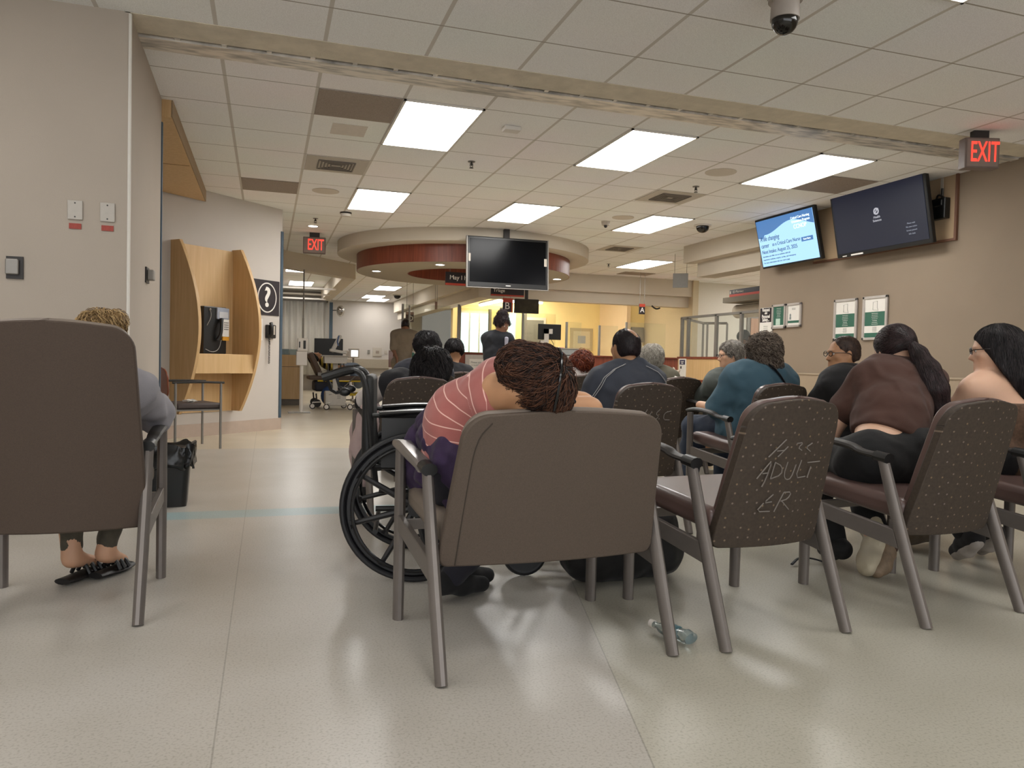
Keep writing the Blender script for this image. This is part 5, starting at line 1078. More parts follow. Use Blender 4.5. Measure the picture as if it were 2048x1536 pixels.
def add_head(S, c, f, u, sc=1.0, chin=1.0, jowl=0, ear=1, nose=1.0):
    """c is the middle of the cranium; f looks out of the face"""
    r, f, u = frame(f, u); R = np.stack([r, f, u], 1); c = V(*c); p = lambda x, y, z: c+(r*x+f*y+u*z)*sc
    S.ell(p(0, -.012, .018), V(.074, .095, .086)*sc, R, .02); S.ell(p(0, .018, -.035), V(.062, .074, .075)*sc, R, .03)
    S.ell(p(0, .045, -.082*chin), V(.038+jowl*.012, .038, .03)*sc, R, .03); S.cap(p(-.05, .0, -.055), p(0, .062, -.092*chin), .022*sc, .018*sc, .03); S.cap(p(.05, .0, -.055), p(0, .062, -.092*chin), .022*sc, .018*sc, .03)
    S.cap(p(0, .082, -.006), p(0, .103*nose, -.038), .009*sc, .0125*sc, .012); S.ell(p(.011, .094, -.041), V(.007, .007, .006)*sc, R, .006); S.ell(p(-.011, .094, -.041), V(.007, .007, .006)*sc, R, .006)
    for x in (-1, 1):
        S.cut(p(x*.031, .093, -.006), V(.017, .014, .012)*sc, R, .012); S.ell(p(x*.031, .070, -.006), V(.0135, .0135, .0125)*sc, R, .003)
        S.cap(p(x*.014, .086, .014), p(x*.045, .076, .014), .007*sc, .006*sc, .01); S.ell(p(x*.045, .058, -.03), V(.018, .016, .016)*sc, R, .02)
        if ear: S.ell(p(x*.078, -.006, -.016), V(.008, .018, .030)*sc, R, .006); S.ell(p(x*.076, -.002, -.042), V(.007, .009, .010)*sc, R, .006); S.cut(p(x*.086, .0, -.016), V(.006, .009, .016)*sc, R, .004)
    S.cap(p(-.018, .083, -.062), p(.018, .083, -.062), .006*sc, .006*sc, .006); S.cap(p(-.014, .080, -.070), p(.014, .080, -.070), .0065*sc, .0065*sc, .006)
    return p, R
def eyes(parent, p, R, sc=1.0):
    for x in (-1, 1):
        for nm, rr, dy, mm in (('eye', .0118, .073, mat('eye_white', '#cfc6bc', .3, var=0)), ('iris', .006, .0795, mat('eye_iris', '#24160f', .2, var=0))):
            g = G(); g.ell((0, 0, 0), (rr*sc,)*3, u=10, v=8); o = g.build(nm, mm, parent if nm == 'eye' else last); o.location = Vector(p(x*.031, dy, -.006)) - (last_loc if nm == 'iris' else Vector((0, 0, 0)))
            if nm == 'eye': last = o; last_loc = o.location.copy()
def limb(S, a, b, c, r0, r1, r2, k=.03): S.cap(a, b, r0, r1, k); S.cap(b, c, r1, r2, k)
class Person:
    """world-space joints; every garment is a closed shell over the body, kept as a child of the body mesh"""
    def __init__(s, J, vox=.014, fat=1.0, sc=1.0):
        s.J = {k: V(*v) for k, v in J.items()}; s.vox = vox; s.fat = fat; s.sc = sc; s.parts = []
    def torso(s, S, inf=0, k=.05, lower=True):
        J = s.J; f = s.fat; c = s.sc; hl, hr = J['hipL'], J['hipR']; sl, sr = J['shL'], J['shR']; pel = (hl+hr)/2; ch = (sl+sr)/2; sp = J.get('spine', (pel+ch)/2); nk = J['neck']
        if lower: S.cap(hl, hr, .098*f*c+inf, .098*f*c+inf, k)
        S.cap(pel, sp, .105*f*c+inf, .112*f*c+inf, k); S.cap(lerp(hl, hr, .25), lerp(sl, sr, .27), .085*f*c+inf, .088*f*c+inf, k); S.cap(lerp(hl, hr, .75), lerp(sl, sr, .73), .085*f*c+inf, .088*f*c+inf, k)
        S.cap(sp, lerp(sp, ch, .75), .112*f*c+inf, .105*f*c+inf, k); m = lerp(sp, ch, .8); S.cap(lerp(m, sl, .55), lerp(m, sr, .55), .085*f*c+inf, .085*f*c+inf, k)
        S.cap(sl, ch, .052*f*c+inf, .068*c+inf, k); S.cap(sr, ch, .052*f*c+inf, .068*c+inf, k); S.cap(ch, lerp(ch, nk, .55), .062*c+inf, .045*c+inf, .04)
        if 'belly' in J: S.cap(J['belly'], J['belly'], .12*f*c+inf, .12*f*c+inf, .09)
    def arms(s, S, inf=0, frac=2.0, sides='LR', k=.03, wide=1.0):
        J = s.J; c = s.sc; g = (.6+.4*s.fat)
        for a in sides:
            if 'el'+a not in J: continue
            sh, el = J['sh'+a], J['el'+a]; t = min(1, frac); r0, r1, r2 = .05*c*g, .040*c*g, .027*c*g
            S.cap(sh, lerp(sh, el, t), r0+inf, (r0+(r1-r0)*t)*(wide if frac < 1 else 1)+inf, k)
            if frac > 1 and 'wr'+a in J: t = frac-1; S.cap(el, lerp(el, J['wr'+a], t), r1+inf, r1+(r2-r1)*t+inf, k)
    def legs(s, S, inf=0, frac=2.0, sides='LR', k=.04):
        J = s.J; c = s.sc; g = (.5+.5*s.fat)
        for a in sides:
            if 'kn'+a not in J: continue
            hp, kn = J['hip'+a], J['kn'+a]; t = min(1, frac); S.cap(hp, lerp(hp, kn, t), .088*c*g+inf, (.088+(.058-.088)*t)*c*g+inf, k)
            if frac > 1 and 'an'+a in J:
                t = frac-1; an = J['an'+a]; m = lerp(kn, an, min(.35, t)); S.cap(kn, m, .056*c*g+inf, .055*c*g+inf, k)
                if t > .35: S.cap(m, lerp(kn, an, t), .055*c*g+inf, (.055+(.036-.055)*(t-.35)/.65)*c*g+inf, k)
    def body(s, skinm, head=True, hands=(), extra=None, root='person', label='', group=None, vox=None, f=None, u=None, hsc=1.0, eye=False, **hk):
        S = SDF(vox or s.vox); J = s.J; c = s.sc
        s.torso(S); s.arms(S); s.legs(S)
        S.cap(lerp((J['shL']+J['shR'])/2, J['neck'], .3), J['neck'], .056*c, .052*c, .03); S.cap(J['neck'], J['head']+0, .052*c, .05*c, .03)
        if head: s.hp, s.hR = add_head(S, J['head'], f if f is not None else (0, 1, 0), u if u is not None else (0, 0, 1), hsc*c, **hk)
        for (a, d, pl, cu) in hands: add_hand(S, J['wr'+a], d, pl, 1 if a == 'R' else -1, cu, c)
        for a in 'LR':
            if 'an'+a in J and 'toe'+a in J: S.cap(J['an'+a], lerp(J['an'+a], J['toe'+a], .25), .034*c, .03*c, .02); S.cap(lerp(J['an'+a], J['toe'+a], .2), J['toe'+a], .03*c, .022*c, .02)
        if extra: extra(S)
        P, Q = S.mesh(); P = relax(P, Q, 1); s.o = mesh_obj(root, P, Q, skinm); tag(s.o, label, 'person', group)
        if eye: eyes(s.o, s.hp, s.hR, hsc*c)
        return s.o
    def garment(s, name, m, fn, vox=None, noise=((.006, 26, .3), (.004, 55, 1.1)), rl=1, band=None, clips=()):
        S = SDF(vox or s.vox); S.noise = noise; fn(S)
        for c in clips: S.clip(*c)
        P, Q = S.mesh(); P = relax(P, Q, rl); o = mesh_obj(name, P, Q, m, s.o, attr=band(P) if band else None); s.parts.append(o); return o
    def shoes(s, m, sole=None, sides='LR', sc=1.0):
        for a in sides:
            an, to = s.J['an'+a], s.J['toe'+a]; S = SDF(.008); d = unit(to-an); dn = unit(V(0, 0, -1)-d*(V(0, 0, -1)@d)) if abs(d[2]) < .9 else V(0, 0, -1)
            heel = an-d*.045+dn*.03; S.cap(heel, lerp(heel, to, .5), .036*sc, .040*sc, .03); S.cap(lerp(heel, to, .5), to, .040*sc, .032*sc, .03); S.cap(an, heel, .042*sc, .036*sc, .03)
            P, Q = S.mesh(); P = relax(P, Q, 1); sh = mesh_obj('shoe', P, Q, m, s.o)
            if sole:
                S = SDF(.008); S.cap(heel+dn*.022, lerp(heel, to, .5)+dn*.026, .034, .037, .02); S.cap(lerp(heel, to, .5)+dn*.026, to+dn*.018, .037, .03, .02); P, Q = S.mesh(); mesh_obj('sole', P, Q, sole, sh)
    def hair(s, m, fn, n=900, length=.05, flow=None, vox=.009, name='hair', noise=((.004, 70, .5), (.003, 140, 1.7)), rl=1, **kw):
        S = SDF(vox); S.noise = noise; fn(S); P, Q = S.mesh(); P = relax(P, Q, rl)
        at_ = np.full(len(P), .12)
        if n: VV, QQ, rv = strands(P, Q, n, length, flow or (lambda p, nn: np.tile(V(0, 0, -1), (len(p), 1))), **kw); at_ = np.concatenate([at_, rv]); P, Q = merge((P, Q), (VV, QQ))
        return mesh_obj(name, P, Q, m, s.o, attr=at_)
def skullcap(S, p, R, sc=1.0, t=.010, bald=0, low=-.05, k=.02):
    """hair mass over the back and top of a head"""
    S.ell(p(0, -.020, .024), V(.078+t, .094+t, .084+t)*sc, R, k)
    S.ell(p(0, -.045, -.028), V(.066+t, .062+t, .060)*sc, R, .03)
    S.clip(p(0, .058, .02), R @ V(0, 1, -.55)); S.clip(p(0, 0, low-.03), R @ V(0, -.35, -1))

def drape(o, pts, n=40, gap=.0025, rad=.016):
    """lay a path on the back of a garment, following its surface"""
    M_ = len(o.data.vertices); co = np.empty(M_*3, np.float32); o.data.vertices.foreach_get('co', co); co = co.reshape(-1, 3); pts = np.array([V(*p) for p in pts]); t = np.linspace(0, len(pts)-1, n); out = []
    for q in t:
        i = min(int(q), len(pts)-2); p = pts[i]*(1-(q-i))+pts[i+1]*(q-i); m = (np.abs(co[:, 0]-p[0]) < rad) & (np.abs(co[:, 2]-p[2]) < rad)
        out.append((p[0], (co[m, 1].min()-gap) if m.any() else p[1], p[2]))
    out = np.array(out)
    for _ in range(2): out[1:-1, 1] = (out[:-2, 1]+out[1:-1, 1]*2+out[2:, 1])/4
    return [tuple(p) for p in out]
# ================================================================ the people
def seat(x, y, ang, SC, H, z=.52, sw=.36, kn=.40, tuck=.0, roll=0, elL=None, elR=None, wrL=None, wrR=None, kz=.49, hw=.09, sp=None, nk=None, turn=0, spread=.06):
    d = V(-math.sin(ang), math.cos(ang), 0); r = V(math.cos(ang), math.sin(ang), 0); p = V(x, y, z); SC = V(*SC); H = V(*H)
    r2 = V(math.cos(ang+turn), math.sin(ang+turn), roll); J = dict(hipL=p-r*hw, hipR=p+r*hw, shL=SC-r2*sw/2, shR=SC+r2*sw/2, neck=nk if nk is not None else lerp(SC, H, .45)+d*0, head=H)
    J['spine'] = V(*sp) if sp is not None else (p+SC)/2-d*.04
    for a, s in (('L', -1), ('R', 1)):
        J['kn'+a] = p+d*kn+r*s*(hw+spread)+V(0, 0, kz-z); J['an'+a] = J['kn'+a]+d*(.04-tuck)+V(0, 0, .075-kz); J['toe'+a] = J['an'+a]+d*.16+V(0, 0, -.04)
        J['el'+a] = J['sh'+a]+r*s*.06+d*.05+V(0, 0, -.26); J['wr'+a] = J['el'+a]+d*.22-r*s*.06+V(0, 0, -.03)
    for k, v in (('elL', elL), ('elR', elR), ('wrL', wrL), ('wrR', wrR)):
        if v is not None: J[k] = V(*v)
    return J, d, r
down = lambda p, nn: np.tile(V(0, 0, -1), (len(p), 1))
def flow_from(p0, way):
    p0 = V(*p0); way = V(*way)
    def f(p, nn): q = p-p0; q /= np.linalg.norm(q, axis=1)[:, None]+1e-9; q = q*.9+way; return q/(np.linalg.norm(q, axis=1)[:, None]+1e-9)
    return f
SK_tan = skin('skin_tan', '#b98a66'); SK_fair = skin('skin_fair', '#c99c7e'); SK_brown = skin('skin_brown', '#7c5540'); SK_pale = skin('skin_pale', '#cfa68c'); SK_olive = skin('skin_olive', '#a67a58')
H_black = hairm('hair_black', '#0a0809', '#2b2526', .5); H_brown = hairm('hair_brown', '#1d120f', '#5a3a2a', .5); H_dark = hairm('hair_dark_brown', '#1c1413', '#38292a')
H_grey = hairm('hair_grey', '#6a635c', '#a49d93', .6); H_mix = hairm('hair_brown_grey', '#453830', '#8a7d70', .6); H_blond = hairm('hair_blond', '#6d5434', '#b89a6c'); H_red = hairm('hair_red_brown', '#4f2015', '#8a4427'); H_white = hairm('hair_white_grey', '#8b857b', '#bdb7ac', .6)

# ---- 1. woman slumped over the back of the wide armchair
def striped():
    m = bpy.data.materials.new('striped_knit'); m.use_nodes = True; nt = m.node_tree; b = nt.nodes['Principled BSDF']; b.inputs['Roughness'].default_value = .85; b.inputs['Sheen Weight'].default_value = .2
    at_ = N(nt, 'ShaderNodeAttribute', attribute_name='band'); d = N(nt, 'ShaderNodeMath', operation='DIVIDE'); nt.links.new(at_.outputs['Fac'], d.inputs[0]); d.inputs[1].default_value = .040
    f = N(nt, 'ShaderNodeMath', operation='FRACT'); nt.links.new(d.outputs[0], f.inputs[0]); g = N(nt, 'ShaderNodeMath', operation='LESS_THAN'); nt.links.new(f.outputs[0], g.inputs[0]); g.inputs[1].default_value = .085
    tc = N(nt, 'ShaderNodeTexCoord'); nz = N(nt, 'ShaderNodeTexNoise'); nz.inputs['Scale'].default_value = 16; nt.links.new(tc.outputs['Object'], nz.inputs['Vector'])
    cr = N(nt, 'ShaderNodeValToRGB'); cr.color_ramp.elements[0].color = lin('#93504c'); cr.color_ramp.elements[1].color = lin('#a8645d'); nt.links.new(nz.outputs['Fac'], cr.inputs[0])
    mx = N(nt, 'ShaderNodeMix', data_type='RGBA'); nt.links.new(g.outputs[0], mx.inputs[0]); nt.links.new(cr.outputs[0], mx.inputs[6]); mx.inputs[7].default_value = lin('#dcb0a4'); nt.links.new(mx.outputs[2], b.inputs['Base Color'])
    return m
J = dict(hipL=(.655, 2.60, .56), hipR=(.615, 2.45, .56), spine=(.635, 2.46, .74), shL=(.78, 2.43, .86), shR=(.70, 2.27, .80), neck=(.69, 2.25, .85), head=(.765, 2.165, .872), elR=(.985, 2.235, .79), wrR=(.87, 2.20, .80),
         elL=(1.0, 2.33, .80), wrL=(.89, 2.25, .80), knL=(1.02, 2.84, .50), knR=(.97, 2.68, .51), anL=(.76, 2.99, .085), anR=(.70, 2.88, .085), toeL=(.90, 3.06, .035), toeR=(.845, 2.945, .035))
P1 = Person(J, .010, fat=.98)
hu = V(.93, -.28, .12); hf = V(.05, .42, -.9)
P1.body(SK_tan, label='woman in a striped dusty pink top, head resting on the wide armchair back', f=hf, u=hu, hands=(('R', (-.9, .1, .0), (0, 0, -1), .6), ('L', (-.9, .1, 0), (0, 0, -1), .6)), root='person')
c0 = [V(.65, 2.52, .45), V(.63, 2.49, .62), V(.63, 2.45, .78), V(.665, 2.38, .885), V(.73, 2.30, .90), V(.80, 2.24, .88)]
def band1(P):
    best = np.full(len(P), 1e9); out = np.zeros(len(P)); acc = 0
    for a, b2 in zip(c0[:-1], c0[1:]):
        ab = b2-a; L = np.linalg.norm(ab); t = ((P-a)@ab)/(L*L); tc_ = np.clip(t, 0, 1); dd = np.linalg.norm(P-a-tc_[:, None]*ab, axis=1); m = dd < best; out = np.where(m, acc+tc_*L, out); best = np.where(m, dd, best); acc += L
    # blend toward a smooth field so the stripes stay continuous round the bend
    q = (P-c0[0])@unit(V(.10, -.28, .62)); return .7*out+.3*q+.02*np.sin(P[:, 1]*11)+1.0
def top1(S):
    P1.torso(S, .013, .06); P1.arms(S, .022, .30, 'LR'); S.cap((.635, 2.47, .60), (.64, 2.46, .70), .125, .12, .06)
P1.garment('striped_top', striped(), top1, vox=.008, noise=((.004, 30, .3), (.0025, 62, 1.1)), rl=2, band=band1, clips=(((.735, 2.222, .878), (.35, -.62, .45)), ((.6, 2.5, .60), (-.1, .1, -1))))
def pants1(S): P1.legs(S, .013); S.cap(P1.J['hipL'], P1.J['hipR'], .115, .115, .04)
P1.garment('dark_trousers', cloth('navy_trousers', '#1b1a24'), pants1, vox=.012)
P1.shoes(cloth('black_suede', '#0c0b0c'))
hp, hR = P1.hp, P1.hR
def hair1(S):
    S.ell(hp(0, -.025, .018), V(.088, .090, .100), hR, .03); S.ell(hp(0, -.06, -.045), V(.072, .055, .06), hR, .03); S.ell(hp(0, .03, .07), V(.08, .065, .05), hR, .03)
    S.clip(hp(0, .062, .0), hR@V(0, 1, -.35)); S.clip((0, 0, .806), (0, 0, -1))
P1.hair(H_brown, hair1, n=5200, length=.085, flow=flow_from(hp(.02, -.075, .075), unit(-hu)*.15), lift=.010, curl=.0035, r=.0017, seed=5, seg=7, vox=.007, noise=((.005, 60, .5), (.003, 110, 1.7)), freq=26, rand=.30)
sg = G()
for x in (-1, 1): sg.ell(hp(x*.037, .030, .108), (.028, .028, .012), u=14, v=8)
sg.tube([hp(-.100, .03, .060), hp(-.092, -.06, .068), hp(-.05, -.112, .072), hp(.03, -.118, .074), hp(.09, -.07, .068), hp(.102, .03, .060)], .0045, 6, 2); sg.tube([hp(-.06, .05, .115), hp(0, .04, .135), hp(.06, .05, .115)], .004, 6, 2)
o = sg.build('sunglasses', mat('sunglass_black', '#0a0a0c', .15, var=0)); tag(o, 'dark sunglasses pushed up into the sleeping woman\'s hair', 'sunglasses')
# purple jacket bunched round her hips, over the left arm of the chair
S = SDF(.009); S.noise = ((.011, 34, .4), (.007, 62, 1.2), (.004, 110, .2))
S.chain([(.57, 2.60, .70), (.545, 2.52, .68), (.575, 2.40, .63), (.64, 2.32, .58)], [.04, .048, .05, .045], .03); S.chain([(.56, 2.58, .64), (.545, 2.58, .54), (.565, 2.52, .50)], [.045, .05, .045], .03); S.chain([(.575, 2.47, .60), (.585, 2.42, .52), (.60, 2.38, .48)], [.05, .055, .04], .03)
S.chain([(.55, 2.68, .70), (.535, 2.72, .62), (.545, 2.73, .52), (.57, 2.70, .50)], [.05, .062, .06, .045], .03); S.chain([(.56, 2.66, .74), (.56, 2.52, .68), (.575, 2.40, .64), (.66, 2.31, .61), (.74, 2.31, .60)], [.04, .062, .062, .058, .05], .03); S.chain([(.60, 2.36, .57), (.68, 2.33, .54)], [.06, .05], .03)
P, Q = S.mesh(); P = relax(P, Q, 1); o = mesh_obj('bunched_jacket', P, Q, cloth('purple_cloth', '#2d1b3b', .3, 20, fold=1.3)); tag(o, 'dark purple jacket bunched between the sleeping woman and the chair arm', 'jacket')

# ---- 2. person hidden by the high-backed armchair at the left
J, d, r = seat(-.66, 3.22, 0, (-.655, 3.17, .80), (-.60, 3.25, .992), z=.53, sw=.36, kn=.34, elR=(-.43, 3.40, .69), wrR=(-.50, 3.60, .66), elL=(-.93, 3.30, .66), wrL=(-.80, 3.5, .66), nk=(-.62, 3.2, .88))
J['anR'] = V(-.635, 3.52, .10); J['toeR'] = V(-.58, 3.62, .045); J['anL'] = V(-.745, 3.46, .10); J['toeL'] = V(-.68, 3.60, .05); J['knR'] = V(-.56, 3.56, .50); J['knL'] = V(-.78, 3.54, .50)
P2 = Person(J, .012); P2.body(SK_fair, label='person in a grey sweatshirt and camouflage leggings hidden by the high-backed armchair', f=(.2, 1, -.1), hands=(('R', (-.5, .8, -.2), (0, 0, -1), .5),))
P2.garment('grey_sweatshirt', cloth('grey_marl', '#8d8a8f'), lambda S: (P2.torso(S, .02), P2.arms(S, .028, 1.92), S.ell((-.435, 3.38, .70), (.062, .08, .07))), noise=((.007, 30, .3), (.004, 60, 1.1)), vox=.010)
cam_m = cloth('camouflage', '#4a4438', .45, 22); P2.garment('leggings', cam_m, lambda S: (P2.legs(S, .002, 1.88),))
p, R = P2.hp, P2.hR
P2.hair(H_blond, lambda S: (skullcap(S, p, R, .90, .006), S.ell(p(.05, -.03, .07), (.04, .04, .03))), n=1500, length=.07, curl=.008, lift=.006, r=.0018, freq=60, seed=3)
S = SDF(.008); S.chain([p(-.07, .02, .085), p(-.02, .03, .112), p(.04, .02, .10)], [.012, .013, .012], .01); P, Q = S.mesh(); mesh_obj('headband', P, Q, cloth('black_band', '#151010'), P2.o)
for a in 'LR':
    an, to = P2.J['an'+a], P2.J['toe'+a]; dd = unit((to-an)*V(1, 1, 0)); sd = V(dd[1], -dd[0], 0)
    g = G(); g.tube([V(an[0], an[1], .02)-dd*.055, V(an[0], an[1], .018), V(to[0], to[1], .015)-dd*.04, V(to[0], to[1], .018)+dd*.04], [.034, .036, .044, .030], 12, 2, .38); so = g.build('sandal', mat('sandal_black', '#0e0c0c', .5, var=0), P2.o)
    g = G()
    for q in (.35, .6, .85): c = V(an[0], an[1], 0)*(1-q)+V(to[0], to[1], 0)*q; g.tube([c-sd*.042+V(0, 0, .025), c-sd*.02+V(0, 0, .075-.02*q), c+sd*.02+V(0, 0, .075-.02*q), c+sd*.042+V(0, 0, .025)], .008, 6, 2)
    g.build('strap', mat('sandal_black', '#0e0c0c', .5), so)

# ---- 3. dark-haired person leaning over in the chair behind the wheelchair
J, d, r = seat(.80, 4.55, .05, (.85, 4.50, .76), (.945, 4.50, .885), z=.52, sw=.33, roll=-.25, elL=(.575, 4.66, .69), wrL=(.60, 4.82, .69), elR=(1.02, 4.6, .60), wrR=(.92, 4.78, .58), kn=.38)
J['hipL'] = V(.70, 4.58, .52); J['knL'] = V(.60, 4.93, .48); J['anL'] = V(.585, 4.86, .09); J['toeL'] = V(.56, 5.0, .04)
P3 = Person(J, .012); P3.body(SK_fair, label='dark-haired person slumped sideways in the chair behind the wheelchair, pale pink trousers', f=(.3, .7, -.6), u=(.45, .2, .8))
P3.garment('dark_cardigan', cloth('black_knit', '#121116'), lambda S: (P3.torso(S, .015), P3.arms(S, .018, 1.5, 'R')))
P3.garment('pale_sleeve', cloth('dusty_white', '#c4bbb6'), lambda S: (P3.arms(S, .018, 1.7, 'L'),), vox=.01)
S = SDF(.008); S.cap((.578, 4.63, .675), (.585, 4.67, .672), .073, .073); S.clip((.58, 4.635, .67), (0, -1, 0)); S.clip((.58, 4.665, .67), (0, 1, 0)); P, Q = S.mesh(); mesh_obj('arm_band', P, Q, cloth('black_band', '#151010'), P3.o)
P3.garment('pale_pink_trousers', cloth('pale_pink', '#b9a29f', .14), lambda S: (P3.legs(S, .026, 1.8), S.cap((.60, 4.62, .62), (.59, 4.72, .40), .07, .10, .05)), noise=((.009, 26, .4), (.006, 50, 1)))
P3.shoes(cloth('black_suede', '#0c0b0c'), sides='LR', sc=1.1)
p, R = P3.hp, P3.hR
P3.hair(H_black, lambda S: (S.ell(p(0, -.02, .01), (.105, .115, .115), R), S.ell(p(.02, -.03, -.07), (.10, .09, .10), R), S.cap(p(.02, -.05, -.08), p(.04, -.04, -.20), .07, .05)), n=2600, length=.10, curl=.009, lift=.008, r=.0019, seed=9, noise=((.012, 42, .5), (.006, 85, 1.7)), freq=50)

# ---- 4. navy shirt   5. boy
J, d, r = seat(1.22, 6.28, .05, (1.24, 6.22, .83), (1.262, 6.25, 1.045), z=.50, sw=.36, nk=(1.25, 6.22, .92))
P4 = Person(J, .014, fat=1.18); P4.body(SK_tan, label='person with collar-length black hair in a navy shirt, left of the boy', f=(-.3, 1, -.35))
P4.garment('navy_shirt', cloth('navy_cloth', '#11131f'), lambda S: (P4.torso(S, .02), P4.arms(S, .022, 1.3)), noise=((.006, 22, .3), (.003, 50, 1)))
P4.garment('dark_trousers', cloth('navy_trousers', '#1b1a24'), lambda S: (P4.legs(S, .014),), vox=.018); P4.shoes(cloth('black_suede', '#0c0b0c'))
p, R = P4.hp, P4.hR; P4.hair(H_black, lambda S: (skullcap(S, p, R, 1.05, .018, low=-.09), S.ell(p(.05, -.05, -.06), (.045, .05, .06), R)), n=2200, length=.07, curl=.007, lift=.006, r=.0022, seed=2, noise=((.009, 42, .5), (.005, 85, 1.7)))
J, d, r = seat(1.60, 6.85, .05, (1.615, 6.78, .83), (1.632, 6.80, 1.03), z=.50, sw=.30, nk=(1.62, 6.79, .92))
P5 = Person(J, .014, fat=.9, sc=.92); P5.body(SK_tan, label='boy with short black hair seen from behind beside the navy-shirted person', f=(0, 1, -.1))
P5.garment('dark_shirt', cloth('black_knit', '#121116'), lambda S: (P5.torso(S, .016), P5.arms(S, .018, 1.2))); P5.garment('trousers', cloth('navy_trousers', '#1b1a24'), lambda S: (P5.legs(S, .014),), vox=.018); P5.shoes(cloth('black_suede', '#0c0b0c'))
p, R = P5.hp, P5.hR; P5.hair(H_black, lambda S: (skullcap(S, p, R, .95, .012, low=-.02),), n=1400, length=.04, r=.0022, seed=4, lift=.006)

# ---- 6. standing woman with papers by the counter
J = dict(hipL=(2.70, 9.25, .86), hipR=(2.86, 9.30, .86), spine=(2.76, 9.27, 1.02), shL=(2.66, 9.32, 1.235), shR=(2.93, 9.22, 1.235), neck=(2.80, 9.27, 1.30), head=(2.845, 9.24, 1.42), elL=(2.68, 9.28, 1.00), wrL=(2.86, 9.14, .985), elR=(3.06, 9.20, 1.02), wrR=(2.98, 9.05, 1.02),
         knL=(2.70, 9.27, .47), knR=(2.86, 9.30, .47), anL=(2.70, 9.3, .08), anR=(2.87, 9.32, .08), toeL=(2.74, 9.15, .03), toeR=(2.93, 9.18, .03))
P6 = Person(J, .011, fat=.92, sc=.95); P6.body(SK_brown, label='standing woman with a high curly bun in a navy jacket reading papers', f=(.50, -.85, -.35), vox=.009, eye=True, hands=(('L', (.8, -.3, .1), (0, 0, 1), .5), ('R', (-.6, -.5, .2), (0, 0, -1), .5)))
P6.garment('navy_jacket', cloth('jacket_navy', '#0e1018'), lambda S: (P6.torso(S, .018), P6.arms(S, .02, 1.85), S.cap((2.74, 9.27, 1.285), (2.84, 9.24, 1.285), .05, .045, .03)), noise=((.004, 30, .3), (.002, 60, 1)))
P6.garment('undershirt', cloth('pale_shirt', '#9a98a4'), lambda S: (S.cap((2.875, 9.135, 1.235), (2.87, 9.14, 1.10), .028, .016),))
P6.garment('dark_trousers', cloth('navy_trousers', '#1b1a24'), lambda S: (P6.legs(S, .014),), vox=.016); P6.shoes(cloth('black_suede', '#0c0b0c'))
p, R = P6.hp, P6.hR
P6.hair(H_dark, lambda S: (skullcap(S, p, R, .95, .006, low=-.02), S.ell(p(-.02, -.06, .115), (.062, .055, .055), R), S.cap(p(.07, .05, .03), p(.08, .055, -.06), .008, .006), S.cap(p(-.07, .05, .03), p(-.08, .06, -.09), .008, .005)), n=1300, length=.045, curl=.010, lift=.012, r=.0019, seed=8, freq=70)
g = G(); g.obox((3.06, 9.02, 1.045), (.24, .19, .004), (.25, -.35, .2)); tag(g.build('paper_sheet', M_paper, smooth=False), 'white paper sheet in the standing woman\'s hand', 'paper')
g = G(); g.obox((2.93, 9.02, .955), (.26, .2, .012), (.3, -.2, .15)); g.obox((2.93, 9.08, .97), (.08, .03, .015), (.3, -.2, .15)); tag(g.build('clipboard', M_grey, smooth=False), 'grey clipboard held by the standing woman', 'clipboard')

# ---- 7. standing man in beige
J = dict(hipL=(2.30, 14.05, .88), hipR=(2.48, 14.02, .88), spine=(2.40, 14.05, 1.12), shL=(2.24, 14.05, 1.40), shR=(2.62, 14.02, 1.40), neck=(2.43, 14.05, 1.47), head=(2.44, 14.04, 1.585), elL=(2.21, 13.98, 1.13), wrL=(2.27, 13.88, .95), elR=(2.68, 13.95, 1.13), wrR=(2.6, 13.85, .97),
         knL=(2.32, 14.05, .47), knR=(2.48, 14.03, .47), anL=(2.32, 14.08, .08), anR=(2.48, 14.05, .08), toeL=(2.30, 14.25, .03), toeR=(2.50, 14.22, .03))
P7 = Person(J, .014); P7.body(SK_brown, label='standing man in a beige shirt and trousers seen from behind, near letter D', f=(.1, 1, 0), hands=(('L', (0, .3, -1), (1, 0, 0), .4), ('R', (0, .3, -1), (-1, 0, 0), .4)))
P7.garment('beige_shirt', cloth('khaki_shirt', '#7d705f'), lambda S: (P7.torso(S, .02), P7.arms(S, .026, .95)), noise=((.004, 26, .3), (.002, 50, 1)), clips=(((2.4, 14, .86), (0, 0, -1)),))
P7.garment('beige_trousers', cloth('khaki_trousers', '#82745f'), lambda S: (P7.legs(S, .02), S.cap(P7.J['hipL'], P7.J['hipR'], .105, .105))); P7.shoes(cloth('black_suede', '#0c0b0c'))
p, R = P7.hp, P7.hR; P7.hair(H_dark, lambda S: (skullcap(S, p, R, 1, .004, low=-.03),), n=0)

# ---- 8. balding man in the tracksuit jacket
J, d, r = seat(2.02, 4.20, .05, (2.09, 4.20, .84), (2.09, 4.22, 1.055), z=.50, sw=.36, roll=.03, nk=(2.10, 4.18, .93), elL=(1.83, 4.22, .66), wrL=(1.86, 4.45, .64), sp=(2.05, 4.17, .68))
P8 = Person(J, .011, fat=1.12); P8.body(SK_olive, label='balding man in a grey-blue tracksuit jacket with white sleeve stripes', f=(-.15, 1, .0), vox=.010, eye=True, hands=(('L', (.3, .9, 0), (0, 0, -1), .5),))
trk_j = cloth('track_grey', '#3a3e48', .12, 9)
P8.garment('track_jacket', trk_j, lambda S: (P8.torso(S, .022, .06), P8.arms(S, .028, 1.9), S.cap((2.03, 4.16, .93), (2.15, 4.16, .93), .048, .048, .02)), vox=.010, noise=((.014, 17, .3), (.008, 37, 1.1)))
tj = P8.parts[-1]
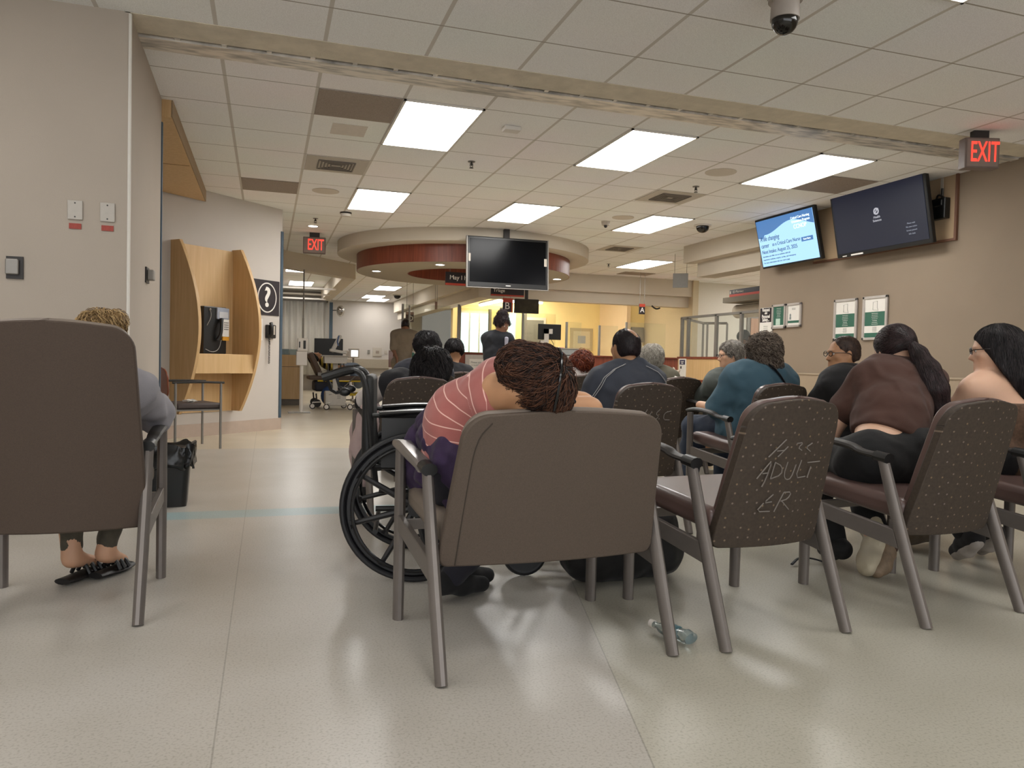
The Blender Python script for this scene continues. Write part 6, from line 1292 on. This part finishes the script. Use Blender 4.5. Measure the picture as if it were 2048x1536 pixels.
for k in (0, 1):
    g = G(); g.tube(drape(tj, [(2.035-.012*k, 4, .945-.006*k), (1.965-.012*k, 4, .915-.004*k), (1.905-.012*k, 4, .86), (1.865-.012*k, 4, .78), (1.80-.012*k, 4, .66)]), .0032, 6, 0, .7); g.build('sleeve_stripe', mat('stripe_white', '#a8a6a6', .7), P8.o)
g = G(); g.tube(drape(tj, [(2.17, 4, .935), (2.25, 4, .90), (2.315, 4, .84), (2.335, 4, .78)]), .0032, 6, 0, .7); g.build('sleeve_stripe', mat('stripe_white', '#a8a6a6', .7), P8.o)
P8.garment('trousers', cloth('navy_trousers', '#1b1a24'), lambda S: (P8.legs(S, .014),), vox=.016); P8.shoes(cloth('black_suede', '#0c0b0c'))
p, R = P8.hp, P8.hR
def bald(S):
    S.ell(p(0, -.016, .020), V(.080, .096, .090), R, .02); S.ell(p(0, -.045, -.03), V(.068, .062, .055), R, .03); S.cut(p(.026, -.070, .105), V(.046, .060, .058), R, .01); S.cut(p(.0, .055, .10), V(.050, .06, .06), R, .01)
    S.clip(p(0, .045, .02), R@V(0, 1, -.2)); S.clip(p(0, 0, -.085), R@V(0, -.35, -1))
P8.hair(hairm('hair_cropped', '#191214', '#33282a', .5), bald, n=2600, length=.016, lift=.001, r=.0012, seed=12, vox=.007, noise=((.002, 90, .5),))

# ---- 9. grey-haired woman   16. dark head beyond her
J, d, r = seat(3.36, 6.22, .05, (3.36, 6.16, .82), (3.325, 6.18, 1.01), z=.50, sw=.34, nk=(3.34, 6.16, .90))
P9 = Person(J, .014, fat=1.15); P9.body(SK_pale, label='woman with short silver-grey hair in an olive-grey top, right of the balding man', f=(-.1, 1, 0))
P9.garment('olive_top', cloth('olive_grey', '#5a5545'), lambda S: (P9.torso(S, .02), P9.arms(S, .024, 1.4)), noise=((.007, 22, .3), (.004, 50, 1))); P9.garment('trousers', cloth('navy_trousers', '#1b1a24'), lambda S: (P9.legs(S, .014),), vox=.018); P9.shoes(cloth('black_suede', '#0c0b0c'))
p, R = P9.hp, P9.hR; P9.hair(H_white, lambda S: (skullcap(S, p, R, 1.03, .014, low=-.08),), n=1000, length=.06, curl=.006, r=.0022, seed=21, lift=.004)
J, d, r = seat(3.93, 7.55, .05, (3.93, 7.5, .80), (3.90, 7.5, .985), z=.50, sw=.32)
P16 = Person(J, .018); P16.body(SK_brown, label='dark-haired person mostly hidden between the balding man and the grey-haired woman', f=(.5, 1, 0))
P16.garment('white_top', cloth('dusty_white', '#c4bbb6'), lambda S: (P16.torso(S, .02), P16.arms(S, .024, 1.4))); P16.garment('trousers', cloth('navy_trousers', '#1b1a24'), lambda S: (P16.legs(S, .014),), vox=.02)
p, R = P16.hp, P16.hR; P16.hair(H_black, lambda S: (skullcap(S, p, R, 1, .014, low=-.08),), n=0)

# ---- 15. red-brown haired person leaning back in a white top
J, d, r = seat(2.66, 6.55, .1, (2.68, 6.42, .80), (2.735, 6.42, .93), z=.48, sw=.32, roll=-.1)
P15 = Person(J, .014); P15.body(SK_tan, label='slumped person with red-brown hair and a pale top behind the sleeping woman\'s head', f=(.3, .8, -.5), u=(.5, .2, .7))
P15.garment('pale_top', cloth('dusty_white', '#c4bbb6'), lambda S: (P15.torso(S, .02), P15.arms(S, .024, 1.4))); P15.garment('trousers', cloth('navy_trousers', '#1b1a24'), lambda S: (P15.legs(S, .014),), vox=.02)
p, R = P15.hp, P15.hR; P15.hair(H_red, lambda S: (skullcap(S, p, R, 1, .014, low=-.08),), n=900, length=.07, curl=.012, lift=.01, r=.0022, seed=22, noise=((.012, 42, .5), (.006, 85, 1.7)))

# ---- 10. man with glasses in profile
J, d, r = seat(3.84, 5.72, .12, (3.80, 5.68, .80), (3.805, 5.66, 1.05), z=.50, sw=.38, nk=(3.82, 5.66, .92), elL=(3.60, 5.78, .66), wrL=(3.50, 5.93, .70), elR=(4.05, 5.75, .6), turn=.3)
P10 = Person(J, .012, fat=1.25); P10.body(SK_fair, label='grey-haired man with glasses in profile, grey-green T-shirt, beyond the woman in teal', f=(-1, .25, -.12), vox=.010, eye=True, hands=(('L', (-.5, .7, .2), (.5, 0, -1), .7),), jowl=1)
P10.garment('grey_green_shirt', cloth('grey_green', '#4a4f4b'), lambda S: (P10.torso(S, .022, .06), P10.arms(S, .03, .9)), noise=((.007, 22, .3), (.004, 46, 1)))
P10.garment('tan_shorts', cloth('tan_shorts', '#8a7a62'), lambda S: (P10.legs(S, .02, .95),), vox=.014); P10.garment('black_socks', cloth('black_knit', '#121116'), lambda S: [S.cap(lerp(P10.J['kn'+a], P10.J['an'+a], .65), P10.J['an'+a], .045, .042) for a in 'LR']); P10.shoes(cloth('black_suede', '#0c0b0c'), sc=1.1)
p, R = P10.hp, P10.hR; P10.hair(H_grey, lambda S: (skullcap(S, p, R, 1, .012, low=-.06),), n=800, length=.05, curl=.006, r=.0018, seed=23)
def glasses(P, col_='#1c1412'):
    p, R = P.hp, P.hR; m = mat('spectacle_frame', col_, .3, var=0); g = G()
    for x in (-1, 1):
        g.tube([p(x*.034+.024*math.cos(a), .098, -.004+.017*math.sin(a)) for a in [2*PI*k/14 for k in range(14)]], .0022, 6, closed=True); g.tube([p(x*.058, .096, .0), p(x*.080, .05, .0), p(x*.086, .0, -.004), p(x*.084, -.02, -.02)], .0025, 6, 1)
    g.tube([p(-.010, .099, .0), p(.010, .099, .0)], .002, 6); g.build('glasses', m, P.o)
glasses(P10)
g = G(); g.obox((3.48, 6.0, .74), (.13, .10, .012), (.5, .5, .3)); g.obox((3.52, 6.02, .80), (.07, .09, .01), (1.0, .3, .2)); tag(g.build('folded_papers', M_paper, smooth=False), 'crumpled white papers in the grey-haired man\'s hand', 'paper')
crumple('plastic_bag', 'translucent white plastic bag on the grey-haired man\'s lap', 'bag', (3.66, 5.98, .555), (.10, .11, .06), mat('bag_white', '#b3b4b8', .4, var=.1, alpha=.9), 7)

# ---- 11. woman in the teal T-shirt
J, d, r = seat(3.20, 4.52, .10, (3.27, 4.50, .85), (3.275, 4.50, 1.055), z=.50, sw=.42, nk=(3.27, 4.48, .93), elL=(2.985, 4.58, .64), wrL=(2.99, 4.80, .66), elR=(3.56, 4.55, .62), sp=(3.24, 4.46, .68), roll=.02)
P11 = Person(J, .011, fat=1.36); P11.body(SK_fair, label='woman with curly brown-grey hair in a teal T-shirt with a black bag strap', f=(-.35, 1, -.05), vox=.011)
def teal(S): P11.torso(S, .020, .07); P11.arms(S, .036, .92, wide=1.1)
P11.garment('teal_tshirt', cloth('teal_cotton', '#3b5968', .10, 7), teal, vox=.010, noise=((.013, 16, .3), (.008, 35, 1.1)), rl=2)
P11.garment('jeans', cloth('dark_jeans', '#1e2a3d'), lambda S: (P11.legs(S, .018), S.cap(P11.J['hipL'], P11.J['hipR'], .13, .13)), vox=.014); P11.shoes(cloth('black_suede', '#0c0b0c'))
p, R = P11.hp, P11.hR
P11.hair(H_mix, lambda S: (S.ell(p(0, -.03, .01), (.108, .112, .112), R), S.ell(p(.01, -.04, -.09), (.115, .085, .08), R), S.ell(p(.07, -.02, -.10), (.07, .06, .05), R), S.clip(p(0, .06, 0), R@V(0, 1, -.2))), n=3000, length=.055, curl=.013, lift=.006, r=.0019, seed=31, freq=75, vox=.008, noise=((.010, 55, .5), (.005, 110, 1.7)))
g = G(); g.tube(drape(P11.parts[0], [(3.235, 4, .965), (3.28, 4, .93), (3.36, 4, .83), (3.45, 4, .70), (3.50, 4, .58)]), .015, 8, 0, .35)
g.build('bag_strap', mat('strap_black', '#121318', .7), P11.o)

# ---- 12. man in the black shirt
J, d, r = seat(3.66, 4.10, .15, (3.60, 4.02, .85), (3.565, 4.04, 1.05), z=.50, sw=.40, nk=(3.60, 4.03, .93), turn=.25, elL=(3.36, 4.10, .64), wrL=(3.40, 4.3, .62))
P12 = Person(J, .011, fat=1.22); P12.body(SK_olive, label='man with close-cropped hair and dark glasses in a black T-shirt, in profile', f=(-1, .22, -.05), vox=.009, eye=True, jowl=1.2)
P12.garment('black_tshirt', cloth('black_cotton', '#100f12'), lambda S: (P12.torso(S, .020, .06), P12.arms(S, .03, .9)), noise=((.006, 22, .3), (.003, 46, 1)))
P12.garment('trousers', cloth('navy_trousers', '#1b1a24'), lambda S: (P12.legs(S, .014),), vox=.016); P12.shoes(cloth('black_suede', '#0c0b0c'))
p, R = P12.hp, P12.hR; P12.hair(hairm('hair_cropped_brown', '#2b1d17', '#4b382d', .55), lambda S: (skullcap(S, p, R, 1, .003, low=-.05),), n=700, length=.015, lift=.0015, r=.0014, seed=41, vox=.007, noise=((.001, 90, .5),)); glasses(P12)

# ---- 13. woman with the ponytail in the brown top
J, d, r = seat(2.47, 2.66, .06, (2.90, 2.90, .895), (2.885, 2.93, 1.045), z=.55, sw=.41, roll=0, nk=(2.89, 2.90, .955), sp=(2.70, 2.74, .72), elL=(2.575, 2.99, .625), wrL=(2.62, 3.18, .52), elR=(3.17, 3.06, .64), wrR=(3.05, 3.25, .6), hw=.10, turn=.05)
J['hipL'] = V(2.46, 2.62, .555); J['hipR'] = V(2.68, 2.64, .555); J['knL'] = V(2.50, 3.10, .50); J['knR'] = V(2.80, 3.12, .50); J['anL'] = V(2.62, 2.96, .10); J['toeL'] = V(2.66, 3.09, .045); J['anR'] = V(2.735, 2.86, .21); J['toeR'] = V(2.625, 2.77, .07)
P13 = Person(J, .010, fat=1.10); P13.body(SK_pale, label='woman with a long dark ponytail and a cropped brown top leaning forward', f=(.12, 1, -.25), vox=.010)
def browntop(S): P13.torso(S, .016, .06, lower=False); P13.arms(S, .030, .52, wide=1.05)
P13.garment('brown_top', cloth('brown_rib', '#44291f', .10, 8), browntop, vox=.009, noise=((.010, 19, .3), (.006, 40, 1.1)), rl=2, clips=(((2.60, 2.62, .660), (-.55, -.2, -.80)),))
P13.garment('black_trousers', cloth('black_twill', '#08080a'), lambda S: (P13.legs(S, .016), S.cap((2.735, 2.86, .21), (2.76, 2.95, .32), .052, .06), S.cap(P13.J['hipR']+V(.02, .05, .07), P13.J['hipR']+V(.05, .14, .05), .128, .11, .04), S.cap(P13.J['hipL'], P13.J['hipR'], .124, .142, .05), S.cap(P13.J['hipR'], P13.J['hipR']+V(.02, .06, .02), .146, .13, .05)), vox=.011, noise=((.006, 24, .3), (.003, 50, 1)))
cream = cloth('cream_leather', '#b5aa92', .06, 10, .6); S = SDF(.007); S.chain([(2.735, 2.83, .175), (2.70, 2.81, .12), (2.645, 2.775, .07), (2.60, 2.745, .050)], [.046, .050, .052, .044], .03); S.cap((2.72, 2.87, .19), (2.73, 2.85, .22), .044, .046, .03); S.clip((2.66, 2.78, .004), (0, 0, -1)); P, Q = S.mesh(); P = relax(P, Q, 1); sh = mesh_obj('sneaker', P, Q, cream, P13.o)
S = SDF(.006); S.chain([(2.762, 2.800, .165), (2.735, 2.778, .10), (2.68, 2.745, .055), (2.635, 2.722, .034)], [.036, .040, .042, .032], .03); S.clip((2.66, 2.78, .003), (0, 0, -1)); P, Q = S.mesh(); mesh_obj('sole', P, Q, mat('brown_sole', '#7d6a55', .6, var=.3, scale=40), sh)
S = SDF(.005); S.cap((2.770, 2.775, .150), (2.758, 2.765, .12), .026, .026); S.cap((2.71, 2.728, .065), (2.70, 2.722, .06), .016); P, Q = S.mesh(); mesh_obj('tread_patch', P, Q, mat('dark_tread', '#3a261c', .7), sh)
P13.shoes(cloth('black_suede', '#0c0b0c'), None, 'L', 1.15)
p, R = P13.hp, P13.hR
P13.hair(H_dark, lambda S: (skullcap(S, p, R, 1.0, .010, low=-.03), S.ell(p(0, -.105, .01), (.03, .03, .03), R)), n=2200, length=.06, flow=flow_from(p(0, -.105, .01)*1, (0, 0, 0)) if 0 else (lambda q, nn, t=p(0, -.115, .01): (t-q)/(np.linalg.norm(t-q, axis=1)[:, None]+1e-9)), lift=.001, r=.0016, seed=51, vox=.007, noise=((.002, 60, .5),))
pt = [p(0, -.11, .012), V(2.885, 2.775, 1.02), V(2.905, 2.735, .945), V(2.93, 2.715, .86), V(2.96, 2.715, .77), V(2.975, 2.72, .70)]
def tail(S): S.chain(pt, [.018, .032, .045, .05, .036, .012], .03)
P13.hair(H_dark, tail, n=2000, length=.16, rand=.10, flow=lambda q, nn: np.tile(unit(pt[4]-pt[1]), (len(q), 1)), lift=.0015, r=.0018, seed=52, vox=.007, name='ponytail', noise=((.003, 50, .5),))
g = G(); g.lathe([(.022+.005*math.cos(a), .005*math.sin(a)) for a in [2*PI*k/8 for k in range(8)]], Vector(p(0, -.118, .005)), 20, Matrix.Rotation(PI/2, 3, 'X'), True); g.build('hair_tie', M_black, P13.o)

# ---- 14. long-haired woman at the right edge
J, d, r = seat(3.40, 2.72, .1, (3.40, 2.80, .86), (3.375, 2.80, 1.06), z=.54, sw=.35, roll=0, nk=(3.38, 2.80, .935), sp=(3.40, 2.72, .70), elL=(3.19, 2.95, .64), wrL=(3.25, 3.15, .6))
J['anL'] = V(3.26, 2.80, .14); J['toeL'] = V(3.30, 2.90, .045); J['anR'] = V(3.47, 2.86, .14); J['toeR'] = V(3.52, 2.95, .045)
P14 = Person(J, .010, fat=1.02); P14.body(SK_pale, label='woman with long straight black hair and thin glasses at the right edge', f=(-.75, .75, -.12), vox=.010, eye=True)
P14.garment('patterned_top', cloth('snake_print', '#5b4433', .55, 60), lambda S: (P14.torso(S, .014, .06),), vox=.010, clips=(((3.4, 2.8, .80), (0, 0, 1)),), noise=((.004, 26, .3), (.003, 60, 1)))
P14.garment('black_trousers', cloth('black_twill', '#08080a'), lambda S: (P14.legs(S, .016), S.cap(P14.J['hipL'], P14.J['hipR'], .115, .115, .04)), vox=.012)
P14.shoes(cloth('black_canvas', '#161214'), mat('white_sole', '#a39a92', .6, var=.15), 'LR', 1.1); p, R = P14.hp, P14.hR
def longh(S):
    skullcap(S, p, R, 1.0, .014, low=-.5); S.chain([p(0, -.05, -.02), (3.43, 2.72, .92), (3.46, 2.69, .80), (3.475, 2.68, .66), (3.47, 2.68, .56)], [.085, .085, .072, .055, .02], .05); S.chain([p(-.07, -.02, -.02), (3.31, 2.73, .94), (3.33, 2.705, .86), (3.36, 2.70, .80)], [.025, .03, .024, .01], .02)
P14.hair(H_black, longh, n=3200, length=.18, flow=lambda q, nn: np.tile(V(.05, -.05, -1), (len(q), 1)), lift=.002, r=.0017, rand=.08, seed=61, vox=.008, noise=((.003, 45, .5),)); glasses(P14, '#6b5a40')

# ---- 17. two people behind the corridor glass
for i, (x, y, zh, hm, cm, lb, ff) in enumerate(((6.95, 9.95, 1.38, H_black, '#4d5250', 'person in a dark cap and grey jacket behind the corridor glass', (-.8, -.3, -.6)), (7.45, 10.05, 1.42, H_dark, '#5a5148', 'person with brown hair behind the corridor glass, nearest the wall edge', (-.3, .9, -.2)))):
    J = dict(hipL=(x-.05, y-.05, .82), hipR=(x+.12, y+.05, .82), spine=(x+.0, y, 1.02), shL=(x-.22, y-.05, 1.17-.02*i), shR=(x+.13, y+.06, 1.18), neck=(x-.04, y, 1.26), head=(x-.03, y, zh), elL=(x-.30, y-.1, .98), wrL=(x-.35, y-.12, 1.12), elR=(x+.2, y+.05, .95), knL=(x-.05, y, .45), knR=(x+.12, y, .45), anL=(x-.05, y, .08), anR=(x+.12, y, .08), toeL=(x-.15, y-.1, .03), toeR=(x+.05, y-.1, .03))
    Px = Person(J, .018, fat=1.05); Px.body(SK_brown, label=lb, f=ff); Px.garment('jacket', cloth('corridor_cloth_%d' % i, cm), lambda S: (Px.torso(S, .03), Px.arms(S, .035, 1.8))); Px.garment('trousers', cloth('navy_trousers', '#1b1a24'), lambda S: (Px.legs(S, .016),), vox=.02)
    p, R = Px.hp, Px.hR; Px.hair(hm, lambda S: (skullcap(S, p, R, 1.02, .014, low=-.06),), n=0)
    if i == 0:
        S = SDF(.012); S.ell(p(0, -.02, .035), (.098, .108, .09), R); S.clip(p(0, 0, .03), R@V(0, 0, -1)); P, Q = S.mesh(); mesh_obj('cap', P, Q, cloth('cap_green', '#20261f'), Px.o)

# ---- 18. patient on the stretcher
J = dict(hipL=(1.45, 14.95, .72), hipR=(1.45, 15.12, .72), spine=(1.27, 15.03, .78), shL=(1.08, 14.90, .86), shR=(1.08, 15.18, .86), neck=(.99, 15.04, .90), head=(.88, 15.04, .945), elL=(1.25, 14.80, .76), wrL=(1.42, 14.84, .78), knL=(1.62, 14.95, .74), knR=(1.62, 15.12, .74), anL=(1.85, 14.92, .56), anR=(1.85, 15.12, .56), toeL=(1.9, 14.92, .66), toeR=(1.9, 15.12, .66))
P18 = Person(J, .014, fat=1.0); P18.body(SK_olive, label='patient lying on the stretcher in a black and yellow striped jersey', f=(.25, 0, 1), u=(-1, 0, .35))
strp = bpy.data.materials.new('jersey_stripes'); strp.use_nodes = True; nt = strp.node_tree; tc = N(nt, 'ShaderNodeTexCoord'); wv = N(nt, 'ShaderNodeTexWave'); wv.inputs['Scale'].default_value = 3.6; nt.links.new(tc.outputs['Object'], wv.inputs['Vector'])
cr = N(nt, 'ShaderNodeValToRGB'); cr.color_ramp.interpolation = 'CONSTANT'; cr.color_ramp.elements[0].color = lin('#17120f'); cr.color_ramp.elements[1].position = .52; cr.color_ramp.elements[1].color = lin('#d9c35c'); nt.links.new(wv.outputs['Fac'], cr.inputs[0]); nt.links.new(cr.outputs[0], nt.nodes['Principled BSDF'].inputs['Base Color'])
P18.garment('striped_jersey', strp, lambda S: (P18.torso(S, .02), P18.arms(S, .03, .8)), clips=(((1.36, 15, .8), (1, 0, 0)),)); P18.garment('sheet', cloth('pale_blue_sheet', '#8796ab'), lambda S: (P18.legs(S, .05), S.cap((1.72, 14.95, .62), (1.72, 15.1, .45), .16, .1, .05)), noise=((.01, 20, .4),))
p, R = P18.hp, P18.hR; P18.hair(H_black, lambda S: (skullcap(S, p, R, 1.05, .02, low=-.06),), n=0)

# ---- bags and loose things on the floor
def soft(name, label, cat, m, fn, vox=.012, noise=((.006, 24, .4), (.004, 50, 1)), tags=True):
    S = SDF(vox); S.noise = noise; fn(S); P, Q = S.mesh(); P = relax(P, Q, 1); P[:, 2] = np.maximum(P[:, 2], .002) if fn.__name__ != 'nof' else P[:, 2]; o = mesh_obj(name, P, Q, m); return tag(o, label, cat)
o = soft('duffel_bag', 'black duffel bag on the floor under the front chairs', 'bag', cloth('black_nylon', '#0b0a0c', .2, 20, .6), lambda S: (S.cap((1.33, 2.98, .13), (1.66, 3.0, .13), .13, .13, .03), S.cap((1.34, 2.94, .22), (1.62, 2.96, .24), .10, .11, .06)))
g = G(); g.tube([(1.40, 2.86, .26), (1.42, 2.84, .33), (1.52, 2.84, .33), (1.54, 2.86, .26)], .01, 6, 2); g.build('handle', M_black, o)
soft('shoulder_bag', 'olive-brown bag on the floor between the two right-hand chairs', 'bag', cloth('olive_bag', '#5c4f3e'), lambda S: (S.cap((3.22, 3.16, .09), (3.42, 3.2, .09), .075, .075, .02), S.cap((3.22, 3.16, .17), (3.42, 3.2, .17), .06, .06, .05)))
g = G(); g.tube([(2.38, 2.98, .012), (2.46, 3.03, .03), (2.54, 3.02, .02), (2.57, 2.96, .01), (2.64, 3.0, .012)], .008, 6, 3, .5); tag(g.build('bag_strap_loop', mat('strap_black', '#121318', .7)), 'thin black strap lying on the floor behind the chalked chair', 'strap')
g = G(); g.box(5.35, 5.75, 9.5, 9.8, .60, .63)
for x in (5.37, 5.73):
    for y_ in (9.52, 9.78): g.tube([(x, y_, 0), (x, y_, .6)], .012, 6)
tag(g.build('side_table', M_maple, smooth=False), 'small side table with a crumpled pale bag by the maple half wall', 'table')
crumple('paper_bag', 'crumpled pale bag standing left of the partition poster', 'bag', (5.56, 9.62, .63), (.10, .08, .15), mat('bag_pale', '#b3a595', .6, var=.1), 5)
